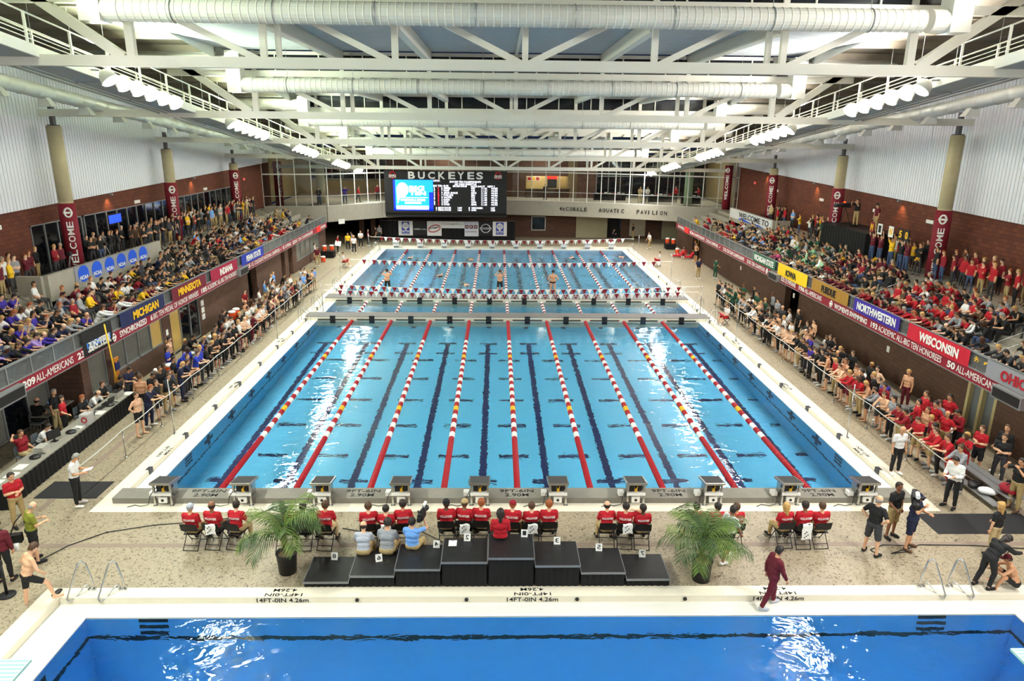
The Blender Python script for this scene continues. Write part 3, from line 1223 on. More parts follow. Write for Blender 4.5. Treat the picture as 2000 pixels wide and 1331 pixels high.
for k, x in enumerate((-15.2, -13.9)):
    c_ = MB()
    c_.box(x - .25, x + .25, 80, 80.5, DZ, 2.95)
    struct('wall_pier_%d' % k, c_, M['brown'])
bs = thing('notice_sign', 'white paper notice on the concrete band above the dark entrance', 'sign', (-15.9, 73.2, 2.9))
b = MB()
d_ = Vector((2.3, 2.0, 0)).normalized()
b.beam((-.35 * d_.x, -.35 * d_.y, 0), (.35 * d_.x, .35 * d_.y, 0), .03, .5)
obj('sheet', b, M['wht'], bs)

# ---- scoreboard ---------------------------------------------------------
SBX0, SBX1, SBY = -11.93, 1.01, 76.6
SBZ = lambda v: 3.0 + (v - 2.7) * .966
sb = thing('scoreboard', 'black electronic scoreboard with red block O emblems under the farthest truss', 'scoreboard', ((SBX0 + SBX1) / 2, SBY, 3.0))
b = MB()
b.box(SBX0, SBX1, SBY, SBY + .35, SBZ(3.2), SBZ(7.72))
b.prism([(SBX0, SBY, SBZ(3.2)), (SBX1, SBY, SBZ(3.2)), (SBX1, SBY + .35, SBZ(2.72)), (SBX0, SBY + .35, SBZ(2.72))], (0, .02, 0))
b.box(SBX0 + .03, SBX1 - .03, SBY + .2, SBY + .35, SBZ(2.72), SBZ(3.2))
obj('cabinet', b, mat('black_panel', (8, 8, 10), .6), sb, world=True)
ux, uz = Vector((1, 0, 0)), Vector((0, 0, 1))


def sbx(px):
    return SBX0 + (px - 78) / (1850 - 78) * (SBX1 - SBX0)


def sbz(py):
    return SBZ(7.72 - (py - 105) / (775 - 105) * 5.0)


b = MB()
for ch, px in zip('BUCKEYES', (425, 568, 712, 860, 1005, 1135, 1280, 1408)):
    text(b, ch, (sbx(px), SBY - .03, sbz(222)), ux, uz, .72, sbz(117) - sbz(222), .03, .05)
obj('title_lettering', b, M['wlet'], sb, world=True)
for px in (203, 1722):
    b = MB()
    cx_, cz_ = sbx(px), sbz(166)
    b.tube([(cx_ + .27 * cos(a), SBY - .03, cz_ + .33 * sin(a)) for a in [2 * pi * q / 20 for q in range(20)]], .09, 6, closed=True)
    em = obj('emblem', b, M['red'], sb, world=True)
    b = MB()
    text(b, 'OHIO', (cx_ - .40, SBY - .16, cz_ - .12), ux, uz, .80, .17, .03, .02)
    text(b, 'STATE', (cx_ - .40, SBY - .16, cz_ - .28), ux, uz, .80, .13, .03, .02)
    b.shift((-cx_, -SBY, -cz_))
    b.shift((cx_ - (SBX0 + SBX1) / 2, 0, cz_ - 3.0))
    obj('emblem_lettering', b, M['wlet'], em)
EM = lambda n, c, s: mat(n, c, .5, emit=s, nz=(3, .05))
x0, x1, z0, z1 = sbx(205), sbx(780), sbz(680), sbz(235)
b = MB()
b.box(x0, x1, SBY - .03, SBY, z0, z1)
vs = obj('video_screen', b, EM('screen_cyan', (20, 150, 235), 1.4), sb, world=True)
loc = Vector(sb.location)
W_, H_ = x1 - x0, z1 - z0
SW = EM('screen_white', (255, 255, 255), 1.6)
SD = EM('screen_blue', (10, 40, 200), 1.3)


def scr(name, f, m):
    q = MB()
    f(q)
    q.shift(-loc)
    return obj(name, q, m, vs)


P = lambda u, v, d=.035: Vector((x0 + u * W_, SBY - d, z0 + v * H_))
scr('screen_border', lambda q: [q.box(x0, x1, SBY - .04, SBY - .03, z0, z0 + .06 * H_), q.box(x0, x0 + .05 * W_, SBY - .04, SBY - .03, z0, z1), q.box(x1 - .10 * W_, x1, SBY - .04, SBY - .03, z0, z0 + .6 * H_)], SD)
scr('screen_ball', lambda q: q.prism([P(.23 + .15 * cos(a), .68 + .23 * sin(a)) for a in [2 * pi * k / 20 for k in range(20)]], (0, -.01, 0)), SW)
scr('screen_swoosh', lambda q: q.prism([P(.08, .75), P(.30, .46), P(.16, .40), P(.10, .2)], (0, -.012, 0)), SW)
scr('screen_lettering', lambda q: [text(q, 'BIG', P(.40, .64, .05), ux, uz, .38 * W_, .17 * H_, .05, .01), text(q, 'TEN', P(.40, .50, .05), ux, uz, .42 * W_, .13 * H_, .05, .01),
                                   q.box(x0 + .18 * W_, x0 + .86 * W_, SBY - .045, SBY - .03, z0 + .42 * H_, z0 + .44 * H_),
                                   text(q, 'SWIMMING & DIVING', P(.18, .31, .05), ux, uz, .62 * W_, .08 * H_, .03, .01), text(q, 'CHAMPIONSHIPS', P(.28, .22, .05), ux, uz, .42 * W_, .07 * H_, .03, .01),
                                   q.box(x0 + .07 * W_, x0 + .88 * W_, SBY - .046, SBY - .03, z0 + .04 * H_, z0 + .16 * H_)], SW)
TW = EM('led_white', (240, 240, 255), 1.3)
TR = EM('led_red', (255, 40, 70), 1.2)
rows = [('OFOF.', 785, 885, 245, 0), ('2010 BIG TEN CHAMPIONSHIPS', 1020, 1475, 258, 0), ('100 YARD FREESTYLE', 1095, 1410, 292, 0), ('BIG TEN 42.05', 785, 1005, 318, 0), ('MCOM 0:42.05', 1070, 1270, 320, 0),
        ('NCAA 0:44.37', 1330, 1530, 322, 0), ('NEXT: 2', 1570, 1675, 322, 0)]
names = ['ZIMMER', 'HUNSY', 'ABDEL KHALIK', 'PHILLIPS', 'WACHTEL', 'ELSON', 'HUFF', 'RYNER']
tm = ['44.03', '44.03', '44.04', '44.04', '44.17', '44.56', '44.66', '44.93']
ri = ['IND', 'PUR', 'MICH', 'MSU', 'PUR', 'PUR', 'IOWA', 'MINN']
lp = ['11.36', '11.41', '11.30', '11.44', '11.36', '11.40', '11.44', '11.45']
b, br_ = MB(), MB()
for s0, xa, xb, y_, _k in rows:
    text(b, s0, (sbx(xa), SBY - .03, sbz(y_ + 14)), ux, uz, sbx(xb) - sbx(xa), .2, .02, .01)
for k in range(8):
    y_ = 365 + k * 33.5
    z_ = sbz(y_)
    text(b, str(2 + k), (sbx(790), SBY - .03, z_), ux, uz, .13, .2, .02, .01)
    text(br_, str((6, 4, 8, 1, 3, 5, 7, 2)[k]), (sbx(848), SBY - .03, z_), ux, uz, .13, .2, .02, .01)
    text(b, str((8, 7, 9, 7, 8, 6, 2, 5)[k]), (sbx(900), SBY - .03, z_), ux, uz, .13, .2, .02, .01)
    text(b, names[k], (sbx(932), SBY - .03, z_), ux, uz, len(names[k]) * .127, .2, .02, .01)
    text(b, ri[k], (sbx(1335), SBY - .03, z_), ux, uz, len(ri[k]) * .13, .2, .02, .01)
    text(b, lp[k], (sbx(1480), SBY - .03, z_), ux, uz, .6, .2, .02, .01)
    text(b, tm[k], (sbx(1622), SBY - .03, z_), ux, uz, .68, .2, .02, .01)
for k, (a_, n_, p_, c_, d_, e2) in enumerate((('6', 'MICH STATE', '169', '8', 'WISCONSIN', '107'), ('7', 'PENN STATE', '165', '9', 'IOWA', '105'))):
    z_ = sbz(650 + k * 32)
    for s0, xa, xb in ((a_, 815, 832), (n_, 850, 1035), (p_, 1135, 1195), (c_, 1295, 1312), (d_, 1335, 1335 + 18 * len(d_)), (e2, 1620, 1680)):
        text(b, s0, (sbx(xa), SBY - .03, z_), ux, uz, sbx(xb) - sbx(xa), .2, .02, .01)
obj('score_lettering', b, TW, sb, world=True)
obj('lane_lettering', br_, TR, sb, world=True)

# ---- sponsor drape and banners below the scoreboard
SPY = 79.0
dp = thing('stage_drape', 'black cloth drape standing behind the far starting blocks', 'drape', (-5.4, SPY + .1, DZ))
b = MB()
n = 90
x0, x1 = -13.0, 2.0
b.sheet([[(x0 + (x1 - x0) * q / n, SPY + .1 + .04 * sin(q * 1.9), z) for q in range(n + 1)] for z in (DZ, 2.35)])
obj('cloth', b, M['drape'], dp, world=True)
b = MB()
b.tube([(x0, SPY + .1, 2.36), (x1, SPY + .1, 2.36)], .025, 6)
obj('crossbar', b, M['steel'], dp, world=True)


def spx(px):
    return -10.92 + (px - 285) / (1812 - 285) * 12.0


def banner(lab, pa, pb, za, zb, m):
    t = thing('sponsor_banner', lab, 'banner', (spx((pa + pb) / 2), SPY, za))
    b = MB()
    b.box(spx(pa), spx(pb), SPY - .02, SPY, za, zb)
    return t, obj('sheet', b, m, t, world=True)


GW = mat('banner_white', (226, 226, 226), .7)
GB = mat('banner_blue', (40, 60, 160), .7)
GK = mat('banner_black', (20, 20, 24), .7)
zt_, zb_ = 2.30, .72
for pa, pb, lab in ((285, 485, 'white and blue ball emblem banner at the drape end by the entrance'), (1612, 1812, 'white and blue ball emblem banner at the drape end by the brick wall')):
    t, s0 = banner(lab, pa, pb, zb_, zt_, GW)
    c_ = (spx(pa) + spx(pb)) / 2
    obj('blue_field', MB().box(c_ - .42, c_ + .42, SPY - .03, SPY - .02, .86, 2.22), GB, t, world=True)
    b = MB()
    b.prism([(c_ + .36 * cos(a), SPY - .035, 1.78 + .36 * sin(a)) for a in [2 * pi * q / 18 for q in range(18)]], (0, -.005, 0))
    b.prism([(c_ - .06, SPY - .035, 1.5), (c_ + .06, SPY - .035, 1.5), (c_ + .12, SPY - .035, 1.25), (c_ - .12, SPY - .035, 1.25)], (0, -.005, 0))
    text(b, 'BIG TEN', (c_ - .36, SPY - .035, 1.08), ux, uz, .72, .2, .04, .004)
    b.box(c_ - .34, c_ + .34, SPY - .036, SPY - .03, .93, .98)
    obj('ball_emblem', b, GW, t, world=True)
    b = MB()
    for q in (-.18, -.06, .06, .18):
        b.box(c_ + q - .02, c_ + q + .02, SPY - .046, SPY - .04, 1.62, 1.95)
    obj('ball_marks', b, GB, t, world=True)
t, s0 = banner('black sponsor banner with small white lettering', 490, 685, zb_, zt_, GK)
b = MB()
text(b, 'verizon', (spx(500), SPY - .025, 1.36), ux, uz, .72, .16, .02, .004)
text(b, 'wireless', (spx(606), SPY - .025, 1.36), ux, uz, .54, .12, .01, .004)
obj('lettering', b, GW, t, world=True)
t, s0 = banner('white sponsor banner with a red oval and black script', 687, 890, zb_ - .02, zt_, GW)
c_ = spx(788)
b = MB()
for k, (ra, rb) in enumerate(((.68, .40), (.60, .33))):
    b.tube([(c_ + ra * cos(a), SPY - .03, 1.5 + rb * sin(a) + .12 * cos(a)) for a in [2 * pi * q / 24 for q in range(24)]], .03, 5, closed=True)
obj('red_oval', b, M['red'], t, world=True)
b = MB()
text(b, 'Dr Pepper', (c_ - .52, SPY - .05, 1.34), (.985, 0, .17), (-.1, 0, .99), 1.02, .3, .02, .004)
obj('lettering', b, M['ink'], t, world=True)
t, s0 = banner('wide low white banner strip with small grey lettering', 892, 1212, 1.55, zt_, GW)
b = MB()
text(b, 'C Fifth Third  Marriott', (spx(900), SPY - .025, 1.92), ux, uz, 1.2, .14, 0, .004)
b.tube([(spx(1062) + .17 * cos(a), SPY - .03, 1.98 + .09 * sin(a)) for a in [2 * pi * q / 16 for q in range(16)]], .015, 4, closed=True)
text(b, 'ENT', (spx(1095), SPY - .025, 1.96), ux, uz, .3, .1, .03, .004)
text(b, 'insurance', (spx(1145), SPY - .025, 1.9), ux, uz, .36, .06, 0, .004)
obj('lettering', b, mat('grey_ink', (90, 90, 92), .7), t, world=True)
t, s0 = banner('pale lilac banner with three maroon letter squares', 1214, 1412, zb_ - .05, zt_, mat('banner_lilac', (206, 206, 220), .7))
for k, ch in enumerate('HFN'):
    b = MB()
    b.box(spx(1222 + k * 62), spx(1272 + k * 62), SPY - .03, SPY - .02, 1.52, 1.9)
    sq = obj('letter_square', b, mat('maroon_ink', (92, 16, 36), .7), t, world=True)
    b = MB()
    text(b, ch, (spx(1235 + k * 62) - t.location.x, -.035, 1.62 - t.location.z), ux, uz, .18, .18, .03, .004)
    obj('letter', b, GW, sq)
b = MB()
text(b, 'STATE SAVINGS', (spx(1226), SPY - .025, 1.1), ux, uz, 1.3, .16, .01, .004)
obj('lettering', b, mat('grey_ink', (90, 90, 92), .7), t, world=True)
t, s0 = banner('black banner with a silver ring and crossbar name emblem', 1413, 1610, zb_ + .02, zt_, GK)
c_ = spx(1512)
b = MB()
b.tube([(c_ + .5 * cos(a), SPY - .04, 1.55 + .46 * sin(a)) for a in [2 * pi * q / 28 for q in range(28)]], .055, 6, closed=True)
b.box(c_ - .64, c_ + .64, SPY - .09, SPY - .03, 1.45, 1.65)
obj('ring', b, mat('silver', (190, 192, 196), .4, .4), t, world=True)
b = MB()
text(b, 'NISSAN', (c_ - .54, SPY - .095, 1.48), ux, uz, 1.08, .14, .03, .004)
b.box(spx(1420), spx(1600), SPY - .03, SPY - .02, .82, .84)
obj('lettering', b, GK, t, world=True)

for k, (x, y) in enumerate(((-18, 81), (-6, 84), (5.5, 83.5), (14, 83), (21, 80))):  # fixtures and lamps added to brighten the dark lobby
    t = thing('added_lobby_light', 'added square ceiling light in the lobby, %s from the left' % ('first', 'second', 'third', 'fourth', 'fifth')[k], 'light', (x, y, 9.9))
    obj('frame', MB().box(-.4, .4, -.4, .4, 0, .1), M['white'], t)
    obj('diffuser', MB().box(-.35, .35, -.35, .35, -.02, 0), mat('added_lobby_lens', (255, 240, 214), .4, emit=4.0), t)
    area('added_lobby_lamp', (x, y, 9.84), (0, 0, -1), .7, .7, 260, (1, .9, .74))

t = thing('added_kitchen_light', 'added strip light above the snack stand opening', 'light', (5.9, 86.7, 7.3))  # fixture and lamp added so the kitchen wall looks lit
obj('housing', MB().box(-2.2, 2.2, -.12, .12, 0, .08), M['white'], t)
area('added_kitchen_lamp', (5.9, 86.7, 7.28), (0, .35, -1), 4.2, .2, 110, (1, .84, .55))
# ================================================================== pool furniture
LX = [X0 - 11.25 + 2.5 * k for k in range(10)]    # lane centres
ORD = ('first', 'second', 'third', 'fourth', 'fifth', 'sixth', 'seventh', 'eighth', 'ninth', 'tenth', 'eleventh', 'twelfth', 'thirteenth', 'fourteenth', 'fifteenth', 'sixteenth',
       'seventeenth', 'eighteenth', 'nineteenth', 'twentieth')
ux, uy, uz = Vector((1, 0, 0)), Vector((0, 1, 0)), Vector((0, 0, 1))
# near bulkhead (grey concrete slab with depth lettering)
t = thing('end_bulkhead', 'grey concrete end wall under the near starting blocks', 'bulkhead', (.7, 20.75, DZ))
b = MB()
b.box(-12.2, 13.62, 20.42, 21.10, -.6, .41)
obj('slab', b, M['concd'], t, world=True)
b = MB()
for k in (0, 2, 4, 6, 8):
    xm = LX[k] + 1.25 - .05
    text(b, '9FT-6IN', (xm - .55, 20.80, .412), ux, uy, 1.1, .19, .01, .004)
    text(b, '2.90M', (xm - .38, 20.53, .412), ux, uy, .76, .19, .01, .004)
obj('depth_lettering', b, M['ink'], t, world=True)
# depth writing by the diving pool
t = thing('depth_marking', 'black depth lettering along the cream curb of the diving pool', 'sign', (1.5, 15.7, DZ))
for xm in (-5.45, .95, 7.35):
    b = MB()
    text(b, '14FT-0IN 4.26m', (xm - .66, 15.632, .07), ux, uz, 1.32, .12, .005, .003)
    text(b, '14FT-0IN', (xm + .48, 15.79, DZ + .006), -ux, -uy, .95, .12, .005, .003)
    text(b, '4.26M', (xm + .3, 15.98, DZ + .006), -ux, -uy, .6, .12, .005, .003)
    obj('lettering', b, M['ink'], t, world=True)
for k, x in enumerate((-3.55, -.75, 2.1, 4.9)):
    b = MB()
    b.tube([(x, 15.63, .14), (x, 15.60, .14)], .05, 10)
    tag(obj('wall_anchor', b, M['black']), 'round black anchor cap on the diving pool curb, %s from the left' % ORD[k], 'anchor', 'anchor caps on the diving pool curb')
t = thing('depth_marking', 'black depth lettering on the cream curbs beside the racing pool', 'sign', (.8, 27, DZ))
for X, s in ((WX0 - G - .25, -1), (WX1 + G + .25, 1)):
    for Y in (24.3, 31.5, 39.0):
        b = MB()
        text(b, '9FT-6IN', (X + s * .0, Y - s * .45, DZ + .004), uy * s, -ux * s, .9, .14, .005, .003)
        text(b, '2.90M', (X - s * .2, Y - s * .3, DZ + .004), uy * s, -ux * s, .6, .12, .005, .003)
        obj('lettering', b, M['ink'], t, world=True)

# near starting blocks
t0 = None
for k, x in enumerate(LX):
    lab = 'near starting block with dark sloped tread, %s from the left' % ORD[k]
    if t0 is None:
        t0 = thing('starting_block', lab, 'starting block', (x, 20.5, DZ), 0, 'near row of starting blocks')
        b = MB()
        a = [(-.30, -.30, .80), (.30, -.30, .80), (.30, .42, .68), (-.30, .42, .68)]
        b.prism(a, (0, 0, .035))
        obj('tread', b, mat('dark_grit_tread', (58, 56, 56), .95, nz=(60, .3)), t0)
        b = MB()
        for s in (-1, 1):
            b.beam((s * .315, -.31, .80), (s * .315, .43, .68), .03, .08)
        b.beam((-.32, -.32, .80), (.32, -.32, .80), .03, .07)
        obj('tread_frame', b, M['steel'], t0)
        for s in (-1, 1):
            b = MB()
            b.beam((s * .26, -.2, 0.0), (s * .26, -.2, .78), .06, .06, (0, 1, 0))
            b.box(s * .26 - .06, s * .26 + .06, -.26, -.14, 0, .02)
            obj('leg', b, M['steel'], t0)
        b = MB()
        b.box(-.29, .29, -.29, -.17, .38, .45)
        obj('step', b, M['wht'], t0)
        b = MB()
        b.box(-.13, .13, -.26, -.19, .12, .30)
        pl = obj('anchor_plate', b, M['wht'], t0)
        b = MB()
        b.tube([(0, -.27, .21), (0, -.255, .21)], .045, 10)
        obj('socket', b, M['black'], pl)
        b = MB()
        b.box(-.22, .22, .08, .40, .19, .66)
        obj('pedestal', b, M['steel'], t0)
        b = MB()
        b.lathe([(.11, 0), (.13, .05), (.13, .2), (.08, .24)], (.12, -.05, .47), 10)
        b.box(-.2, -.04, -.14, .04, .46, .72)
        obj('speaker_unit', b, M['black'], t0)
        b = MB()
        b.tube([(-.02, -.15, .5), (.02, -.2, .58), (.06, -.16, .64), (.03, -.1, .55), (-.02, -.15, .5)], .02, 5)
        b.box(-.03, .05, -.16, -.1, .46, .56)
        obj('yellow_cable', b, M['yel'], t0)
        b = MB()
        b.tube([(-.3, -.1, .5), (-.42, -.2, .3), (-.46, -.25, .06), (-.7, -.3, .03), (-.9, -.2, .02), (-1.1, -.32, .015)], .012, 5)
        obj('timing_cable', b, M['black'], t0)
        b = MB()
        b.box(-.52, -.34, -.02, .2, .22, .36)
        obj('push_button_box', b, M['wht'], t0)
    else:
        dup(t0, (x, 20.5, DZ), None, lab)

# far starting blocks
t0 = None
for k, x in enumerate(LX):
    lab = 'far white starting block on grey post, %s from the left' % ORD[k]
    if t0 is None:
        t0 = thing('starting_block', lab, 'starting block', (x, 74.0, .12), 0, 'far row of starting blocks')
        b = MB()
        b.prism([(-.32, .1, .72), (.32, .1, .72), (.32, -.45, .60), (-.32, -.45, .60)], (0, 0, .06))
        obj('tread', b, M['wht'], t0)
        b = MB()
        b.box(-.24, .24, -.2, -.05, .0, .62)
        obj('pedestal', b, M['alu'], t0)
        b = MB()
        b.box(-.3, .3, -.30, -.22, .22, .6)
        obj('number_plate', b, M['wht'], t0)
        b = MB()
        b.box(.34, .5, -.2, .1, .3, .36)
        obj('side_step', b, M['wht'], t0)
    else:
        dup(t0, (x, 74.0, .12), None, lab)

# two movable bulkheads
for nm_, ya, yb in (('nearer', 44.2, 45.45), ('farther', 49.6, 51.05)):
    t = thing('bulkhead', '%s movable bulkhead with grey deck across the racing pool' % nm_, 'bulkhead', (.78, ya, .3))
    b = MB()
    b.box(-12.3, 13.85, ya, yb, .02, .26)
    b.box(WX0, WX1, ya, yb, -1.2, .02)
    obj('body', b, M['cream'], t, world=True)
    b = MB()
    b.box(-12.3, 13.85, ya + .03, yb - .03, .26, .30)
    obj('deck', b, mat('bulkhead_grating', (116, 112, 110), .8, nz=(30, .12)), t, world=True)
    for x in LX:
        b = MB()
        b.box(x - .17, x + .17, ya - .03, ya + .05, -.5, .36)
        obj('target_pad', b, M['black'], t, world=True)
        b = MB()
        b.box(x - .95, x + .95, ya - .012, ya, .05, .15)
        obj('hand_slot', b, mat('slot_grey', (78, 78, 66), .8), t, world=True)

# lane lines: runs of coloured float discs on a wire
FLM = {'r': M['red'], 'w': M['wht'], 'y': M['yel'], 'm': mat('maroon_plastic', (128, 14, 40), .5)}
_fl = {}


def float_run(L, n, c):
    key = (round(L, 3), n, c)
    if key not in _fl:
        b = MB()
        ys, rs = [], []
        st_ = L / n
        for q in range(n):
            y = q * st_
            ys += [y + .01, y + st_ * .30, y + st_ * .62, y + st_ * .86]
            rs += [.05, .115, .115, .05]
        b.tube([(0, y, 0) for y in ys], rs, 9)
        _fl[key] = b.mesh('float', FLM[c])
    return _fl[key]


LN = ('first', 'second', 'third', 'fourth', 'middle', 'sixth', 'seventh', 'eighth', 'ninth')


def lane_line(x, y0, y1, pattern, lab, group):
    t = thing('lane_line', lab, 'lane line', (x, y0, .02), 0, group)
    b = MB()
    b.tube([(0, 0, 0), (0, y1 - y0, 0)], .012, 4)
    obj('cable', b, M['steel'], t)
    y = 0.0
    for L, n, c in pattern:
        o = link('float', float_run(L, n, c), t)
        o.location = (0, y, 0)
        y += L


def near_pattern(total):
    p = []
    nred = 10
    p += [(.457, 4, 'r')] * nred
    mid = total - 2 * 4.57
    n = int(mid / .457)
    L = mid / n
    q = ['w' if k % 2 == 0 else 'r' for k in range(n)]
    for k in (6, n - 7):
        q[k] = 'y'
    return p + [(L, 4, c) for c in q] + [(.457, 4, 'r')] * nred


for k in range(9):
    x = X0 + (k - 4) * 2.5
    lane_line(x, 21.4, 44.15, near_pattern(22.75), 'red and white lane line of the near course, %s' % (LN[k] + ('' if k == 4 else ' from the left')), 'near course lane lines')
    lane_line(x, 45.5, 49.55, [(.4, 2, 'w' if q % 2 else 'm') for q in range(10)], 'short lane line between the two bulkheads, %s' % (LN[k] + ('' if k == 4 else ' from the left')), 'short lane lines')
    L = 22.5
    n = 44
    pt = [(.5, 3, 'm' if (q < 5 or q > 38) else ('w' if q % 2 else 'm')) for q in range(n)]
    lane_line(x, 51.1, 73.4, pt, 'maroon and white lane line of the far course, %s' % (LN[k] + ('' if k == 4 else ' from the left')), 'far course lane lines')

# pennant lines
_pn = {}


def pennant(L, c, H):
    key = (round(L, 3), c, H)
    if key not in _pn:
        b = MB()
        b.prism([(-L * .48, -.004, 0), (L * .48, -.004, 0), (0, -.004, -H)], (0, .008, 0))
        _pn[key] = b.mesh('pennant', M['maroon'] if c == 'm' else M['wlet'])
    return _pn[key]


def pennants(Y, xa, xb, z, sag, n, H, lab, letters=''):
    t = thing('pennant_line', lab, 'pennants', ((xa + xb) / 2, Y, z), 0, 'backstroke pennant lines')
    zf = lambda x: -sag * (1 - ((x - (xa + xb) / 2) / ((xb - xa) / 2)) ** 2)
    xm = (xa + xb) / 2
    b = MB()
    pts_ = [xa - .9 + (xb - xa + 1.8) * q / 24 for q in range(25)]
    b.tube([(x - xm, 0, zf(max(xa, min(xb, x)))) for x in pts_], .012, 4)
    obj('string', b, M['wht'], t)
    L = (xb - xa) / n
    for q in range(n):
        x = xa + L * (q + .5)
        c = 'm' if q % 2 == 0 else 'w'
        o = link('pennant', pennant(L, c, H), t)
        o.location = (x - xm, 0, zf(x))
        i = (q - (n - 2 * len(letters)) // 2)
        if letters and c == 'm' and 0 <= i // 2 < len(letters) and letters[i // 2] != ' ':
            b = MB()
            text(b, letters[i // 2], (-.06, -.012, -.16), ux, uz, .12, .13, .01, .003)
            obj('letter', b, M['wlet'], o)


pennants(69.1, -11.4, 12.5, 1.92, .28, 62, .42, 'farthest line of maroon and white pennants before the black drape')
pennants(55.7, -10.7, 13.1, 2.02, .22, 60, .40, 'maroon and white pennants above the far course swimmers')
pennants(45.9, -10.4, 12.6, 2.02, .26, 66, .34, 'upper of the two pennant lines over the nearer bulkhead')
pennants(45.0, -10.3, 12.3, 1.86, .22, 68, .36, 'lettered maroon pennants over the nearer bulkhead', 'OHIO STATE BUCKEYES')
for X, Y, H, lab in ((-11.4, 45.4, 1.9, 'left pole of the bulkhead pennant lines'), (13.5, 45.4, 1.9, 'right pole of the bulkhead pennant lines'), (-12.45, 55.7, 2.1, 'tall steel pole on the left curb by the far course'), (13.95, 55.7, 2.1, 'tall steel pole on the right curb by the far course'),
                     (-12.5, 69.1, 2.0, 'steel pennant pole at the far left pool corner'), (13.9, 69.1, 2.0, 'steel pennant pole at the far right pool corner'),
                     (-12.62, 25.9, 2.25, 'tall steel pole on the near left curb'), (13.9, 25.6, 2.25, 'tall steel pole on the near right curb'), (-12.6, 39.4, 2.2, 'tall steel pole on the left curb by the red and navy swimmers'), (13.95, 39.4, 2.2, 'tall steel pole on the right curb by the white shirted timer')):
    t = thing('pennant_pole', lab, 'pole', (X, Y, DZ if abs(X - .8) > 13 or abs(Y - 45.4) > 1 else .30))
    b = MB()
    b.tube([(0, 0, 0), (0, 0, H)], .024, 8)
    obj('tube', b, M['steel'], t, True)
    b = MB()
    b.lathe([(.09, 0), (.09, .015), (.04, .03)], n=10)
    obj('base_plate', b, M['steel'], t)

# grab rails of the diving pool
for x, lab in ((-10.5, 'left grab rail of the left pair at the diving pool'), (-9.72, 'right grab rail of the left pair at the diving pool'), (11.35, 'left grab rail of the right pair at the diving pool'), (12.1, 'right grab rail of the right pair at the diving pool')):
    s = 1 if x < 0 else -1
    t = thing('grab_rail', lab, 'handrail', (x, 15.98, DZ))
    P_ = [(s * .12, .0, 0), (s * .10, .0, .35), (s * .02, -.02, .80), (-s * .05, -.06, .88), (-s * .12, -.12, .82), (-s * .34, -.30, .12), (-s * .38, -.36, -.02), (-s * .34, -.38, -.1), (-s * .2, -.32, -.02), (-s * .08, -.1, .14), (-s * .02, 0, .16), (-s * .0, .03, .0)]
    P2 = []
    for q in range(len(P_) - 1):
        P2 += [P_[q], tuple((P_[q][i] + P_[q + 1][i]) / 2 for i in range(3))]
    P2.append(P_[-1])
    b = MB()
    b.tube(P2, .022, 8)
    obj('rail', b, M['steel'], t, True)
    for px_ in (s * .12, 0):
        b = MB()
        b.lathe([(.06, 0), (.055, .02), (.03, .03)], (px_, .02 if px_ == 0 else 0, 0), 10)
        obj('flange', b, M['steel'], t)
# ladder rails along the racing pool
for X, Y, lab in ((-12.35, 43.3, 'ladder rail at the left end of the nearer bulkhead, near side'), (-12.35, 46.6, 'ladder rail at the left end of the nearer bulkhead, far side'), (-12.3, 52.6, 'ladder rail on the left curb past the farther bulkhead'), (-12.4, 71.5, 'ladder rail at the far left pool corner'),
                  (13.95, 43.3, 'ladder rail at the right end of the nearer bulkhead, near side'), (13.95, 46.6, 'ladder rail at the right end of the nearer bulkhead, far side'), (13.9, 52.6, 'ladder rail on the right curb past the farther bulkhead'), (13.9, 71.5, 'ladder rail at the far right pool corner')):
    s = 1 if X < 0 else -1
    t = thing('ladder_rail', lab, 'handrail', (X, Y, DZ))
    for dy in (-.28, .28):
        b = MB()
        b.tube([(0, dy, 0), (0, dy, .75), (s * .06, dy, .86), (s * .2, dy, .9), (s * .5, dy, .55), (s * .6, dy, -.1)], .022, 6)
        obj('rail', b, M['steel'], t, True)

# springboards
for x0, x1, yt, lab in ((-8.28, -7.70, 9.95, 'pale green springboard tip at the lower left corner'), (8.90, 9.48, 10.08, 'pale green springboard tip at the lower right corner')):
    t = thing('springboard', lab, 'springboard', ((x0 + x1) / 2, yt, 3.2))
    b = MB()
    b.box(x0, x1, yt - 4.9, yt, 3.15, 3.2)
    obj('board', b, mat('pale_green_grit', (168, 214, 196), .7, nz=(60, .12)), t, world=True)
    b = MB()
    for q in range(12):
        b.box(x0 + .03, x1 - .03, yt - .06 - q * .09, yt - .03 - q * .09, 3.2, 3.206)
    obj('grip_strip', b, mat('green_grip', (140, 190, 172), .8, nz=(40, .1)), t, world=True)
    b = MB()
    b.box(x0 - .15, x1 + .15, yt - 5.2, yt - 4.2, 0, 3.12)
    obj('stand', b, M['conc'], t, world=True)

# ================================================================== balcony fronts: bands, banners, glass rail
def yv(s):                                   # reading direction on a balcony front
    return uy if s < 0 else -uy


def front_text(b, s, s_, ya, yb, za, zb, X, bold=.012):
    lo = ya
    text(b, s_, (X - s * .012, ya, za), yv(s), uz, abs(yb - ya), zb - za, bold, .004)


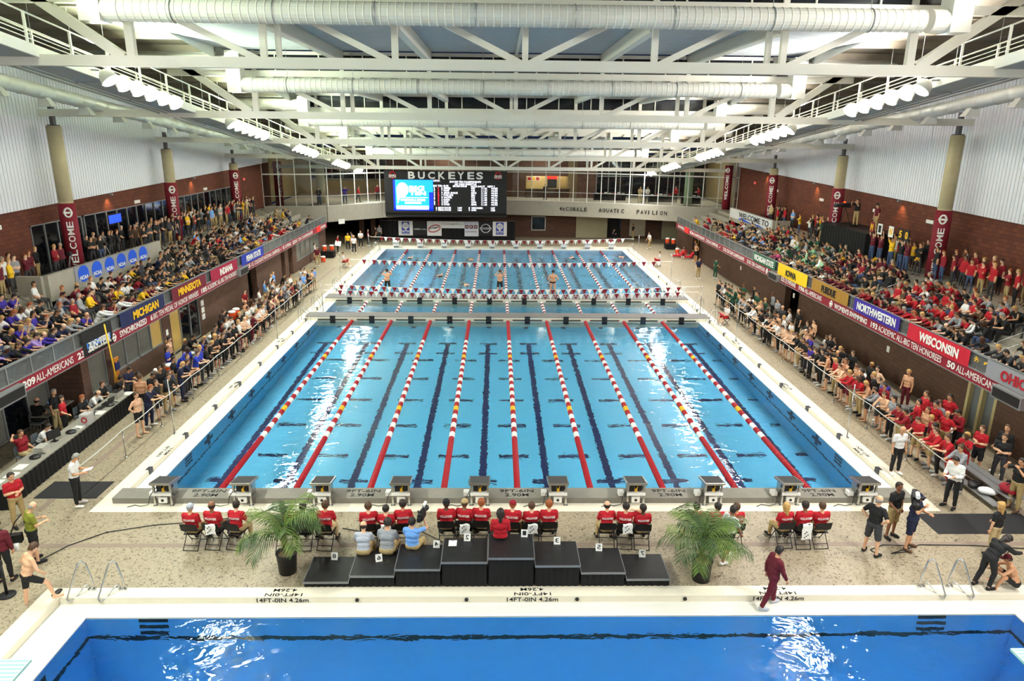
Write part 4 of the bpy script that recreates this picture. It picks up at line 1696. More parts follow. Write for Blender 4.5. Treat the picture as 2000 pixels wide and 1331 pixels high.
BAND = mat('band_crimson', (146, 20, 44), .6, nz=(2, .05))
for s, X, yend, items in (
        (-1, FXL, 70.3, [('209', 23.9, 24.6, 1), ('ALL-AMERICANS', 24.65, 27.0, 0), ('23', 27.3, 27.8, 1), ('SYNCHRONIZED', 30.6, 33.1, 2), ('6', 33.5, 33.7, 1), ('BIG TEN MEDAL OF HONOR WINNERS', 33.8, 39.2, 0), ('185', 39.6, 40.4, 1),
                         ('ACADEMIC ALL-BIG TEN HONOREES', 40.5, 45.3, 0), ('25', 47.1, 47.9, 1), ('U.S. COLLEGIATE NATIONAL CHAMPIONS', 48.1, 54.6, 0), ('5', 55.5, 55.9, 1), ('OLYMPIANS', 56.1, 57.8, 0), ('22', 58.2, 58.9, 1), ('BIG TEN CHAMPIONSHIPS', 59.0, 64.8, 0), ('SWIMMING', 67.7, 69.9, 0)]),
        (1, FXR, 72.3, [('SWIMMING', 71.5, 68.9, 0), ('NCAA CHAMPIONSHIPS', 66.8, 61.9, 0), ('22 NCAA CHAMPIONS', 61.5, 58.0, 0), ('27 BIG TEN TEAM CHAMPIONSHIPS', 56.6, 51.5, 0), ('20 BIG TEN CHAMPIONS', 50.9, 47.3, 0), ('52', 44.4, 43.9, 1), ('OLYMPIANS', 43.8, 42.1, 0), ('196', 41.6, 40.8, 1), ('ALL-AMERICANS', 40.7, 38.5, 0),
                        ("WOMEN'S SWIMMING", 36.9, 33.4, 2), ('193', 33.0, 32.4, 1), ('ACADEMIC ALL-BIG TEN HONOREES', 32.3, 27.3, 0), ('50', 26.9, 26.4, 1), ('ALL-AMERICANS', 26.3, 24.0, 0)])):
    side = 'left' if s < 0 else 'right'
    t = thing('sign_band', 'crimson band with white honours lettering along the %s balcony edge' % side, 'sign', (X, 45, 2.7))
    b = MB()
    xa, xb = sorted((X, X - s * .05))
    b.box(xa, xb, 18 if s < 0 else 18, yend, 2.68, 3.16)
    obj('band', b, BAND, t, world=True)
    b = MB()
    b.box(min(X, X - s * .06), max(X, X - s * .06), 18, yend, 2.64, 2.68)
    b.box(min(X, X - s * .06), max(X, X - s * .06), 18, yend, 3.16, 3.19)
    obj('edge_trim', b, M['alu'], t, world=True)
    for tx, ya, yb, bold in items:
        b = MB()
        front_text(b, s, tx, ya, yb, 2.78, 3.06, X - s * .05, (.0, .03, .02)[bold])
        obj('lettering', b, M['wlet'], t, world=True)
    # block O emblem and swoosh marks
    for yo in ((30.1,) if s < 0 else (37.3, 46.9)):
        b = MB()
        b.tube([(X - s * .06, yo + .12 * cos(a), 2.92 + .16 * sin(a)) for a in [2 * pi * q / 14 for q in range(14)]], .03, 5, closed=True)
        b.box(min(X - s * .05, X - s * .08), max(X - s * .05, X - s * .08), yo - .17, yo + .17, 2.88, 2.96)
        obj('emblem', b, M['wlet'], t, world=True)
    for yo in ((55.0,) if s < 0 else (57.4,)):
        b = MB()
        v_ = yv(s)
        b.prism([Vector((X - s * .06, yo, 2.92)) + v_ * u_ + uz * w_ for u_, w_ in ((-.28, .02), (-.18, -.1), (.34, .14), (-.12, -.03))], (-s * .01, 0, 0))
        obj('swoosh', b, M['wlet'], t, world=True)
    b = MB()
    yo = 66.9 if s < 0 else 68.0
    b.box(min(X - s * .05, X - s * .09), max(X - s * .05, X - s * .09), yo - .7, yo + .7, 2.66, 3.2)
    tag(obj('red_placard', b, mat('bright_red_card', (236, 50, 46), .6)), 'small bright red placard near the far end of the %s crimson band' % side, 'sign')
    # glass rail
    t = thing('glass_railing', 'grey glass railing along the %s balcony edge' % side, 'railing', (X, 45, 3.19))
    gr = mat('smoked_panel', (112, 114, 114), .25, .2, nz=(3, .1), alpha=.72)
    b = MB()
    b.box(min(X - s * .02, X + s * .06), max(X - s * .02, X + s * .06), 18, yend, 3.78, 3.84)
    obj('top_rail', b, M['alu'], t, world=True)
    y = 18.0
    while y < yend - .1:
        st_ = 1.33
        b = MB()
        b.box(min(X, X + s * .05), max(X, X + s * .05), y - .03, y + .03, 3.16, 3.8)
        obj('post', b, M['alu'], t, world=True)
        b = MB()
        b.box(min(X + s * .015, X + s * .03), max(X + s * .015, X + s * .03), y + .04, min(y + st_ - .04, yend), 3.2, 3.76)
        obj('panel', b, gr, t, world=True)
        y += st_

BN = []


def team_banner(s, ya, yb, word, wa, wb, cloth, ink, lab, z0=3.16, z1=3.83, seed=0):
    X = FXL if s < 0 else FXR
    t = thing('team_banner', lab, 'banner', (X - s * .07, (ya + yb) / 2, z0), 0, 'team banners on the balcony rails')
    b = MB()
    N = 24
    v_ = yv(s)
    rr = random.Random(seed)
    rows = []
    for iz in range(4):
        z = z0 + (z1 - z0) * iz / 3
        rows.append([(X - s * (.075 + .008 * sin(q * 1.7 + seed) * (1 - iz / 3)), ya + (yb - ya) * q / N, z + (-.02 * sin(pi * q / N) if iz == 0 else 0)) for q in range(N + 1)])
    b.sheet(rows)
    sh = obj('cloth', b, cloth, t, world=True)
    sh.data.polygons.foreach_set('use_smooth', [True] * len(sh.data.polygons))
    b = MB()
    text(b, word, (X - s * .095, wa, z0 + .13), yv(s), uz, abs(wb - wa), .40, .035, .006)
    obj('lettering', b, ink, t, world=True)
    return t


CL = lambda n, c: mat('cloth_' + n, c, .8, nz=(3, .08))
GOLD = CL('gold', (246, 190, 30))
team_banner(-1, 30.75, 35.05, 'MICHIGAN', 31.9, 34.4, CL('navy', (24, 36, 84)), GOLD, 'navy banner with yellow block letters on the left balcony rail', 3.12, 3.80, 1)
team_banner(-1, 35.95, 40.4, 'MINNESOTA', 36.7, 39.6, CL('wine', (112, 22, 44)), GOLD, 'dark maroon banner with gold letters on the left balcony rail', 3.14, 3.80, 2)
team_banner(-1, 41.1, 45.5, 'INDIANA', 42.5, 44.6, CL('crimson', (160, 20, 60)), M['wlet'], 'crimson banner with white letters on the left balcony rail', 3.12, 3.80, 3)
team_banner(-1, 46.3, 50.75, 'PENN STATE', 47.2, 50.1, CL('blue', (36, 56, 170)), M['wlet'], 'blue banner with white letters on the left balcony rail', 3.14, 3.82, 4)
team_banner(1, 49.68, 45.5, 'MICHIGAN STATE', 49.4, 45.8, CL('green', (44, 104, 72)), M['wlet'], 'green banner with white letters on the right balcony rail', 3.18, 3.80, 5)
team_banner(1, 45.05, 40.55, 'IOWA', 43.7, 42.1, CL('yellow', (250, 202, 20)), M['ink'], 'bright yellow banner with black letters on the right balcony rail', 3.1, 3.86, 6)
team_banner(1, 39.9, 35.5, 'PURDUE', 38.6, 36.9, CL('tan', (172, 126, 44)), M['ink'], 'tan gold banner with black letters on the right balcony rail', 3.18, 3.87, 7)
team_banner(1, 34.85, 30.6, 'NORTHWESTERN', 34.5, 30.9, CL('purple', (64, 40, 160)), M['wlet'], 'purple banner with white letters on the right balcony rail', 3.18, 3.84, 8)
team_banner(1, 29.9, 25.65, 'WISCONSIN', 29.0, 26.3, CL('scarlet', (206, 24, 50)), M['wlet'], 'scarlet banner with white letters on the right balcony rail', 3.15, 3.83, 9)
team_banner(1, 24.65, 20.4, 'OHIO STATE', 23.85, 20.9, CL('grey', (150, 150, 156)), CL('ohred', (180, 20, 40)), 'grey banner with red letters on the right balcony rail', 3.15, 3.82, 10)
t = team_banner(-1, 27.72, 30.0, 'BIG TEN', 28.1, 29.7, M['black'], M['wlet'], 'black banner with white and blue letters on the left balcony rail', 2.74, 3.76, 11)
b = MB()
text(b, 'NETWORK', (FXL + .095, 28.1, 3.07), uy, uz, 1.65, .16, .02, .006)
b2 = MB()
b2.box(FXL + .08, FXL + .09, 28.0, 29.8, 3.02, 3.26)
obj('blue_strip', b2, CL('lblue', (60, 130, 220)), t, world=True)
obj('lettering_lower', b, M['wlet'], t, world=True)
b = MB()
text(b, 'GO BEYOND THE GAME', (FXL + .095, 28.0, 2.86), uy, uz, 1.8, .09, .01, .006)
obj('slogan', b, M['wlet'], t, world=True)
for s, X, Y, lab in ((-1, FXL, 22.9, 'nearest timing display box on the left balcony edge'), (-1, FXL, 46.0, 'timing display box on the left balcony edge by the crimson banner'),
                     (1, FXR, 23.1, 'nearest timing display box on the right balcony edge'), (1, FXR, 45.2, 'timing display box on the right balcony edge under the yellow banner')):
    t = thing('timing_display', lab, 'display', (X - s * .2, Y, 2.66))
    b = MB()
    b.box(-.12, .12, -.75, .75, 0, .46)
    obj('case', b, M['alu'], t)
    b = MB()
    b.box(min(-s * .12, -s * .13), max(-s * .12, -s * .13), -.68, .68, .06, .4)
    obj('screen', b, M['black'], t)

# concourse parapets and stair rails
def parapet(s, X, ya, yb, lab):
    t = thing('parapet', lab, 'wall', (X, (ya + yb) / 2, CONC))
    b = MB()
    b.box(X - .1, X + .1, ya, yb, Z1, 5.34)
    obj('front_wall', b, M['conc'], t, world=True)
    b = MB()
    xb = X + s * 1.2
    b.box(min(X + s * .1, xb), max(X + s * .1, xb), ya - .2, ya, Z1, 5.34)
    obj('end_wall', b, M['conc'], t, world=True)
    return t


t = parapet(-1, -20.2, 31.6, 42.6, 'pale concrete parapet with blue disc banner in the left stand')
b = MB()
b.box(-20.09, -20.07, 33.6, 41.0, 4.52, 5.34)
cb_ = tag(obj('press_banner', b, CL('silver', (150, 152, 160))), 'grey banner with six blue discs on the concrete parapet', 'banner')
for k in range(6):
    yc = 34.3 + k * 1.2
    b = MB()
    b.prism([(-20.065, yc + .46 * cos(a), 4.94 + .40 * sin(a)) for a in [2 * pi * q / 20 for q in range(20)]], (.008, 0, 0))
    dsc = obj('disc', b, CL('disc_blue', (30, 90, 220)), cb_)
    b = MB()
    text(b, 'NCAA', (-20.05, yc - .36, 4.66), uy, uz, .72, .2, .03, .004)
    obj('lettering', b, M['wlet'], dsc)
t = parapet(1, 21.7, 55.4, 66.1, 'pale concrete parapet with welcome lettering in the right stand')
b = MB()
b.box(21.58, 21.6, 55.6, 65.9, 4.5, 5.3)
wb = tag(obj('welcome_banner', b, CL('white', (216, 216, 216))), 'white banner with black welcome lettering on the right parapet', 'banner')
b = MB()
text(b, 'WELCOME TO', (21.57, 63.4, 4.72), -uy, uz, 7.2, .46, .02, .004)
obj('lettering', b, M['ink'], wb)
b = MB()
b.prism([(21.57, 63.6, 4.5), (21.57, 57.2, 4.5), (21.57, 58.4, 4.62), (21.57, 60.5, 4.56), (21.57, 62.6, 4.74)], (-.006, 0, 0))
obj('blue_wave', b, CL('disc_blue', (30, 90, 220)), wb)
# television platform behind black drape
t = thing('camera_platform', 'black draped camera platform in the right stand before the brick wall', 'platform', (23.2, 45.2, CONC))
b = MB()
b.box(22.25, 24.5, 42.3, 48.2, 5.9, 6.05)
obj('deck', b, M['black'], t, world=True)
b = MB()
pth = [(24.4, 48.25), (22.2, 48.25), (22.2, 42.2), (24.4, 42.2)]
fine = []
for (xa, ya), (xb, yb) in zip(pth, pth[1:]):
    L = sqrt((xb - xa) ** 2 + (yb - ya) ** 2)
    n = int(L / .08)
    for q in range(n):
        f = q / n
        nx, ny = -(yb - ya) / L, (xb - xa) / L
        w_ = .03 * sin(q * 1.35)
        fine.append((xa + (xb - xa) * f + nx * w_, ya + (yb - ya) * f + ny * w_))
b.sheet([[(x, y, z) for x, y in fine] for z in (CONC + .005, 6.08)])
obj('drape', b, M['drape'], t, True, world=True)
for s, Fx in ((-1, FXL), (1, FXR)):
    side = 'left' if s < 0 else 'right'
    for k, Y in enumerate((29.9, 44.6, 54.6, 64.0) if s < 0 else (26.6, 36.0, 46.6, 55.2)):
        t = thing('stair_rail', 'steel stair handrail in the %s stand, %s from the near end' % (side, ORD[k]), 'handrail', (Fx + s * 1.6, Y, Z1), 0, 'stand handrails')
        b = MB()
        for h in (.45, .9):
            b.tube([(0, 0, h * .2), (0, 0, h), (s * 2.6, 0, h + 1.1), (s * 2.6, 0, 1.1)], .02, 6)
        obj('rail', b, M['steel'], t, True)
        b = MB()
        b.tube([(s * 1.3, 0, .4), (s * 1.3, 0, 1.45)], .02, 6)
        obj('baluster', b, M['steel'], t, True)
# ================================================================== award podium
POD = [('8', -5.02, -3.84, .39), ('6', -3.81, -2.65, .57), ('4', -2.63, -1.45, .76), ('2', -1.42, -.22, .97), ('1', -.20, 1.01, 1.09), ('3', 1.03, 2.21, .86), ('5', 2.24, 3.40, .65), ('7', 3.44, 4.59, .45)]
M['podium'] = mat('black_podium_top', (24, 24, 26), .42, nz=(6, .25))
for k, (n_, xa, xb, zt) in enumerate(POD):
    where = {'8': 'lowest black podium step at the left end', '6': 'black podium step under the two grey shirted sitters', '4': 'black podium step under the light blue cameraman', '2': 'black podium step holding the white clipboard',
             '1': 'tallest black podium step in the middle', '3': 'black podium step just right of the tallest', '5': 'black podium step second from the right end', '7': 'lowest black podium step at the right end'}[n_]
    lab = where
    t = thing('podium_step', lab, 'podium', ((xa + xb) / 2, 16.6, DZ), 0, 'award podium steps')
    b = MB()
    b.box(xa, xb, 16.03, 17.18, zt - .06, zt)
    obj('platform', b, M['podium'], t, world=True)
    b = MB()
    b.box(xa, xb, 16.015, 16.035, zt - .05, zt + .004)
    b.box(xa - .008, xa + .01, 16.02, 17.18, zt - .05, zt + .004)
    b.box(xb - .01, xb + .008, 16.02, 17.18, zt - .05, zt + .004)
    obj('edge_trim', b, mat('worn_edge', (128, 128, 130), .4, .4), t, world=True)
    b = MB()
    pth = [(xa + .02, 17.15), (xa + .02, 16.06), (xb - .02, 16.06), (xb - .02, 17.15)]
    fine = []
    for (x0, y0), (x1, y1) in zip(pth, pth[1:]):
        L = sqrt((x1 - x0) ** 2 + (y1 - y0) ** 2)
        n = int(L / .03)
        for q in range(n):
            f = q / n
            w_ = .018 * sin(q * 1.15 + k)
            nx, ny = (y1 - y0) / L, -(x1 - x0) / L
            fine.append((x0 + (x1 - x0) * f + nx * w_, y0 + (y1 - y0) * f + ny * w_))
    b.sheet([[(x, y, z) for x, y in fine] for z in (DZ + .006, zt - .05)])
    obj('pleated_skirt', b, M['drape'], t, True, world=True)
    # tent card with its number, seen from behind
    xc = {'8': -4.42, '6': -3.15, '4': -1.62, '2': -.78, '1': .78, '3': 1.68, '5': 2.84, '7': 4.05}[n_]
    yc = {'6': 16.72}.get(n_, 17.08)
    c = thing('number_card', 'white tent card on the ' + where, 'card', (xc, yc, zt), radians((n_ == '6') * 20 - 4), 'podium number cards')
    b = MB()
    b.prism([(-.09, -.06, 0), (.09, -.06, 0), (.09, 0, .2), (-.09, 0, .2)], (0, .004, 0))
    b.prism([(-.09, .06, 0), (.09, .06, 0), (.09, .0, .2), (-.09, .0, .2)], (0, .004, 0))
    obj('card', b, M['wht'], c)
    b = MB()
    text(b, n_, (.05, -.046, .05), -ux, (0, .287, .958), .1, .12, .015, .002)
    obj('number', b, M['ink'], c)
b = MB()
b.box(-1.28, -1.06, 16.78, 17.06, .97, .976)
cbd = tag(obj('clipboard', b, M['wht']), 'white sheet on a clipboard lying on the second tallest podium step', 'clipboard')
b = MB()
b.box(-1.21, -1.13, 17.03, 17.07, .976, .986)
obj('clip', b, M['steel'], cbd)


# ================================================================== potted palms
def palm(x, y, H, R, seed, lab, nf):
    rr = random.Random(seed)
    t = thing('potted_palm', lab, 'plant', (x, y, DZ))
    b = MB()
    b.lathe([(.23, 0), (.27, .56), (.285, .57), (.285, .61), (.255, .61), (.24, .52)], n=18)
    obj('pot', b, M['black'], t, True)
    b = MB()
    b.lathe([(.25, .50), (.24, .53), (.1, .55)], n=14)
    obj('soil', b, mat('dry_soil', (120, 100, 70), .95, nz=(30, .3)), t)
    b = MB()
    b.tube([(.02, 0, .5), (0, .02, H * .3), (.02, 0, H * .5)], [.06, .05, .045], 8)
    b.tube([(-.06, .03, .5), (-.09, .02, H * .4)], [.035, .03], 7)
    obj('trunk', b, mat('palm_trunk', (112, 104, 60), .9, nz=(20, .25)), t)
    gm_ = [mat('palm_leaf_a', (70, 96, 34), .6, nz=(6, .25)), mat('palm_leaf_b', (96, 120, 44), .6, nz=(6, .25)), mat('palm_leaf_c', (50, 78, 34), .6, nz=(6, .25))]
    for q in range(nf):
        az = 2 * pi * q / nf * 2.4 + rr.uniform(-.2, .2)
        el = rr.uniform(.15, 1.25)
        L = R * rr.uniform(.85, 1.15) * (1.15 - .25 * el)
        base = Vector((0, 0, H * rr.uniform(.40, .52)))
        hd = Vector((cos(az), sin(az), 0))
        pts_ = []
        p = base.copy()
        ang = el
        N = 12
        for i in range(N + 1):
            pts_.append(p.copy())
            p = p + (hd * cos(ang) + uz * sin(ang)) * (L / N)
            ang -= (.05 + .14 * i / N) * (1.25 if el < .8 else 1.0)
        b = MB()
        b.tube(pts_, [.012 - .0007 * i for i in range(N + 1)], 4)
        sd = hd.cross(uz)
        for i in range(2, N + 1):
            for h in (0, .5):
                pp = pts_[i - 1].lerp(pts_[i], h)
                tg = (pts_[i] - pts_[i - 1]).normalized()
                l = .36 * R * sin(pi * (i + h) / (N + 2.2)) ** .6
                for s in (-1, 1):
                    dr_ = (sd * s * .75 + tg * .62 - uz * rr.uniform(.12, .45)).normalized()
                    up_ = tg.cross(dr_).normalized()
                    wv = dr_.cross(up_).normalized() * .014
                    m_ = pp + dr_ * l * .5
                    e_ = pp + dr_ * l - uz * l * .22
                    b.add([pp - wv * .5, pp + wv * .5, m_ + wv, e_, m_ - wv], [(0, 1, 2, 4), (4, 2, 3)])
        obj('frond', b, gm_[q % 3], t)
    return t


palm(-5.62, 16.75, 2.75, 1.25, 3, 'potted palm at the left end of the podium', 20)
palm(5.5, 16.35, 2.55, 1.25, 5, 'potted palm at the right end of the podium', 25)


# ================================================================== folding chairs
def make_chair(lab):
    t = thing('folding_chair', lab, 'chair', (0, 0, DZ), 0, 'volunteer folding chairs')
    fm = M['black']
    b = MB()
    b.prism([(-.22, -.16, .43), (.22, -.16, .43), (.22, .24, .45), (-.22, .24, .45)], (0, 0, .025))
    obj('seat', b, mat('black_vinyl', (16, 16, 18), .5, nz=(30, .2)), t)
    b = MB()
    rows = []
    for i in range(4):
        z = .60 + i * .075
        rows.append([(-.225 + .45 * q / 6, -.235 - .02 * sin(pi * q / 6) - (z - .6) * .22, z + (.02 * sin(pi * q / 6) if i == 3 else 0)) for q in range(7)])
    b.sheet(rows)
    rows2 = [[(p[0], p[1] + .02, p[2]) for p in r] for r in rows]
    b.sheet(rows2)
    obj('backrest', b, mat('black_vinyl', (16, 16, 18)), t)
    for s in (-1, 1):
        b = MB()
        b.tube([(s * .235, .28, 0), (s * .235, -.02, .44), (s * .235, -.22, .62), (s * .225, -.28, .84)], .013, 6)
        obj('front_leg', b, fm, t, True)
        b = MB()
        b.tube([(s * .21, -.30, 0), (s * .21, .05, .43), (s * .21, .18, .46)], .013, 6)
        obj('rear_leg', b, fm, t, True)
    b = MB()
    b.tube([(-.21, -.30, .015), (.21, -.30, .015)], .012, 6)
    b.tube([(-.235, .25, .05), (.235, .25, .05)], .011, 6)
    b.tube([(-.21, -.22, .13), (.21, -.22, .13)], .01, 6)
    obj('crossbar', b, fm, t, True)
    return t


# eight groups of three, turned to the pool; the seats that the palms hide stay in
CH = [(-8.62, -8.02, -7.40), (-6.02, -5.45, -4.85), (-3.62, -3.12, -2.65), (-1.42, -.90, -.42), (.48, 1.02, 1.52), (3.20, 3.72, 4.20), (5.75, 6.35, 6.90), (8.35, 8.87, 9.38)]
GN = ('leftmost', 'second', 'third', 'fourth', 'fifth', 'sixth', 'seventh', 'rightmost')
CHAIRS = []
first = None
for g, xs in enumerate(CH):
    for k, x in enumerate(xs):
        lab = 'black folding chair, %s of the %s group of three by the starting blocks' % (('left', 'middle', 'right')[k], GN[g])
        y = 18.05 + rnd.uniform(-.05, .05) + (.12 if g in (3, 4) else 0)
        rz = radians(rnd.uniform(-6, 6)) + (-.22 if (g == 0 and k == 2) else 0)
        if first is None:
            first = make_chair(lab)
            o = first
            o.location, o.rotation_euler = (x, y, DZ), (0, 0, rz)
        else:
            o = dup(first, (x, y, DZ), rz, lab)
        CHAIRS.append((g, k, x, y, rz))

# black mats
for x0, x1, y0, y1, lab in ((-14.9, -12.9, 20.75, 21.9, 'black rubber mat on the left deck by the white shirted official'), (13.3, 16.65, 18.55, 19.72, 'large black rubber mat on the right deck')):
    b = MB()
    b.box(x0, x1, y0, y1, DZ, DZ + .012)
    tag(obj('floor_mat', b, mat('black_rubber', (26, 26, 28), .8, nz=(40, .2))), lab, 'mat')

# ================================================================== scoring table on the left deck
t = thing('scoring_table', 'long scoring table with black skirt under the left balcony', 'table', (-15.55, 24.4, DZ))
b = MB()
b.add([(-15.95, 20.0, .92), (-15.2, 20.0, .92), (-15.45, 28.6, .92), (-16.2, 28.6, .92), (-15.95, 20.0, .96), (-15.2, 20.0, .96), (-15.45, 28.6, .96), (-16.2, 28.6, .96)],
      [(3, 2, 1, 0), (4, 5, 6, 7), (0, 1, 5, 4), (1, 2, 6, 5), (2, 3, 7, 6), (3, 0, 4, 7)])
obj('tabletop', b, mat('grey_laminate', (150, 146, 134), .5, nz=(12, .06)), t, world=True)
b = MB()
pth = [(-16.1, 28.62), (-15.43, 28.62), (-15.18, 20.0), (-15.9, 19.98)]
fine = []
for (x0, y0), (x1, y1) in zip(pth, pth[1:]):
    L = sqrt((x1 - x0) ** 2 + (y1 - y0) ** 2)
    n = int(L / .05)
    for q in range(n):
        f = q / n
        w_ = .015 * sin(q * 1.25)
        nx, ny = (y1 - y0) / L, -(x1 - x0) / L
        fine.append((x0 + (x1 - x0) * f + nx * w_, y0 + (y1 - y0) * f + ny * w_))
b.sheet([[(x, y, z) for x, y in fine] for z in (DZ + .01, .93)])
obj('skirt', b, M['drape'], t, True, world=True)
b = MB()
b.box(-16.1, -15.95, 20.3, 20.4, DZ, .92)
b.box(-16.3, -16.2, 28.2, 28.3, DZ, .92)
b.box(-16.2, -16.1, 24.2, 24.3, DZ, .92)
obj('leg', b, M['steel'], t, world=True)
t = thing('scoring_table', 'short work table behind the scoring table by the window', 'table', (-17.75, 26.75, DZ))
b = MB()
b.box(-.35, .35, -.9, .9, .68, .72)
obj('tabletop', b, mat('grey_laminate', (150, 146, 134)), t)
for sx_ in (-.3, .3):
    for sy_ in (-.8, .8):
        obj('leg', MB().box(sx_ - .02, sx_ + .02, sy_ - .02, sy_ + .02, 0, .68), M['steel'], t)


def laptop(x, y, z, rz, lab, lit=False):
    t = thing('laptop', lab, 'laptop', (x, y, z), rz, 'laptops on the scoring table')
    b = MB()
    b.box(-.17, .17, -.12, .12, 0, .02)
    obj('base', b, mat('dark_grey_plastic', (52, 52, 56), .4), t)
    b = MB()
    b.prism([(-.17, .12, .02), (.17, .12, .02), (.17, .2, .25), (-.17, .2, .25)], (0, .012, 0))
    obj('lid', b, mat('dark_grey_plastic', (52, 52, 56)), t)
    b = MB()
    b.prism([(-.15, .115, .04), (.15, .115, .04), (.15, .19, .235), (-.15, .19, .235)], (0, .003, 0))
    obj('screen', b, mat('lit_screen', (110, 140, 220), .4, emit=.8) if lit else mat('dim_screen', (60, 70, 90), .3), t)
    b = MB()
    b.box(-.14, .14, -.05, .09, .02, .024)
    obj('keyboard', b, M['black'], t)


laptop(-15.75, 25.75, .96, -pi / 2, 'grey laptop near the silver box on the scoring table')
laptop(-15.85, 26.7, .96, -pi / 2, 'grey laptop before the woman in black on the scoring table')
laptop(-15.85, 27.35, .96, -pi / 2 - .3, 'grey laptop before the man in white on the scoring table')
laptop(-17.75, 26.9, .94, 2.2, 'open laptop with a blue lit screen on the rear work table', True)
b = MB()
b.box(-.16, .16, -.22, .22, 0, .2)
tag(obj('printer', b, mat('printer_grey', (178, 174, 164), .5)), 'pale grey printer at the near end of the scoring table', 'printer').location = (-15.7, 22.75, .96)
t = thing('monitor', 'black monitor seen from behind on the scoring table', 'monitor', (-15.75, 23.55, .96), -.35)
obj('stand', MB().box(-.1, .1, -.07, .07, 0, .02).box(-.03, .03, -.02, .02, .02, .14), M['black'], t)
obj('screen', MB().box(-.03, .03, -.25, .25, .12, .44), M['black'], t)
t = thing('printer', 'large pale printer at the far half of the scoring table', 'printer', (-15.8, 27.95, .96))
obj('body', MB().box(-.18, .18, -.25, .25, 0, .26), mat('printer_grey', (178, 174, 164)), t)
obj('tray', MB().box(-.16, .16, -.22, .22, .26, .28), M['black'], t)
t = thing('ballot_box', 'silver box with a block O emblem on the scoring table', 'box', (-15.5, 25.2, .96))
obj('body', MB().box(-.17, .17, -.2, .2, 0, .40), mat('silver_card', (190, 188, 184), .5), t)
b = MB()
b.tube([(.06 + .09 * cos(a), -.205, .2 + .1 * sin(a)) for a in [2 * pi * q / 14 for q in range(14)]], .025, 5, closed=True)
b.shift((-.05, 0, 0))
obj('emblem', b, M['red'], t)
for k, (y, dx, lab) in enumerate(((20.4, -.05, 'nearest stack of white papers'), (20.9, .1, 'second stack of white papers'), (24.75, .05, 'white papers by the silver box'), (26.2, .1, 'white papers between the laptops'), (21.5, .0, 'loose white papers near the pale grey printer'), (28.35, .1, 'white papers near the far end'))):
    tag(obj('paper_pile', MB().box(-.16, .16, -.2, .2, 0, .015 + .01 * (k % 2)), M['wht']), lab + ' on the scoring table', 'papers', 'papers on the scoring table').location = (-15.65 + dx, y, .96)
for k, (y, lab) in enumerate(((24.3, 'coil of black cable by the monitor'), (27.02, 'black radio set between the far laptops'), (22.2, 'black telephone at the near end'))):
    t = thing('desk_gear', lab + ' of the scoring table', 'equipment', (-15.6, y, .96))
    b = MB()
    b.lathe([(.16, 0), (.18, .05), (.1, .1)], n=10)
    obj('body', b, M['black'], t)
    b = MB()
    b.tube([(0, 0, .09), (.1, .1, .15), (.2, .25, .05), (.1, .3, .02), (-.05, .2, .03)], .012, 5)
    obj('cable', b, M['black'], t)

# ================================================================== deck ropes on posts
for s, X, ys in ((-1, -13.47, (23.82, 26.69, 29.8, 32.78, 35.9, 39.0, 42.1, 45.2, 48.3, 51.4)), (1, 15.15, (23.6, 26.5, 29.5, 32.5, 35.5, 38.5, 41.5, 44.5, 47.5))):
    side = 'left' if s < 0 else 'right'
    for k, Y in enumerate(ys):
        t = thing('rope_post', 'slim steel rope post on the %s deck, %s from the near end' % (side, ORD[k]), 'post', (X, Y, DZ), 0, 'rope posts')
        b = MB()
        b.tube([(0, 0, 0), (0, 0, 1.05)], .02, 7)
        obj('tube', b, M['steel'], t, True)
        b = MB()
        b.lathe([(.07, 0), (.07, .012), (.03, .03)], n=10)
        obj('foot', b, M['steel'], t)
    pts_ = [(X, ys[0] - 3.2, 1.22)] + [(X, y, 1.26) for y in ys]
    fine = []
    for a, c in zip(pts_, pts_[1:]):
        for q in range(6):
            f = q / 6
            fine.append((a[0], a[1] + (c[1] - a[1]) * f, a[2] + (c[2] - a[2]) * f - .05 * sin(pi * f)))
    fine.append(pts_[-1])
    b = MB()
    b.tube(fine, .018, 5)
    tag(obj('deck_rope', b, mat('grey_tape', (200, 200, 196), .6)), 'pale tape strung along the %s deck posts' % side, 'rope')


# ================================================================== coolers, backboards, benches, bags
def cooler(x, y, z, lab):
    t = thing('drink_cooler', lab, 'cooler', (x, y, z), 0, 'orange drink coolers')
    b = MB()
    b.lathe([(.17, 0), (.2, .05), (.21, .42), (.2, .44)], n=14)
    obj('body', b, mat('orange_plastic', (236, 78, 26), .5), t, True)
    b = MB()
    b.lathe([(.215, .44), (.215, .5), (.15, .54)], n=14)
    obj('lid', b, M['wht'], t)
    b = MB()
    b.box(-.03, .03, -.25, -.19, .05, .1)
    obj('spigot', b, M['wht'], t)


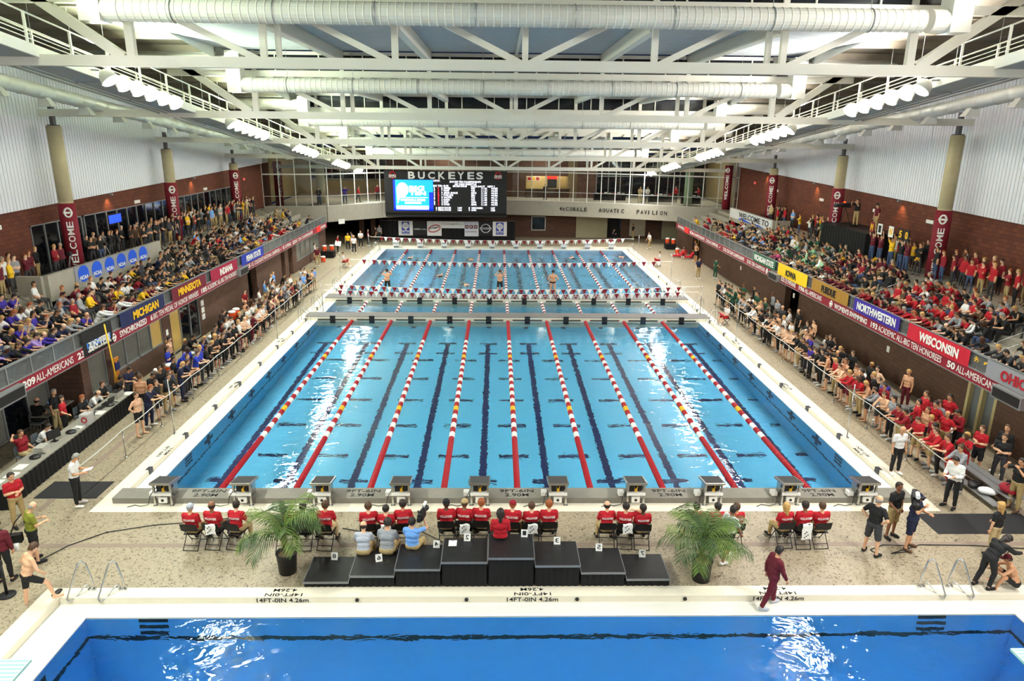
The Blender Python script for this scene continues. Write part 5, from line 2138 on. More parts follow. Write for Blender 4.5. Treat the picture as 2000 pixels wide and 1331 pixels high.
for k, (x, y, z, lab) in enumerate(((-14.9, 31.0, .9, 'orange cooler behind the grey hooded man on the left deck'), (-15.6, 40.8, .95, 'near orange cooler against the left brick wall'), (-15.6, 41.5, .95, 'far orange cooler against the left brick wall'),
                                    (-16.3, 67.0, .85, 'left orange cooler on the black stand far left'), (-15.7, 67.3, .85, 'right orange cooler on the black stand far left'), (-15.9, 64.6, DZ, 'orange cooler on the floor at the far left'),
                                    (17.9, 74.0, .8, 'left orange cooler on the stand far right'), (18.4, 73.5, .8, 'right orange cooler on the stand far right'), (18.2, 70.8, DZ, 'orange cooler on the floor far right'))):
    cooler(x, y, z, lab)
for x0, x1, y0, y1, z, lab in ((-15.2, -14.6, 30.7, 31.3, .9, 'black cart under the orange cooler on the left deck'), (-15.95, -15.25, 40.4, 41.9, .95, 'black cart under two orange coolers by the left brick wall'), (-16.7, -15.4, 66.6, 67.7, .85, 'black stand under the far left coolers'), (17.6, 18.7, 73.2, 74.3, .8, 'dark stand under the far right coolers')):
    t = thing('cooler_stand', lab, 'cart', ((x0 + x1) / 2, (y0 + y1) / 2, DZ))
    b = MB()
    b.box(x0, x1, y0, y1, z - .05, z)
    obj('top', b, M['black'], t, world=True)
    b = MB()
    b.box(x0 + .04, x1 - .04, y0 + .04, y1 - .04, DZ + .05, z - .05)
    obj('drape', b, M['drape'], t, world=True)


def backboard(x, y, rz, lab):
    t = thing('rescue_board', lab, 'rescue board', (x, y, DZ), rz)
    m_ = mat('orange_board', (206, 130, 44), .5, nz=(5, .1))
    b = MB()
    b.prism([(0, -.2, 0), (0, .2, 0), (.12, .2, 1.85), (.12, -.2, 1.85)], (.05, 0, 0))
    obj('board', b, m_, t)
    for k in range(5):
        for s in (-1, 1):
            b = MB()
            z = .25 + k * .33
            xx = .052 + z * .065
            b.box(xx, xx + .012, s * .13 - .035, s * .13 + .035, z, z + .12)
            obj('hand_hole', b, M['black'], t)
    b = MB()
    b.box(.15, .2, -.17, .17, 1.3, 1.62)
    obj('head_pad', b, M['navy'], t)


backboard(-16.85, 29.9, 0, 'orange rescue backboard leaning on the left wall under the balcony')
backboard(19.0, 66.9, pi, 'orange rescue backboard leaning on the far right wall')
for x, y, h, lab in ((-16.35, 29.2, 3.6, 'long yellow reaching pole beside the left rescue board'), (18.85, 66.2, 3.4, 'long yellow reaching pole beside the right rescue board')):
    t = thing('reaching_pole', lab, 'pole', (x, y, DZ))
    b = MB()
    b.tube([(0, 0, 0), (-.1 if x < 0 else .1, -.2, h)], .03, 7)
    obj('shaft', b, M['yel'], t, True)
    b = MB()
    b.tube([(0, 0, 0), (0, 0, .12)], .036, 7)
    obj('grip', b, M['black'], t)

M['bench'] = mat('bench_aluminium', (168, 170, 170), .35, .6, nz=(4, .08))
for x, y0, y1, lab in ((16.45, 19.9, 23.6, 'nearest aluminium bench on the right deck with bags under it'), (17.5, 24.2, 28.0, 'second aluminium bench on the right deck'), (17.6, 29.0, 33.0, 'third aluminium bench along the right brick wall'), (17.7, 34.0, 38.0, 'fourth aluminium bench along the right brick wall'),
                       (-15.6, 32.0, 36.0, 'aluminium bench on the left deck behind the navy team'), (-15.7, 37.0, 40.0, 'aluminium bench on the left deck behind the maroon team')):
    t = thing('bench', lab, 'bench', (x, (y0 + y1) / 2, DZ))
    L = (y1 - y0) / 2
    for dx, z in ((-.42, .14), (0, .40), (.3, .40)) if x > 16 and x < 17 else ((-.16, .42), (.16, .42)):
        b = MB()
        b.box(dx - .14, dx + .14, -L, L, z, z + .035)
        obj('seat_plank', b, M['bench'], t)
    for yy in (-L + .3, L - .3):
        for dx in (-.3, .3):
            b = MB()
            b.box(dx - .025, dx + .025, yy - .025, yy + .025, 0, .41 if dx > 0 or not (16 < x < 17) else .14)
            obj('leg', b, M['bench'], t)
        b = MB()
        b.box(-.3, .3, yy - .02, yy + .02, .1, .14)
        obj('crossbar', b, M['bench'], t)


def blob(x, y, z, sx_, sy_, sz_, m_, lab, cat='bag', seed=0, strap=True):
    rr = random.Random(seed)
    b = MB()
    nu, nv = 10, 6
    rows = []
    for i in range(nv + 1):
        th = pi * i / nv
        row = []
        for j in range(nu + 1):
            ph = 2 * pi * (j % nu) / nu
            k_ = 1 + .10 * sin(3 * ph + seed) * sin(th) + .06 * cos(5 * ph)
            row.append((sx_ * k_ * sin(th) * cos(ph), sy_ * k_ * sin(th) * sin(ph), sz_ * (1 - cos(th)) * .5))
        rows.append(row)
    b.sheet(rows)
    t = thing('sports_bag' if cat == 'bag' else 'towel', lab, cat, (x, y, z), seed)
    obj('body', b, m_, t, True)
    if strap:
        b = MB()
        b.tube([(-sx_ * .5, 0, sz_ * .9), (0, 0, sz_ * 1.18), (sx_ * .5, 0, sz_ * .9)], .018, 5)
        obj('strap', b, M['black'], t, True)
    return t


TW_ = mat('white_towel', (226, 226, 226), .9, nz=(30, .06))
blob(16.2, 20.7, DZ + .175, .22, .3, .22, TW_, 'white towel heaped on the near bench on the right deck', 'towel', 1, False)
blob(16.1, 21.2, DZ + .175, .2, .28, .2, M['black'], 'black bag on the near bench beside the white towel', 'bag', 2)
blob(16.6, 20.3, DZ + .435, .28, .35, .3, mat('crimson_bag', (160, 18, 40), .7), 'crimson bag at the near end of the near bench', 'bag', 3)
for k, (x, y, m_, nm_) in enumerate(((17.6, 25.0, TW_, 'white'), (17.5, 27.2, M['black'], 'black'), (17.6, 29.8, mat('purple_bag', (70, 50, 160), .7), 'purple'), (17.5, 31.5, TW_, 'white'), (-15.6, 32.6, M['black'], 'black'), (-15.6, 34.6, TW_, 'white'), (-15.7, 37.8, TW_, 'white'), (-15.7, 39.2, M['black'], 'black'))):
    blob(x, y, DZ + .455, .22, .3, .2, m_, '%s %s on the %s deck bench, %s along it' % (nm_, 'towel' if nm_ == 'white' else 'bag', 'left' if x < 0 else 'right', ORD[k % 4]), 'towel' if nm_ == 'white' else 'bag', 10 + k, nm_ != 'white')
# floor camera cables
for pts_, lab in (([(-12.6, 17.2, .24), (-12.2, 18.0, .24), (-11.5, 18.7, .24), (-10.3, 19.1, .24), (-9.0, 19.3, .24), (-7.5, 19.65, .24), (-6.8, 20.3, .24)], 'thin black cable running across the left deck to the starting blocks'),
                  ([(10.9, 17.4, .24), (10.8, 17.7, .24), (11.3, 17.95, .24), (12.0, 17.9, .24), (11.9, 17.6, .24), (11.3, 17.5, .24), (12.4, 17.95, .24), (14.0, 17.9, .24), (16.5, 17.6, .24)], 'black camera cable coiled on the right deck'),
                  ([(-4.6, 18.9, .24), (-3.6, 18.6, .24), (-2.2, 18.7, .24), (-1.6, 18.2, .24), (-1.2, 17.6, .24)], 'black cable behind the podium')):
    fine = []
    for a, c in zip(pts_, pts_[1:]):
        for q in range(5):
            fine.append(tuple(a[i] + (c[i] - a[i]) * q / 5 for i in range(3)))
    b = MB()
    b.tube(fine + [pts_[-1]], .014, 5)
    tag(obj('cable', b, M['black']), lab, 'cable')
# retractable stanchion at lower left
t = thing('barrier_stanchion', 'black barrier post on a round foot at the lower left deck', 'stanchion', (-12.45, 15.75, DZ))
b = MB()
b.lathe([(.2, 0), (.2, .03), (.06, .06)], n=18)
obj('foot', b, M['black'], t)
b = MB()
b.tube([(0, 0, .05), (0, 0, .95)], .035, 8)
obj('post', b, M['black'], t, True)
b = MB()
b.lathe([(.05, 0), (.05, .1)], (0, 0, .9), 10)
obj('head', b, M['black'], t)
# exit signs and small wall lamps
for x, y, z, lab in ((-23.06, 66.4, 7.35, 'red exit sign at the far end of the left brick wall'), (24.56, 68.5, 7.3, 'red exit sign at the far end of the right brick wall')):
    b = MB()
    b.box(x - .03, x + .03, y - .25, y + .25, z, z + .22)
    o = tag(obj('exit_sign', b, mat('exit_red', (200, 30, 30), .5, emit=.5)), lab, 'sign')
    b = MB()
    s = 1 if x < 0 else -1
    text(b, 'EXIT', (x + s * .035, y - s * .2, z + .04), uy * s, uz, .4, .14, .01, .003)
    obj('lettering', b, M['wlet'], o)
for s, X in ((-1, BXL), (1, BXR)):
    for k, Y in enumerate((31.0, 43.0, 55.0) if s < 0 else (31.0, 43.0, 55.0, 65.5)):
        z = panel_bottom(Y) - .12
        t = thing('wall_washer', 'small downlight under the %s white panel, %s from the near end' % ('left' if s < 0 else 'right', ORD[k]), 'light', (X - s * .3, Y, z))
        obj('housing', MB().box(-.08, .08, -.08, .08, 0, .1), M['alu'], t)
        d = bpy.data.lights.new('wall_wash', 'SPOT')
        d.energy = 90
        d.color = (1, .55, .22)
        d.spot_size = 1.7
        d.spot_blend = .9
        d.shadow_soft_size = .06
        o = bpy.data.objects.new('wall_wash', d)
        o.location = (X - s * .3, Y, z - .02)
        o.rotation_euler = Vector((s * .28, 0, -1)).to_track_quat('-Z', 'Y').to_euler()
        COL.objects.link(o)
    for k, Y in enumerate((28.6, 33.2, 46.5, 57.5) if s < 0 else (29.0, 40.0, 46.0, 54.0, 63.0)):
        z = 7.15 if s < 0 else 7.0
        tag(obj('wall_sign', MB().box(X - s * .03 - .02, X - s * .03 + .02, Y - .35, Y + .35, z, z + .2), M['wht']), 'small white plate on the %s brick wall, %s from the near end' % ('left' if s < 0 else 'right', ORD[k]), 'sign')
# ================================================================== people
import numpy as np
DG = bpy.context.evaluated_depsgraph_get


def vdir(v):
    return Vector(v).normalized()


D_ = (0.10, 0.02, -1)
POSES = {
    # lean, head lean, arm R (upper, fore), arm L or None (mirror), leg R (thigh, shin), leg L, pelvis height or None
    'stand': dict(lean=2, head=6, aR=((.20, -.02, -1), (.05, .20, -1)), lR=((.07, .03, -1), (.03, -.04, -1))),
    'stand2': dict(lean=0, head=-4, aR=((.22, .05, -1), (-.25, .75, -.45)), aL=((.20, -.04, -1), (.08, .12, -1)), lR=((.10, .06, -1), (.05, -.06, -1)), lL=((.06, -.02, -1), (.02, -.06, -1))),
    'crossed': dict(lean=-1, head=4, aR=((.22, .10, -1), (-.95, .55, .12)), aL=((.22, .06, -1), (-.9, .65, -.10)), lR=((.10, .02, -1), (.04, -.03, -1))),
    'akimbo': dict(lean=0, head=2, aR=((.75, -.25, -1), (-.72, .25, -.75)), lR=((.13, .02, -1), (.06, -.03, -1))),
    'rope': dict(lean=14, head=4, aR=((.20, .70, -.75), (-.45, .85, .10)), lR=((.08, -.16, -1), (.03, -.10, -1)), lL=((.08, .06, -1), (.03, -.12, -1))),
    'paper': dict(lean=4, head=26, aR=((.18, .18, -1), (-.35, .95, .05)), lR=((.08, .03, -1), (.03, -.05, -1))),
    'walk': dict(lean=5, head=4, aR=((.16, .30, -1), (.02, .55, -1)), aL=((.16, -.35, -1), (.05, .05, -1)), lR=((.05, -.30, -1), (.02, -.45, -1)), lL=((.05, .38, -1), (.02, .05, -1))),
    'clap': dict(lean=0, head=0, aR=((.30, .55, -.75), (-.45, .55, .75)), lR=((.10, .02, -1), (.04, -.03, -1))),
    'cheer': dict(lean=-2, head=-4, aR=((.45, .30, .9), (-.05, .15, 1)), lR=((.10, .02, -1), (.04, -.03, -1))),
    'photo': dict(lean=2, head=2, aR=((.50, .80, -.25), (-.62, .35, .80)), lR=((.10, .02, -1), (.04, -.03, -1))),
    'shoulder': dict(lean=2, head=2, aR=((.55, .75, -.25), (-.35, .45, .90)), aL=((.30, .35, -1), (-.35, .80, .15)), lR=((.14, .08, -1), (.05, -.06, -1)), lL=((.12, -.06, -1), (.05, -.06, -1))),
    'lunge': dict(lean=16, head=22, aR=((.45, .15, -1), (-.45, .55, -.75)), aL=((.62, -.35, -.85), (-.55, .45, -.8)), lR=((.30, .88, -.62), (.10, .20, -1)), lL=((.04, -.10, -1), (.0, -.12, -1))),
    'bend': dict(lean=34, head=44, aR=((.25, .75, -.55), (.05, .95, -.12)), aL=((.2, .3, -1), (.0, .30, -1)), lR=((.06, .28, -1), (.03, -.30, -1)), lL=((.10, -.05, -1), (.03, -.45, -1))),
    'sit': dict(lean=-4, head=6, seat=.47, aR=((.16, .18, -1), (-.20, .85, -.35)), lR=((.16, 1, -.02), (.03, .06, -1))),
    'sit2': dict(lean=10, head=2, seat=.47, aR=((.24, .25, -1), (-.62, .80, -.10)), lR=((.22, 1, -.02), (.06, -.14, -1))),
    'sitlean': dict(lean=30, head=16, seat=.40, aR=((.22, .55, -.85), (-.40, .80, -.15)), lR=((.20, 1, .04), (.04, .02, -1))),
    'sitrail': dict(lean=26, head=10, seat=.40, aR=((.24, .95, -.35), (-.30, 1, -.05)), lR=((.18, 1, .0), (.04, -.25, -1))),
    'sitchin': dict(lean=24, head=14, seat=.40, aR=((.10, .75, -.70), (-.25, .22, 1)), aL=((.20, .45, -.85), (-.75, .65, -.1)), lR=((.18, 1, .03), (.04, .0, -1))),
    'nape': dict(lean=-4, head=8, seat=.47, aR=((.80, .10, .45), (-.80, -.42, .25)), aL=((.16, .18, -1), (-.20, .85, -.35)), lR=((.16, 1, -.02), (.03, .06, -1))),
    'floor': dict(lean=22, head=10, seat=.12, aR=((.30, .70, -.45), (-.55, .75, .10)), lR=((.26, .85, .55), (.05, .35, -1))),
    'recline': dict(lean=-38, head=22, seat=.12, aR=((.30, -.45, -.85), (.10, .20, -1)), lR=((.12, 1, .06), (.04, 1, -.10))),
    'swim': dict(lean=84, head=70, seat=.0, aR=((.25, 1, .55), (.0, .9, -.5)), aL=((.25, -.7, -.2), (.1, -.9, .1)), lR=((.05, -1, -.02), (.02, -1, .02))),
}


def skeleton(P):
    seat = P.get('seat')
    L = radians(P['lean'])
    td = Vector((0, sin(L), cos(L)))
    pel = Vector((0, 0, .95 if seat is None else seat + .09))
    chest = pel + td * .27
    nk = pel + td * .515
    H = radians(P['lean'] * .45 + P['head'])
    hd = Vector((0, sin(H), cos(H)))
    head = nk + hd * .165 + Vector((0, cos(H), -sin(H))) * .022
    J = dict(pel=pel, chest=chest, neck=nk, head=head, hd=hd, td=td)
    for sd, sg in (('R', 1), ('L', -1)):
        ua, fa = P.get('a' + sd) or P['aR']
        sh = nk + Vector((sg * .185, 0, 0)) - td * .055
        m = lambda v: Vector((v[0] * sg, v[1], v[2])).normalized()
        el = sh + m(ua) * .285
        wr = el + m(fa) * .245
        J['sh' + sd], J['el' + sd], J['wr' + sd], J['fd' + sd] = sh, el, wr, m(fa)
        th, sn = P.get('l' + sd) or P['lR']
        hip = pel + Vector((sg * .095, 0, -.03))
        kn = hip + m(th) * .425
        an = kn + m(sn) * .415
        J['hip' + sd], J['kn' + sd], J['an' + sd] = hip, kn, an
        fy = m(sn)
        if abs(fy.y) > .8:
            J['ft' + sd] = an + Vector((sg * .02, .06 * fy.y, .13 if P['lean'] < 60 else 0)).normalized() * .15
        else:
            J['ft' + sd] = an + Vector((sg * .035, .165, -.045))
    if seat is None:
        low = min(J['anR'].z, J['anL'].z) - .085
        for k, v in J.items():
            if k not in ('hd', 'td') and not k.startswith('fd'):
                v.z -= low
    return J


def bones(J):
    B = []
    a = lambda lab, p, q, r0, r1: B.append((lab, Vector(p), Vector(q), r0, r1))
    td = J['td']
    X = Vector((1, 0, 0))
    fw = td.cross(X) * -1
    a('head', J['head'] - J['hd'] * .035, J['head'] + J['hd'] * .045, .083, .094)
    a('head', J['head'] - J['hd'] * .07 + fw * .015, J['head'] - J['hd'] * .02 + fw * .03, .058, .07)
    a('neck', J['neck'] - td * .02, J['head'] - J['hd'] * .06, .056, .052)
    a('torso', J['neck'] - td * .075 - X * .135, J['neck'] - td * .075 + X * .135, .070, .070)
    a('torso', J['chest'] + td * .06 - X * .085, J['chest'] + td * .06 + X * .085, .112, .112)
    a('torso', J['chest'] - td * .10 - X * .065, J['chest'] - td * .10 + X * .065, .104, .104)
    a('torso', J['chest'] + td * .10, J['neck'] - td * .03, .10, .06)
    a('waist', J['pel'] + td * .06 - X * .065, J['pel'] + td * .06 + X * .065, .104, .104)
    a('hip', J['pel'] - X * .075, J['pel'] + X * .075, .112, .112)
    for s in 'RL':
        a('uarm' + s, J['sh' + s], J['el' + s], .058, .044)
        a('farm' + s, J['el' + s], J['wr' + s], .045, .029)
        a('thigh' + s, J['hip' + s], J['kn' + s], .088, .058)
        a('shin' + s, J['kn' + s], J['an' + s], .057, .038)
        a('calf' + s, J['kn' + s].lerp(J['an' + s], .25) - Vector((0, .018, 0)), J['kn' + s].lerp(J['an' + s], .55) - Vector((0, .012, 0)), .05, .04)
        a('foot' + s, J['an' + s] - Vector((0, .02, .035)), J['ft' + s], .044, .036)
    return B


def capsule(mb, a, b, r0, r1, n=10):
    d = (b - a)
    L = d.length
    d = d / L if L > 1e-6 else Vector((0, 0, 1))
    pth, rs = [], []
    for t in (-.98, -.8, -.45):
        pth.append(a + d * r0 * t)
        rs.append(r0 * sqrt(1 - t * t))
    pth += [a, b]
    rs += [r0, r1]
    for t in (.45, .8, .98):
        pth.append(b + d * r1 * t)
        rs.append(r1 * sqrt(1 - t * t))
    mb.tube(pth, rs, n)


def remesh(mb, vox, smooth=3):
    me = mb.mesh('tmp', [])
    o = bpy.data.objects.new('tmp', me)
    COL.objects.link(o)
    m = o.modifiers.new('r', 'REMESH')
    m.mode = 'VOXEL'
    m.voxel_size = vox
    m.adaptivity = 0.0
    s = o.modifiers.new('s', 'SMOOTH')
    s.iterations = smooth
    s.factor = .5
    ev = o.evaluated_get(DG())
    em = ev.to_mesh()
    V = np.empty(len(em.vertices) * 3, np.float32)
    em.vertices.foreach_get('co', V)
    V = V.reshape(-1, 3)
    N = np.empty(len(em.vertices) * 3, np.float32)
    em.vertices.foreach_get('normal', N)
    N = N.reshape(-1, 3)
    F = [tuple(p.vertices) for p in em.polygons]
    ev.to_mesh_clear()
    bpy.data.objects.remove(o)
    bpy.data.meshes.remove(me)
    return V, N, F


LABS = []
_body = {}


def hand(mb, wr, fd, side, palm_dir):
    """Palm, four fingers and a thumb beyond the wrist."""
    fd = fd.normalized()
    w = fd.cross(palm_dir)
    w = w.normalized() if w.length > 1e-4 else fd.orthogonal().normalized()
    pn = w.cross(fd).normalized()
    c = wr + fd * .0
    mb.tube([c - fd * .02, c + fd * .03, c + fd * .085], [.024, .032, .034], 7)
    for i, (off, ln) in enumerate(((-.030, .062), (-.010, .075), (.010, .070), (.030, .055))):
        b0 = c + fd * .078 + w * off
        b1 = b0 + (fd * .85 + pn * .35).normalized() * ln * .55
        b2 = b1 + (fd * .45 + pn * .85).normalized() * ln * .5
        mb.tube([b0, b1, b2], [.0095, .009, .007], 5)
    t0 = c + fd * .03 - w * .026
    t1 = t0 + (fd * .55 - w * .75 + pn * .2).normalized() * .04
    t2 = t1 + (fd * .9 + pn * .35).normalized() * .03
    mb.tube([t0, t1, t2], [.012, .0105, .008], 5)


def body(pose, vox=.023):
    key = (pose, vox)
    if key in _body:
        return _body[key]
    J = skeleton(POSES[pose])
    B = bones(J)
    mb = MB()
    for lab, p, q, r0, r1 in B:
        capsule(mb, p, q, r0, r1, 10 if vox < .04 else 8)
    X = Vector((1, 0, 0))
    hd = J['hd']
    fwd = Vector((0, hd.z, -hd.y))
    if vox < .04:
        h = J['head']
        capsule(mb, h + fwd * .085 + hd * .012, h + fwd * .105 - hd * .02, .012, .019, 6)   # nose
        for s in (-1, 1):
            capsule(mb, h + X * s * .083 - fwd * .005 + hd * .02, h + X * s * .083 - fwd * .005 - hd * .02, .018, .016, 6)
    V, N, F = remesh(mb, vox, 3 if vox < .04 else 2)
    best = np.full(len(V), 9.0)
    lab_i = np.zeros(len(V), int)
    tpar = np.zeros(len(V))
    for i, (lab, p, q, r0, r1) in enumerate(B):
        pa = np.array(p)
        d = np.array(q) - pa
        LL = max(1e-9, float(d @ d))
        t = np.clip((V - pa) @ d / LL, 0, 1)
        dist = np.linalg.norm(V - (pa + t[:, None] * d), axis=1) - (r0 + (r1 - r0) * t)
        k = dist < best
        best[k], lab_i[k], tpar[k] = dist[k], i, t[k]
    lab = np.array([b[0] for b in B])[lab_i]
    hv = V - np.array(J['head'])
    hz, hy, hx = hv @ np.array(hd), hv @ np.array(fwd), hv[:, 0]
    r = dict(V=V, N=N, F=F, lab=lab, t=tpar, hz=hz, hy=hy, hx=hx, J=J, fwd=fwd, pose=pose)
    _body[key] = r
    return r


def starts(lab, *pre):
    return np.array([l.startswith(pre) for l in lab])


def region(r, what):
    lab, t = r['lab'], r['t']
    S = lambda *p: starts(lab, *p)
    tor, ua, fa, hip, th, sh, ft = S('torso'), S('uarm'), S('farm'), S('hip'), S('thigh'), S('shin', 'calf'), S('foot')
    wa = S('waist')
    shn = S('shin')
    if what == 'tee':
        return tor | wa | (ua & (t < .78)) | (hip & (r['V'][:, 2] > r['J']['pel'].z))
    if what == 'tank':
        return tor | wa | (ua & (t < .06))
    if what == 'long':
        return tor | wa | ua | (fa & (t < .92)) | (hip & (r['V'][:, 2] > r['J']['pel'].z - .02))
    if what == 'trousers':
        return hip | th | (shn & (t < .95)) | S('calf') | (wa & False)
    if what == 'shorts':
        return hip | (th & (t < 1.0) & ~(sh)) | (shn & (t < .03))
    if what == 'jammers':
        return hip | (th & (t < .82))
    if what == 'briefs':
        return hip & ~th | (th & (t < .10))
    if what in ('shoeR', 'shoeL'):
        return S('foot' + what[-1]) | (S('shin' + what[-1]) & (t > .97))
    if what == 'shoes':
        return ft | (shn & (t > .97))
    hz, hy, hx = r['hz'], r['hy'], r['hx']
    hd = S('head', 'neck')
    if what == 'hair':
        return hd & (((hz > .035) & (hy < .06)) | (hz > .075) | ((hy < -.015) & (hz > -.055)) | ((hz > .0) & (hy < .01)))
    if what == 'bald':
        return hd & (((hy < -.02) & (hz > -.055) & (hz < .05)) | ((hz > -.02) & (hz < .04) & (hy < .02)))
    if what == 'longhair':
        return hd & (((hz > .035) & (hy < .062)) | (hz > .072) | ((hy < .0) & (hz > -.14)))
    if what == 'cap':
        return hd & ((hz > .03))
    raise KeyError(what)


THICK = dict(tee=.016, tank=.013, long=.02, trousers=.017, shorts=.026, jammers=.009, briefs=.009, shoes=.012, shoeR=.012, shoeL=.012, hair=.016, bald=.009, longhair=.028, cap=.012)
_garm = {}


def garment(pose, what, mname):
    key = (pose, what, mname)
    if key in _garm:
        return _garm[key]
    r = body(pose)
    sel = region(r, what)
    V, N = r['V'], r['N']
    nz_ = 1 + .35 * np.sin(V[:, 2] * 47 + V[:, 0] * 31) * np.sin(V[:, 1] * 39 + V[:, 2] * 23)
    th = THICK[what]
    O = V + N * (th * (nz_ if what not in ('hair', 'bald', 'cap') else 1))[:, None] if hasattr(nz_, 'shape') and what not in ('hair', 'bald', 'cap') else V + N * th
    fs = [f for f in r['F'] if sum(bool(sel[i]) for i in f) >= len(f) - (1 if what in ('tee', 'long', 'trousers') else 0)]
    edge = {}
    for f in fs:
        for i in range(len(f)):
            a, b = f[i], f[(i + 1) % len(f)]
            k = (min(a, b), max(a, b))
            edge.setdefault(k, []).append((a, b))
    used = sorted({i for f in fs for i in f})
    idx = {v: i for i, v in enumerate(used)}
    vs = [tuple(O[i]) for i in used]
    out = [tuple(idx[i] for i in f) for f in fs]
    rim = {}
    inn = V - N * .004
    for k, e in edge.items():
        if len(e) == 1:
            a, b = e[0]
            for v in (a, b):
                if v not in rim:
                    rim[v] = len(vs)
                    vs.append(tuple(inn[v]))
            out.append((idx[b], idx[a], rim[a], rim[b]))
    mb = MB()
    mb.add(vs, out)
    J, fwd, hd = r['J'], r['fwd'], r['J']['hd']
    if what == 'cap':                        # visor
        c = J['head'] + hd * .045 + fwd * .08
        mb.prism([c + Vector((x, 0, 0)) + fwd * y for x, y in ((-.08, 0), (.08, 0), (.07, .06), (.03, .09), (-.03, .09), (-.07, .06))], hd * .012)
    if what == 'longhair':
        c = J['head'] - fwd * .06
        capsule(mb, c - hd * .02, c - hd * .20 - fwd * .02, .065, .045, 8)
    me = mb.mesh(what, tint_mat('cloth_' + mname, .85 if mname != 'hair' else .6, .14, 25.0), True)
    _garm[key] = me
    return me


_bm = {}


def body_mesh(pose):
    if pose in _bm:
        return _bm[pose]
    r = body(pose)
    mb = MB()
    mb.add([tuple(v) for v in r['V']], r['F'])
    J, fwd, hd = r['J'], r['fwd'], r['J']['hd']
    for s, sg in (('R', 1), ('L', -1)):
        hand(mb, J['wr' + s], J['fd' + s], sg, Vector((-sg, 0, .02)) if abs(J['fd' + s].z) > .7 else Vector((0, 0, -1)))
    n0 = len(mb.f)
    for sg in (-1, 1):
        c = J['head'] + fwd * .088 + hd * .018 + Vector((sg * .034, 0, 0))
        capsule(mb, c - Vector((.008, 0, 0)), c + Vector((.008, 0, 0)), .010, .010, 6)
    mb.m[n0:] = [1] * (len(mb.f) - n0)
    n1 = len(mb.f)
    c = J['head'] + fwd * .092 - hd * .052
    capsule(mb, c - Vector((.018, 0, 0)), c + Vector((.018, 0, 0)), .008, .008, 6)
    mb.m[n1:] = [2] * (len(mb.f) - n1)
    me = mb.mesh('person', [tint_mat('skin', .55, .07, 18.0), mat('eye_dark', (30, 24, 20), .3), mat('lips', (150, 80, 74), .5)], True)
    _bm[pose] = me
    return me


COLS = {'black': (22, 22, 24), 'navy': (22, 28, 60), 'white': (228, 228, 226), 'grey': (146, 148, 152), 'red': (178, 15, 32), 'crimson': (140, 14, 32), 'maroon': (98, 16, 34), 'purple': (58, 40, 150), 'royal blue': (36, 56, 176), 'green': (28, 74, 52), 'khaki': (176, 152, 104),
        'tan': (190, 168, 124), 'yellow': (240, 190, 30), 'gold': (222, 168, 40), 'lilac': (168, 140, 210), 'light blue': (110, 160, 224), 'pink': (214, 80, 140), 'denim': (66, 84, 120), 'charcoal': (58, 58, 62), 'olive': (128, 132, 40), 'brown': (90, 64, 44), 'pale green': (150, 200, 160), 'silver': (176, 180, 190), 'orange': (236, 120, 36)}
SKIN = [(226, 176, 140), (214, 160, 122), (200, 146, 108), (232, 188, 156), (140, 92, 64), (96, 62, 44)]
HAIR = {'dark': (34, 24, 18), 'brown': (78, 52, 32), 'blond': (186, 146, 84), 'grey': (150, 148, 142), 'red': (150, 78, 34), 'white': (214, 212, 206)}


def C4(c):
    return (*lin(COLS[c] if isinstance(c, str) else c), 1)


N_PEOPLE = [0]
_used = set()


def person(loc, rz, pose, top, bot, label, hair='hair', hc='dark', skin=0, shoes='black', scale=1.0, group=None, toptype='tee', bottype='trousers', cat='person', cap='grey'):
    """One person: the body is the object, clothes and hair are its parts."""
    o = bpy.data.objects.new('person', body_mesh(pose))
    COL.objects.link(o)
    o.location = loc
    o.rotation_euler = (0, 0, rz)
    o.scale = (scale, scale, scale)
    sk = SKIN[skin % len(SKIN)]
    o.color = C4(sk)
    if label in _used:
        print('DUPLICATE LABEL', label)
    _used.add(label)
    tag(o, label, cat, group)
    N_PEOPLE[0] += 1
    parts = {}

    def part(nm, what, mname, c):
        p = bpy.data.objects.new(nm, garment(pose, what, mname))
        COL.objects.link(p)
        p.parent = o
        p.color = C4(c)
        parts[nm] = p
        return p
    if top:
        part({'long': 'jacket', 'tank': 'vest'}.get(toptype, 'shirt'), toptype, 'top', top)
    if bot:
        part({'trousers': 'trousers', 'shorts': 'shorts'}.get(bottype, 'swim_trunks'), bottype, 'bottom', bot)
    if shoes:
        part('shoe', 'shoeL', 'shoe', shoes)
        part('shoe', 'shoeR', 'shoe', shoes)
    if hair:
        if hair == 'cap':
            part('cap', 'cap', 'cap', cap)
            part('hair', 'bald', 'hair', HAIR[hc])
        else:
            part('hair', hair, 'hair', HAIR[hc])
    return o, parts


NUM = ['', 'first', 'second', 'third', 'fourth', 'fifth', 'sixth', 'seventh', 'eighth', 'ninth', 'tenth', 'eleventh', 'twelfth', 'thirteenth', 'fourteenth', 'fifteenth', 'sixteenth', 'seventeenth', 'eighteenth', 'nineteenth']
TENS = ['', '', 'twenty', 'thirty', 'forty', 'fifty', 'sixty', 'seventy', 'eighty', 'ninety']


def ordw(n):
    if n < 20:
        return NUM[n]
    t, u = divmod(n, 10)
    return (TENS[t] + '-' + NUM[u]) if u else TENS[t][:-1] + 'ieth'


def on_screen(x, y, z, m=12):
    v = Vector((x, y, z - CAM_H))
    d = v.dot(_f)
    if d < 1:
        return False
    px, py = 1000 + 1382.39 * v.dot(_R) / d, 665.5 + 1382.39 * v.dot(_D) / d
    return -m < px < 2000 + m and -m < py < 1331 + m


_crowd = []                                  # (pose, loc, rz, scale, top, bot, hair, skin, toptype, bottype)


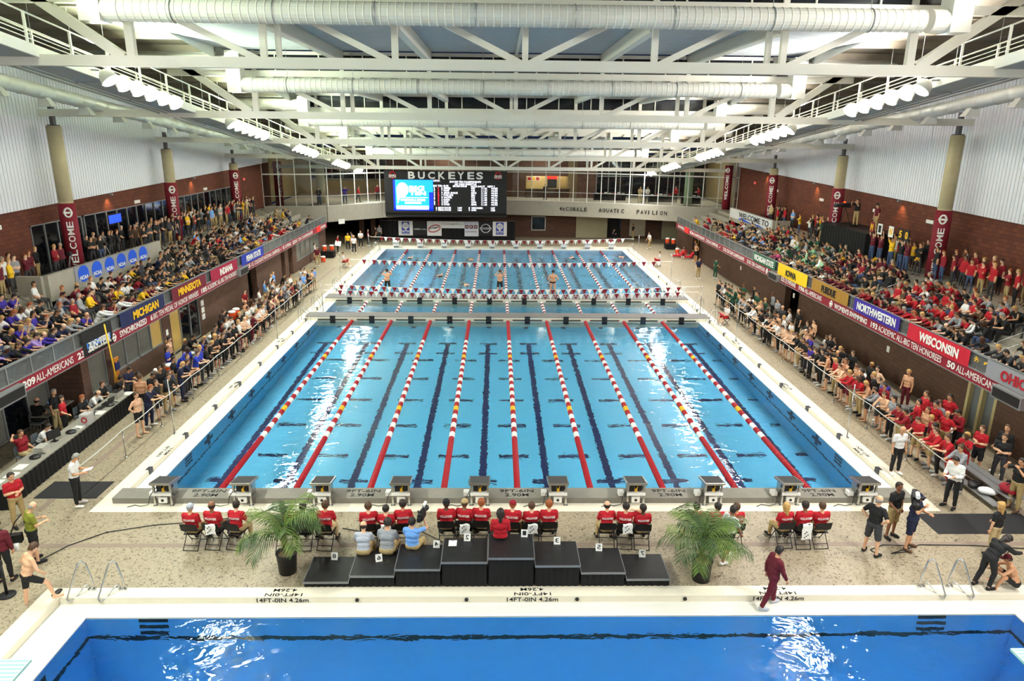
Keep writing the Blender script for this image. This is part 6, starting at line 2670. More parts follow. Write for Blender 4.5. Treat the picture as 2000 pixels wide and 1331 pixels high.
def crowd_object(name, items, label):
    PV, PF, PC = [], [], []
    off = 0
    cache = {}
    for pose, loc, rz, sc, top, bot, hc, sk, tt, bt in items:
        r = body(pose, .062)
        key = (pose, tt, bt)
        if key not in cache:
            cache[key] = (region(r, tt) if tt else None, region(r, bt) if bt else None, region(r, 'hair'), region(r, 'shoes'), np.array([f if len(f) == 4 else f + (f[-1],) for f in r['F']]))
        a, b, h, s_, FF = cache[key]
        V = r['V'] + r['N'] * .012
        c, s = cos(rz), sin(rz)
        W = np.stack([V[:, 0] * c - V[:, 1] * s, V[:, 0] * s + V[:, 1] * c, V[:, 2]], 1) * sc + np.array(loc)
        C = np.tile(np.array(C4(SKIN[sk])), (len(V), 1))
        if bt:
            C[b] = C4(bot)
        if tt:
            C[a] = C4(top)
        C[h] = C4(HAIR[hc])
        C[s_] = C4('charcoal')
        PV.append(W)
        PC.append(C)
        PF.append(FF + off)
        off += len(V)
    V, F, C = np.concatenate(PV), np.concatenate(PF), np.concatenate(PC)
    me = bpy.data.meshes.new(name)
    me.vertices.add(len(V))
    me.vertices.foreach_set('co', V.astype(np.float32).ravel())
    me.loops.add(F.size)
    me.loops.foreach_set('vertex_index', F.ravel().astype(np.int32))
    me.polygons.add(len(F))
    me.polygons.foreach_set('loop_start', np.arange(0, F.size, 4, dtype=np.int32))
    me.polygons.foreach_set('use_smooth', np.ones(len(F), bool))
    me.update(calc_edges=True)
    at = me.color_attributes.new('clothes', 'FLOAT_COLOR', 'POINT')
    at.data.foreach_set('color', C.astype(np.float32).ravel())
    m = bpy.data.materials.new('crowd_cloth')
    m.use_nodes = True
    nt = m.node_tree
    n = nt.nodes.new('ShaderNodeAttribute')
    n.attribute_name = 'clothes'
    nt.links.new(n.outputs['Color'], nt.nodes['Principled BSDF'].inputs['Base Color'])
    nt.nodes['Principled BSDF'].inputs['Roughness'].default_value = .85
    me.materials.append(m)
    o = bpy.data.objects.new(name, me)
    COL.objects.link(o)
    return tag(o, label, None, None, 'stuff')
# ================================================================== cast: hand-placed people first
EAST, WEST, NORTH, SOUTH = -pi / 2, pi / 2, 0.0, pi     # facing +X, -X, +Y (away from camera), -Y
POSES['sitlow'] = dict(lean=14, head=6, seat=.35, aR=((.24, .35, -1), (-.5, .80, -.10)), lR=((.2, 1, .12), (.05, .45, -1)))
POSES['sitcam'] = dict(lean=2, head=2, seat=.47, aR=((.55, .75, -.1), (-.45, .35, .85)), aL=((.30, .55, -.8), (-.35, .65, .5)), lR=((.2, 1, .0), (.05, .2, -1)))


def sheet_paper(o_loc, rz, pose, lab, scale=1.0):
    """A white sheet held at the right hand of a person."""
    J = body(pose)['J']
    p = (J['wrR'] + J['wrL']) * .5 + J['fdR'] * .1
    c, s = cos(rz), sin(rz)
    q = MB()
    q.prism([(-.11, -.14, 0), (.11, -.14, 0), (.11, .14, .06), (-.11, .14, .06)], (0, 0, .006))
    t = tag(obj('paper_sheet', q, M['wht']), lab, 'papers')
    t.location = (o_loc[0] + (p.x * c - p.y * s) * scale, o_loc[1] + (p.x * s + p.y * c) * scale, o_loc[2] + p.z * scale + .02)
    t.rotation_euler = (0, 0, rz)


def video_camera(loc, rz, lab, big=False):
    t = thing('video_camera', lab, 'camera', loc, rz)
    b = MB()
    b.box(-.07, .07, -.22, .14, -.08, .10)
    b.box(-.05, .05, -.34, -.22, -.05, .07)
    obj('body', b, M['black'], t)
    b = MB()
    b.tube([(0, .14, .01), (0, .30, .01), (0, .31, .01), (0, .40, .01)], [.055, .055, .075, .08], 12)
    obj('lens', b, M['black'], t, True)
    b = MB()
    b.beam((0, -.1, .16), (0, .12, .16), .03, .03)
    b.beam((0, -.1, .1), (0, -.1, .16), .03, .03, (0, 1, 0))
    b.beam((0, .12, .1), (0, .12, .16), .03, .03, (0, 1, 0))
    obj('handle', b, M['black'], t)
    b = MB()
    b.tube([(-.09, .0, .05), (-.13, .06, .05)], [.03, .035], 8)
    obj('viewfinder', b, M['black'], t)
    b = MB()
    b.tube([(0, .12, .19), (0, .34, .2)], .045, 10)
    obj('camera_light', b, mat('pale_lens', (216, 216, 214), .3), t)
    b = MB()
    b.box(-.075, -.068, -.2, .1, -.02, .06)
    obj('side_label', b, M['yel'], t)
    return t


def back_text(o, shirt, s, wd, zc, h, m=None):
    """Lettering laid on the back of a shirt."""
    me = shirt.data
    co = np.empty(len(me.vertices) * 3, np.float32)
    me.vertices.foreach_get('co', co)
    co = co.reshape(-1, 3)
    back = co[(np.abs(co[:, 0]) < .2)]
    b = MB()
    text(b, s, (-wd / 2, 0, zc - h / 2), (1, 0, 0), (0, 0, 1), wd, h, .02, .001)
    nv = []
    for x, y, z in b.v:
        near = back[(np.abs(back[:, 0] - x) < .035) & (np.abs(back[:, 2] - z) < .035)]
        yy = float(near[:, 1].min()) if len(near) else -.13
        nv.append((x, yy - .012 + y * .2, z))
    b.v = nv
    return obj('back_lettering', b, m or M['wlet'], shirt)


# --- 24 volunteers on the folding chairs (their number reads from the left)
rv = random.Random(21)
vh = {0: ('cap', 'grey'), 1: ('bald', 'dark'), 2: ('hair', 'dark'), 3: ('hair', 'brown'), 4: ('hair', 'dark'), 5: ('hair', 'brown'), 6: ('hair', 'brown'), 7: ('hair', 'dark'), 8: ('hair', 'dark'), 9: ('cap', 'dark'), 10: ('cap', 'tan'), 11: ('hair', 'red'), 12: ('cap', 'red'), 13: ('hair', 'brown'), 14: ('hair', 'red'), 15: ('bald', 'dark'),
      16: ('hair', 'dark'), 17: ('hair', 'dark'), 18: ('hair', 'dark'), 19: ('hair', 'dark'), 20: ('hair', 'brown'), 21: ('longhair', 'blond'), 22: ('hair', 'dark'), 23: ('hair', 'brown')}
for i, (g, k, x, y, rz) in enumerate(CHAIRS):
    pose = 'nape' if i == 16 else ('sit2' if i in (2, 5, 8, 15) else 'sit')
    hk, hc = vh[i]
    cap = {'grey': 'silver', 'dark': 'black', 'tan': 'khaki', 'red': 'crimson'}.get(hc, 'grey')
    sk = 4 if i in (1, 10, 22) else (5 if i in (9, 17) else rv.randrange(4))
    desc = {'cap': '%s capped' % cap, 'bald': 'balding', 'longhair': 'blond ponytailed', 'hair': hc + ' haired'}[hk]
    lab = '%s volunteer in red shirt, %s seat of the %s group of three' % (desc, ('left', 'middle', 'right')[k], GN[g])
    if i == 16:
        lab = 'volunteer in red shirt with a hand behind the head, middle of the sixth group'
    o, pt = person((x, y - .04, DZ), rz + rv.uniform(-.12, .12), pose, 'red', 'khaki' if i % 3 == 0 else 'charcoal' if i % 3 == 1 else 'tan', lab, hk, {'tan': 'brown', 'red': 'red'}.get(hc, hc), sk, 'black', rv.uniform(.96, 1.04), 'red shirted volunteers on folding chairs', cap=cap)
    zz = body(pose)['J']['neck'].z - .16
    back_text(o, pt['shirt'], 'VOLUNTEER', .34, zz, .066)
# towels hung on chairs
for g, k, lab in ((0, 1, 'white towel between the chairs of the leftmost group'), (2, 1, 'white towel on the middle chair of the third group'), (3, 1, 'white towel on the middle chair of the fourth group'), (4, 1, 'patterned white towel on the middle chair of the fifth group'), (5, 1, 'white towel on the middle chair of the sixth group'), (7, 1, 'long spotted white towel on the middle chair of the rightmost group')):
    x = CH[g][k]
    t = thing('towel', lab, 'towel', (x + .02, 17.78, DZ), 0)
    b = MB()
    lo = .35 if g == 7 else .55
    rows = []
    for q in range(6):
        z = .86 - q * (.86 - lo) / 5
        rows.append([(-.14 + .056 * j + .012 * sin(q * 2 + j), -.06 - .015 * sin(j * 1.3) - .02 * q / 5, z - .012 * cos(j)) for j in range(6)])
    rows.insert(0, [(p[0], p[1] + .08, p[2] - .05) for p in rows[0]])
    b.sheet(rows)
    obj('cloth', b, M['wht'], t, True)
    b = MB()
    for q in range(5):
        b.box(-.09 + .045 * (q % 3) + .01, -.06 + .045 * (q % 3) + .01, -.108, -.1, lo + .06 + q * .045, lo + .09 + q * .045)
    obj('spots', b, M['ink'], t)

PP = person
# --- foreground, left
o, pt = PP((-13.19, 20.31, DZ), EAST + .2, 'paper', 'white', 'black', 'grey haired official in white polo and black trousers beside the left mat', 'hair', 'grey', 1, 'white', 1.03)
sheet_paper((-13.19, 20.31, DZ), EAST + .2, 'paper', 'white card held by the grey haired official on the left')
PP((-14.25, 19.1, DZ), EAST - .5, 'crossed', 'red', 'khaki', 'dark haired person in red polo and khaki trousers, arms crossed by the table', 'hair', 'dark', 0, 'black', 1.0)
PP((-14.75, 18.6, DZ), EAST - .3, 'crossed', 'black', 'khaki', 'person in black shirt and khaki trousers at the left picture edge', 'hair', 'brown', 2, 'black', 1.0)
PP((-12.62, 17.25, DZ), NORTH - .75, 'paper', 'olive', 'black', 'balding photographer in green vest and black shorts with a camera bag', 'bald', 'grey', 0, 'black', 1.02, bottype='shorts')
t = thing('camera_bag', 'black camera bag and lens at the hip of the green vested photographer', 'bag', (-12.86, 16.98, DZ + .78), .3)
obj('bag', MB().box(-.15, .15, -.09, .09, 0, .24), M['black'], t)
obj('strap', MB().tube([(-.12, .02, .22), (.0, .12, .52), (.16, .2, .7)], .018, 5), M['black'], t)
b = MB()
b.tube([(.02, -.1, .02), (.02, -.16, -.18)], [.06, .07], 10)
obj('lens', b, M['wht'], t, True)
PP((-11.62, 15.42, .05), NORTH - .70, 'lunge', None, 'black', 'shirtless swimmer in black jammers stepping over the diving pool gutter', 'hair', 'brown', 0, None, 1.04, bottype='jammers')
PP((-12.85, 16.35, DZ), NORTH + .2, 'stand', 'maroon', 'black', 'person in dark maroon jacket cut off by the left picture edge', 'hair', 'dark', 1, 'black', 1.0, toptype='long')
b = MB()
b.sheet([[(-.07, -.14, .02), (-.04, -.14, .03), (.04, -.14, .03), (.07, -.14, .02)], [(-.08, 0, .0), (-.04, 0, .05), (.04, 0, .05), (.08, 0, .0)], [(-.06, .14, 0), (-.03, .14, .03), (.03, .14, .03), (.06, .14, 0)]])
b.prism([(-.07, -.14, 0), (.07, -.14, 0), (.08, 0, 0), (.06, .14, 0), (-.06, .14, 0), (-.08, 0, 0)], (0, 0, .02))
tag(obj('swim_fin', b, M['black'], None, True), 'black sandal lying on the cream curb by the stepping swimmer', 'sandal').location = (-11.25, 15.85, DZ + .004)
# --- foreground, right
PP((7.02, 15.40, .05), EAST + .15, 'walk', 'maroon', 'maroon', 'person in maroon tracksuit walking along the diving pool edge', 'hair', 'dark', 1, 'silver', 1.02, toptype='long')
PP((6.45, 17.2, DZ), EAST + .5, 'walk', 'white', 'black', 'person in white shirt and dark shorts half hidden by the right palm', 'hair', 'dark', 4, 'white', .98, bottype='shorts')
PP((14.1, 22.5, DZ), SOUTH + .15, 'stand', 'white', 'black', 'bald referee in white polo and black trousers facing the camera', 'bald', 'grey', 1, 'white', 1.04)
PP((14.62, 20.15, DZ), WEST + .5, 'paper', 'white', 'black', 'dark haired official in white long sleeved shirt near the right mat', 'hair', 'dark', 1, 'black', 1.05, toptype='long')
sheet_paper((14.62, 20.15, DZ), WEST + .5, 'paper', 'white sheet held by the dark haired official on the right')
PP((10.68, 17.5, DZ), EAST + .55, 'akimbo', 'black', 'charcoal', 'bald person in black polo and grey shorts watching the cameraman', 'bald', 'grey', 0, 'black', 1.05, bottype='shorts')
PP((11.95, 17.8, DZ), SOUTH + .6, 'shoulder', 'navy', 'navy', 'cameraman in navy shirt and shorts with a camera on the shoulder', 'cap', 'dark', 1, 'brown', 1.02, bottype='shorts', cap='navy')
PP((11.75, 18.4, DZ), SOUTH + .35, 'stand2', 'black', 'khaki', 'assistant in black shirt and khaki shorts behind the navy cameraman', 'hair', 'dark', 4, 'black', 1.02, bottype='shorts')
big = video_camera((11.83, 17.68, DZ + 1.66), WEST + 1.1, 'large black shoulder camera carried by the navy cameraman')
PP((14.15, 17.45, DZ), NORTH + .4, 'stand2', 'black', 'tan', 'blond person in black shirt standing behind the interviewer', 'longhair', 'blond', 0, 'black', .95)
PP((12.95, 15.95, DZ), EAST + .25, 'bend', 'black', 'black', 'interviewer in black bending down with a microphone', 'longhair', 'dark', 0, 'black', .98, toptype='long')
b = MB()
b.tube([(0, 0, 0), (.10, 0, .04)], .014, 6)
t = thing('microphone', 'black microphone held towards the seated swimmer', 'microphone', (13.45, 16.05, DZ + .98))
obj('handle', b, M['black'], t)
b = MB()
b.lathe([(.01, -.04), (.035, -.02), (.035, .02), (.01, .04)], (.13, 0, .05), 8)
obj('head', b, M['black'], t, True)
PP((13.72, 15.9, DZ), WEST - .35, 'floor', None, 'black', 'shirtless swimmer in a dark cap sitting on the deck during an interview', 'cap', 'dark', 2, None, 1.0, bottype='jammers', cap='maroon')
PP((16.55, 19.95, DZ), WEST + .2, 'photo', 'black', 'khaki', 'person in black shirt and khaki trousers at the right picture edge', 'hair', 'dark', 1, 'brown', 1.04)
big.scale = (1.35, 1.35, 1.35)
PP((17.05, 22.6, DZ), WEST + .2, 'crossed', 'red', 'black', 'person in red shirt, arms crossed, standing behind the near bench', 'hair', 'brown', 0, 'white', 1.03, bottype='shorts')
PP((17.35, 21.9, DZ), WEST + .5, 'crossed', 'black', 'charcoal', 'person in black shirt and grey trousers standing behind the near bench', 'hair', 'brown', 0, 'white', 1.02)
PP((17.85, 22.5, DZ), WEST + .3, 'stand2', 'black', 'red', 'person in black jacket and red trousers by the wall behind the near bench', 'hair', 'brown', 1, 'white', 1.06, toptype='long')
PP((17.25, 24.1, DZ), WEST, 'paper', 'crimson', 'black', 'person in crimson jacket with a hand to the mouth by the cream door frame', 'hair', 'dark', 1, 'black', 1.04, toptype='long')
PP((17.0, 25.0, DZ), WEST + .2, 'stand', 'grey', 'black', 'person in grey shirt and black shorts near the cream door frame', 'hair', 'brown', 0, 'white', 1.05, bottype='shorts')
PP((17.75, 25.6, DZ), WEST + .4, 'akimbo', 'red', 'black', 'person in red and black top standing against the cream door frame', 'hair', 'dark', 1, 'black', 1.05)
PP((18.3, 21.6, DZ), WEST, 'sit', 'crimson', 'crimson', 'person in crimson jacket seated against the right wall', 'hair', 'dark', 1, 'black', 1.0, toptype='long')
st = thing('stool', 'small dark stool against the right wall', 'stool', (18.3, 21.6, DZ))
obj('seat', MB().box(-.2, .2, -.2, .2, .41, .45), M['black'], st)
for sx_ in (-.17, .17):
    for sy_ in (-.17, .17):
        obj('leg', MB().box(sx_ - .02, sx_ + .02, sy_ - .02, sy_ + .02, 0, .41), M['black'], st)
# --- on the podium
PP((-3.62, 17.05, .22), NORTH, 'sitlow', 'silver', 'khaki', 'balding person in pale grey shirt sitting on the lower left podium', 'bald', 'dark', 0, 'black', 1.0)
PP((-2.98, 17.05, .22), NORTH - .1, 'sitlow', 'grey', 'khaki', 'large person in grey shirt sitting between two podium companions', 'hair', 'dark', 1, 'black', 1.08)
PP((-2.28, 17.02, .29), NORTH - .2, 'sitcam', 'light blue', 'khaki', 'cameraman in light blue shirt filming from the podium', 'hair', 'dark', 1, 'black', 1.0)
video_camera((-2.02, 17.3, 1.62), NORTH - .2, 'black shoulder camera of the podium cameraman')
PP((.12, 16.98, .62), NORTH, 'sit', 'red', 'black', 'ponytailed person in red jacket sitting on the tallest podium step', 'longhair', 'dark', 0, 'black', .98, toptype='long')
# --- behind the scoring table
PP((-16.6, 25.6, DZ), EAST + .3, 'stand2', 'red', 'black', 'dark haired woman in red polo standing at the scoring table', 'longhair', 'dark', 0, 'black', .96)
PP((-17.15, 26.0, DZ), EAST, 'stand', 'black', 'tan', 'person in black polo and tan trousers behind the red polo woman', 'hair', 'grey', 1, 'black', 1.03)
PP((-16.55, 23.05, DZ), EAST - .1, 'nape', 'crimson', 'tan', 'person in dark red shirt seated at the near end of the scoring table', 'hair', 'brown', 1, 'black', 1.02)
PP((-16.6, 24.05, DZ), EAST, 'sitlean', 'white', 'charcoal', 'dark haired person in white shirt seated behind the black monitor', 'hair', 'dark', 0, 'black', 1.0)
PP((-16.6, 26.7, DZ), EAST, 'sit2', 'black', 'black', 'red haired woman in black shirt seated at a laptop', 'longhair', 'red', 0, 'black', .96)
PP((-16.6, 27.4, DZ), EAST, 'sitlean', 'white', 'black', 'balding person in white shirt bent over the scoring table', 'bald', 'dark', 0, 'black', 1.04)
PP((-16.6, 28.2, DZ), EAST, 'sit2', 'black', 'black', 'brown haired person in black seated near the far table end', 'hair', 'brown', 0, 'black', 1.0)
PP((-17.9, 26.0, DZ), NORTH - .1, 'sit2', 'black', 'black', 'person in black seated with back turned at the lit blue laptop', 'bald', 'dark', 1, 'black', 1.03)
PP((-16.55, 29.15, DZ), EAST + .4, 'sitchin', 'black', 'charcoal', 'curly haired person seated behind the rear work table', 'hair', 'dark', 0, 'black', 1.0)
PP((-16.1, 29.75, DZ), EAST + .4, 'sitchin', 'charcoal', 'charcoal', 'person resting chin on hand past the far table end', 'hair', 'dark', 1, 'black', .98)
for k, (x, y, lab) in enumerate(((-16.55, 23.05, 'under the dark red shirted scorer'), (-16.6, 24.05, 'under the scorer in white behind the monitor'), (-16.6, 26.7, 'under the red haired woman at the laptop'), (-16.6, 27.4, 'under the bent scorer in white'), (-16.6, 28.2, 'under the brown haired scorer'), (-17.9, 26.0, 'under the scorer turned to the blue laptop'), (-16.55, 29.15, 'under the curly haired scorer'))):
    t = thing('office_chair', 'grey shell chair ' + lab, 'chair', (x, y, DZ), EAST)
    b = MB()
    b.box(-.22, .22, -.2, .2, .40, .44)
    obj('seat', b, mat('grey_shell', (120, 126, 134), .5), t)
    b = MB()
    b.sheet([[(-.2 + .4 * q / 6, -.2 - .05 * sin(pi * q / 6), z) for q in range(7)] for z in (.48, .62, .78)])
    obj('backrest', b, mat('grey_shell', (120, 126, 134)), t, True)
    for sx_ in (-.2, .2):
        for sy_ in (-.2, .2):
            obj('leg', MB().tube([(sx_, sy_, 0), (sx_ * .9, sy_ * .9, .4)], .014, 6), M['steel'], t)
# --- the first few on the near left rope
PP((-13.85, 25.75, DZ), EAST - .2, 'akimbo', None, 'black', 'shirtless swimmer in black jammers at the near end of the left rope', 'hair', 'brown', 0, None, 1.02, bottype='jammers')
PP((-13.85, 26.6, DZ), EAST, 'rope', 'navy', 'navy', 'red haired person in navy leaning on the left rope', 'hair', 'red', 0, 'white', 1.03)
PP((-14.6, 27.6, DZ), NORTH + .1, 'stand', None, 'black', 'broad shirtless swimmer seen from behind past the scoring table', 'hair', 'brown', 2, None, 1.06, bottype='jammers')
PP((-13.9, 27.5, DZ), EAST, 'stand2', 'black', 'black', 'boy in black shirt and shorts behind the left rope', 'hair', 'brown', 0, None, .95, bottype='shorts')
PP((-15.15, 29.9, DZ), EAST - .3, 'sit2', 'grey', 'black', 'person in grey hooded top seated beside the orange cooler', 'cap', 'dark', 1, 'black', 1.0, toptype='long', cap='white')
PP((-15.8, 29.0, DZ), EAST - .2, 'paper', 'navy', 'charcoal', 'person in navy polo reading by the left brick wall', 'hair', 'dark', 1, 'black', 1.0)
PP((-15.9, 33.2, DZ), EAST, 'stand', None, 'black', 'tall shirtless swimmer with a white towel on the left deck', 'hair', 'dark', 0, None, 1.06)
# --- far pool and far deck
for x, pose, bt, hc, lab in ((-7.95, 'photo', 'jammers', 'dark', 'left shirtless swimmer adjusting goggles on the farther bulkhead'), (.21, 'photo', 'jammers', 'brown', 'middle shirtless swimmer with raised arms on the farther bulkhead'), (4.08, 'akimbo', 'briefs', 'dark', 'shirtless swimmer in black briefs, hands on hips, on the farther bulkhead')):
    PP((x, 50.65, .30), NORTH + (.1 if x < 0 else -.05), pose, None, 'black', lab, 'hair', hc, 1, None, 1.08, bottype=bt)
for k, (x, y, lab) in enumerate(((-8.45, 68.1, 'swimmer in the far left lane near the far wall'), (-2.5, 68.0, 'swimmer in the fourth lane of the far course with an arm up'), (-4.8, 59.3, 'swimmer in the third lane of the far course'), (-2.55, 56.1, 'swimmer nearest the bulkhead in the far course'), (7.5, 68.7, 'swimmer in the eighth lane of the far course'), (12.2, 69.9, 'swimmer in the far right lane'))):
    PP((x, y, -.16), (SOUTH if k % 2 else NORTH) + .1 * k, 'swim', None, 'black', lab, 'cap', 'dark', k % 4, None, 1.05, bottype='jammers', cap=('white', 'yellow', 'red', 'black', 'white', 'navy')[k])
fl_ = [(-15.65, 69.6, 'stand', 'red', 'black', 'person in red jacket holding a white board at the far left'), (-15.0, 71.4, 'stand', 'yellow', 'black', 'person in yellow top at the far left entrance'), (-14.7, 72.3, 'paper', 'grey', 'charcoal', 'person in grey shirt at the far left entrance'), (-14.05, 73.2, 'crossed', 'white', 'black', 'person in white shirt at the far left entrance'),
       (-13.5, 74.4, 'stand2', 'maroon', 'black', 'person in maroon at the far left entrance'), (-14.05, 69.6, 'stand', 'white', 'black', 'blond woman in white top and black trousers far left'), (-13.0, 76.4, 'stand', 'black', 'black', 'person in black by the far left black drape'), (-15.9, 62.5, 'stand', 'maroon', 'khaki', 'person in maroon polo and khaki trousers on the far left deck'),
       (-16.6, 64.5, 'stand2', 'white', 'red', 'person in white shirt and red trousers on the far left deck'), (-12.9, 78.0, 'stand', 'grey', 'charcoal', 'person in grey beside the drape end'), (15.99, 73.9, 'walk', 'white', 'khaki', 'official in white shirt and khaki trousers far right'), (16.7, 57.7, 'stand', 'navy', 'khaki', 'person in navy polo and khaki trousers on the far right deck'),
       (18.2, 57.9, 'stand2', 'green', 'green', 'person in dark green tracksuit by the right yellow pole'), (13.2, 80.6, 'sitchin', 'navy', 'black', 'person in navy seated before the far mural recess'), (15.5, 80.6, 'stand', 'black', 'tan', 'person in black by the pale board on the far wall')]
for k, (x, y, pose, tp, bt, lab) in enumerate(fl_):
    PP((x, y, DZ), (EAST, SOUTH, WEST, SOUTH)[k % 4] + .3, pose, tp, bt, lab, 'longhair' if 'woman' in lab else 'hair', 'blond' if 'blond' in lab else ('dark', 'brown')[k % 2], k % 4, 'white', 1.0)
PP((18.75, 66.0, DZ), WEST + .3, 'akimbo', None, 'black', 'shirtless swimmer in black jammers by the far right wall', 'hair', 'brown', 1, None, 1.05, bottype='jammers')
for k, (x, y, lab) in enumerate(((17.9, 68.3, 'left swimmer in red tracksuit lounging on the far right deck'), (18.7, 67.6, 'right swimmer in red tracksuit lounging on the far right deck'), (18.3, 69.3, 'rear swimmer in red tracksuit lounging on the far right deck'))):
    PP((x, y, DZ), WEST + .3 * k, 'recline', 'red', 'red', lab, 'hair', 'dark', k, 'white', 1.0, toptype='long')
for k, (x, y, lab) in enumerate(((-13.5, 62.1, 'lifeguard in white shirt and red shorts on a folding stool far left'), (14.75, 63.6, 'lifeguard in white shirt and red shorts on a folding stool far right'), (14.45, 42.9, 'lifeguard in white shirt seated with a red tube by the nearer bulkhead'))):
    rz = EAST if x < 0 else WEST
    PP((x, y, DZ), rz + (.3 if k == 2 else 0), 'sit', 'white', 'red', lab, 'hair', 'brown', 0, 'white', .98, bottype='shorts')
    t = thing('folding_stool', 'black folding stool under the ' + ('far left', 'far right', 'nearer bulkhead')[k] + ' lifeguard', 'stool', (x, y, DZ), rz)
    obj('seat', MB().box(-.2, .2, -.18, .2, .42, .45), M['black'], t)
    for sx_ in (-.2, .2):
        obj('leg', MB().tube([(sx_, -.2, 0), (sx_, .2, .42)], .013, 5), M['black'], t)
        obj('leg', MB().tube([(sx_, .2, 0), (sx_, -.2, .42)], .013, 5), M['black'], t)
    t = thing('rescue_tube', 'red rescue tube on the lap of the ' + ('far left', 'far right', 'nearer bulkhead')[k] + ' lifeguard', 'rescue tube', (x, y, DZ + .66), rz)
    obj('foam', MB().tube([(-.5, .3, .0), (0, .34, .03), (.5, .3, 0)], [.06, .075, .06], 8), M['red'], t, True)
    obj('strap', MB().tube([(.5, .3, 0), (.62, .34, -.1)], .012, 4), M['wht'], t)
b = MB()
b.box(-.28, .28, -.01, .01, 0, .5)
o = tag(obj('display_board', b, M['wht']), 'white board held in front of the person in red far left', 'board')
o.location, o.rotation_euler = (-15.55, 69.2, 1.0), (-.5, .2, .2)
for k, (x, y, pose, tp, bt, hd_, lab) in enumerate(((-18.4, 74.6, 'crossed', 'black', 'denim', SOUTH, 'person in black jacket behind the left mezzanine glass'), (-16.1, 76.4, 'photo', 'purple', 'denim', SOUTH, 'person in purple top behind the left mezzanine glass'), (-14.9, 77.4, 'walk', 'red', 'charcoal', EAST, 'person in red walking behind the left mezzanine glass'), (-13.2, 79.8, 'stand', 'crimson', 'black', SOUTH, 'person in dark red behind the glass beside the scoreboard'),
                                                    (5.5, 82.7, 'stand', 'charcoal', 'charcoal', SOUTH, 'person in dark clothes before the snack stand'), (15.9, 79.9, 'crossed', 'tan', 'tan', SOUTH, 'person in tan clothes behind the right mezzanine glass'), (16.7, 79.9, 'crossed', 'white', 'charcoal', SOUTH, 'person in white top behind the right mezzanine glass'), (20.0, 80.6, 'stand', 'red', 'black', SOUTH, 'person in red behind the right mezzanine glass'),
                                                    (22.6, 80.4, 'paper', 'crimson', 'black', WEST, 'person in dark red beside the lobby tables'))):
    PP((x, y, 4.45), hd_ + .2, pose, tp, bt, lab, 'hair', ('dark', 'brown')[k % 2], k % 4, 'black', 1.0, toptype='long')
# camera crew on the platform
PP((23.2, 43.2, 6.06), WEST, 'stand', 'maroon', 'khaki', 'camera operator in maroon shirt and khaki trousers on the black platform', 'cap', 'dark', 1, 'black', 1.0, cap='black')
PP((23.5, 46.3, 6.06), WEST + .3, 'photo', 'black', 'khaki', 'camera operator in black bending at the platform camera', 'hair', 'dark', 1, 'black', 1.0)
t = thing('broadcast_camera', 'broadcast camera on a tripod with a red tally light on the black platform', 'camera', (22.85, 46.6, 6.06), WEST)
for a in (0, 2.1, 4.2):
    obj('leg', MB().tube([(.45 * cos(a), .45 * sin(a), 0), (0, 0, 1.15)], .02, 6), M['black'], t)
obj('body', MB().box(-.12, .12, -.3, .3, 1.18, 1.48), M['black'], t)
obj('lens', MB().tube([(0, .3, 1.32), (0, .75, 1.32)], [.1, .12], 10), mat('dark_grey_plastic', (52, 52, 56)), t, True)
obj('tally_light', MB().box(-.06, .06, .05, .15, 1.48, 1.56), mat('tally_red', (255, 60, 20), .5, emit=3.0), t)
obj('pan_bar', MB().tube([(.1, -.3, 1.2), (.3, -.8, 1.1)], .015, 5), M['black'], t)
for k, (x, y, lab) in enumerate(((-21.0, 35.0, 'near camera tripod behind the left parapet'), (-21.0, 38.3, 'far camera tripod behind the left parapet'))):
    t = thing('tripod', lab, 'tripod', (x, y, CONC))
    for a in (0.3, 2.4, 4.5):
        obj('leg', MB().tube([(.4 * cos(a), .4 * sin(a), 0), (0, 0, 1.25)], .018, 5), M['alu'], t)
    obj('head', MB().box(-.07, .07, -.1, .1, 1.25, 1.42), M['black'], t)
# score placards held up in the right stand
for k, (y, ch, m_, ink) in enumerate(((41.8, 'M', M['maroon'], GOLD), (40.9, 'I', M['wht'], M['ink']), (39.7, 'N', M['wht'], GOLD), (38.7, '5', M['ink'], GOLD), (38.1, '0', M['ink'], GOLD))):
    nm_ = ('maroon', 'white', 'pale', 'black', 'dark')[k]
    PP((22.45, y, CONC), WEST, 'cheer', ('maroon', 'maroon', 'yellow', 'black', 'maroon')[k], 'denim', 'fan in the right stand holding up the letter card that is %s' % ('leftmost', 'second from the left', 'in the middle', 'second from the right', 'rightmost')[k], 'hair', 'dark', k, 'black', 1.0)
    t = thing('letter_card', '%s letter card held up by a fan in the right stand, %s of five' % (nm_, ('leftmost', 'second', 'middle', 'fourth', 'rightmost')[k]), 'card', (22.26, y, 6.56))
    obj('card', MB().box(-.015, .015, -.24, .24, -.3, .3), m_, t)
    b = MB()
    text(b, ch, (-.018, .14, -.2), -uy, uz, .28, .4, .04, .004)
    obj('letter', b, ink, t)

# ================================================================== the many: procedural rows, nearest 300 as individuals
rp = random.Random(11)
CAND = []                                    # dist, row key, order, data
pick = lambda pal: rp.choice(pal)


def pal_left(Y):
    if Y < 30.2:
        return ['navy'] * 5 + ['purple'] * 4 + ['black'] * 3 + ['white', 'lilac', 'grey']
    if Y < 36.5:
        return ['maroon'] * 5 + ['white'] * 4 + ['grey'] * 2 + ['crimson', 'black', 'yellow']
    if Y < 47:
        return ['black'] * 15 + ['charcoal'] * 3 + ['yellow', 'grey', 'navy', 'brown']
    if Y < 58:
        return ['black'] * 9 + ['red', 'crimson', 'red', 'navy', 'light blue', 'tan', 'white', 'yellow', 'grey', 'brown']
    return ['red', 'crimson', 'black', 'white', 'black', 'black', 'charcoal', 'tan', 'grey', 'navy', 'yellow']


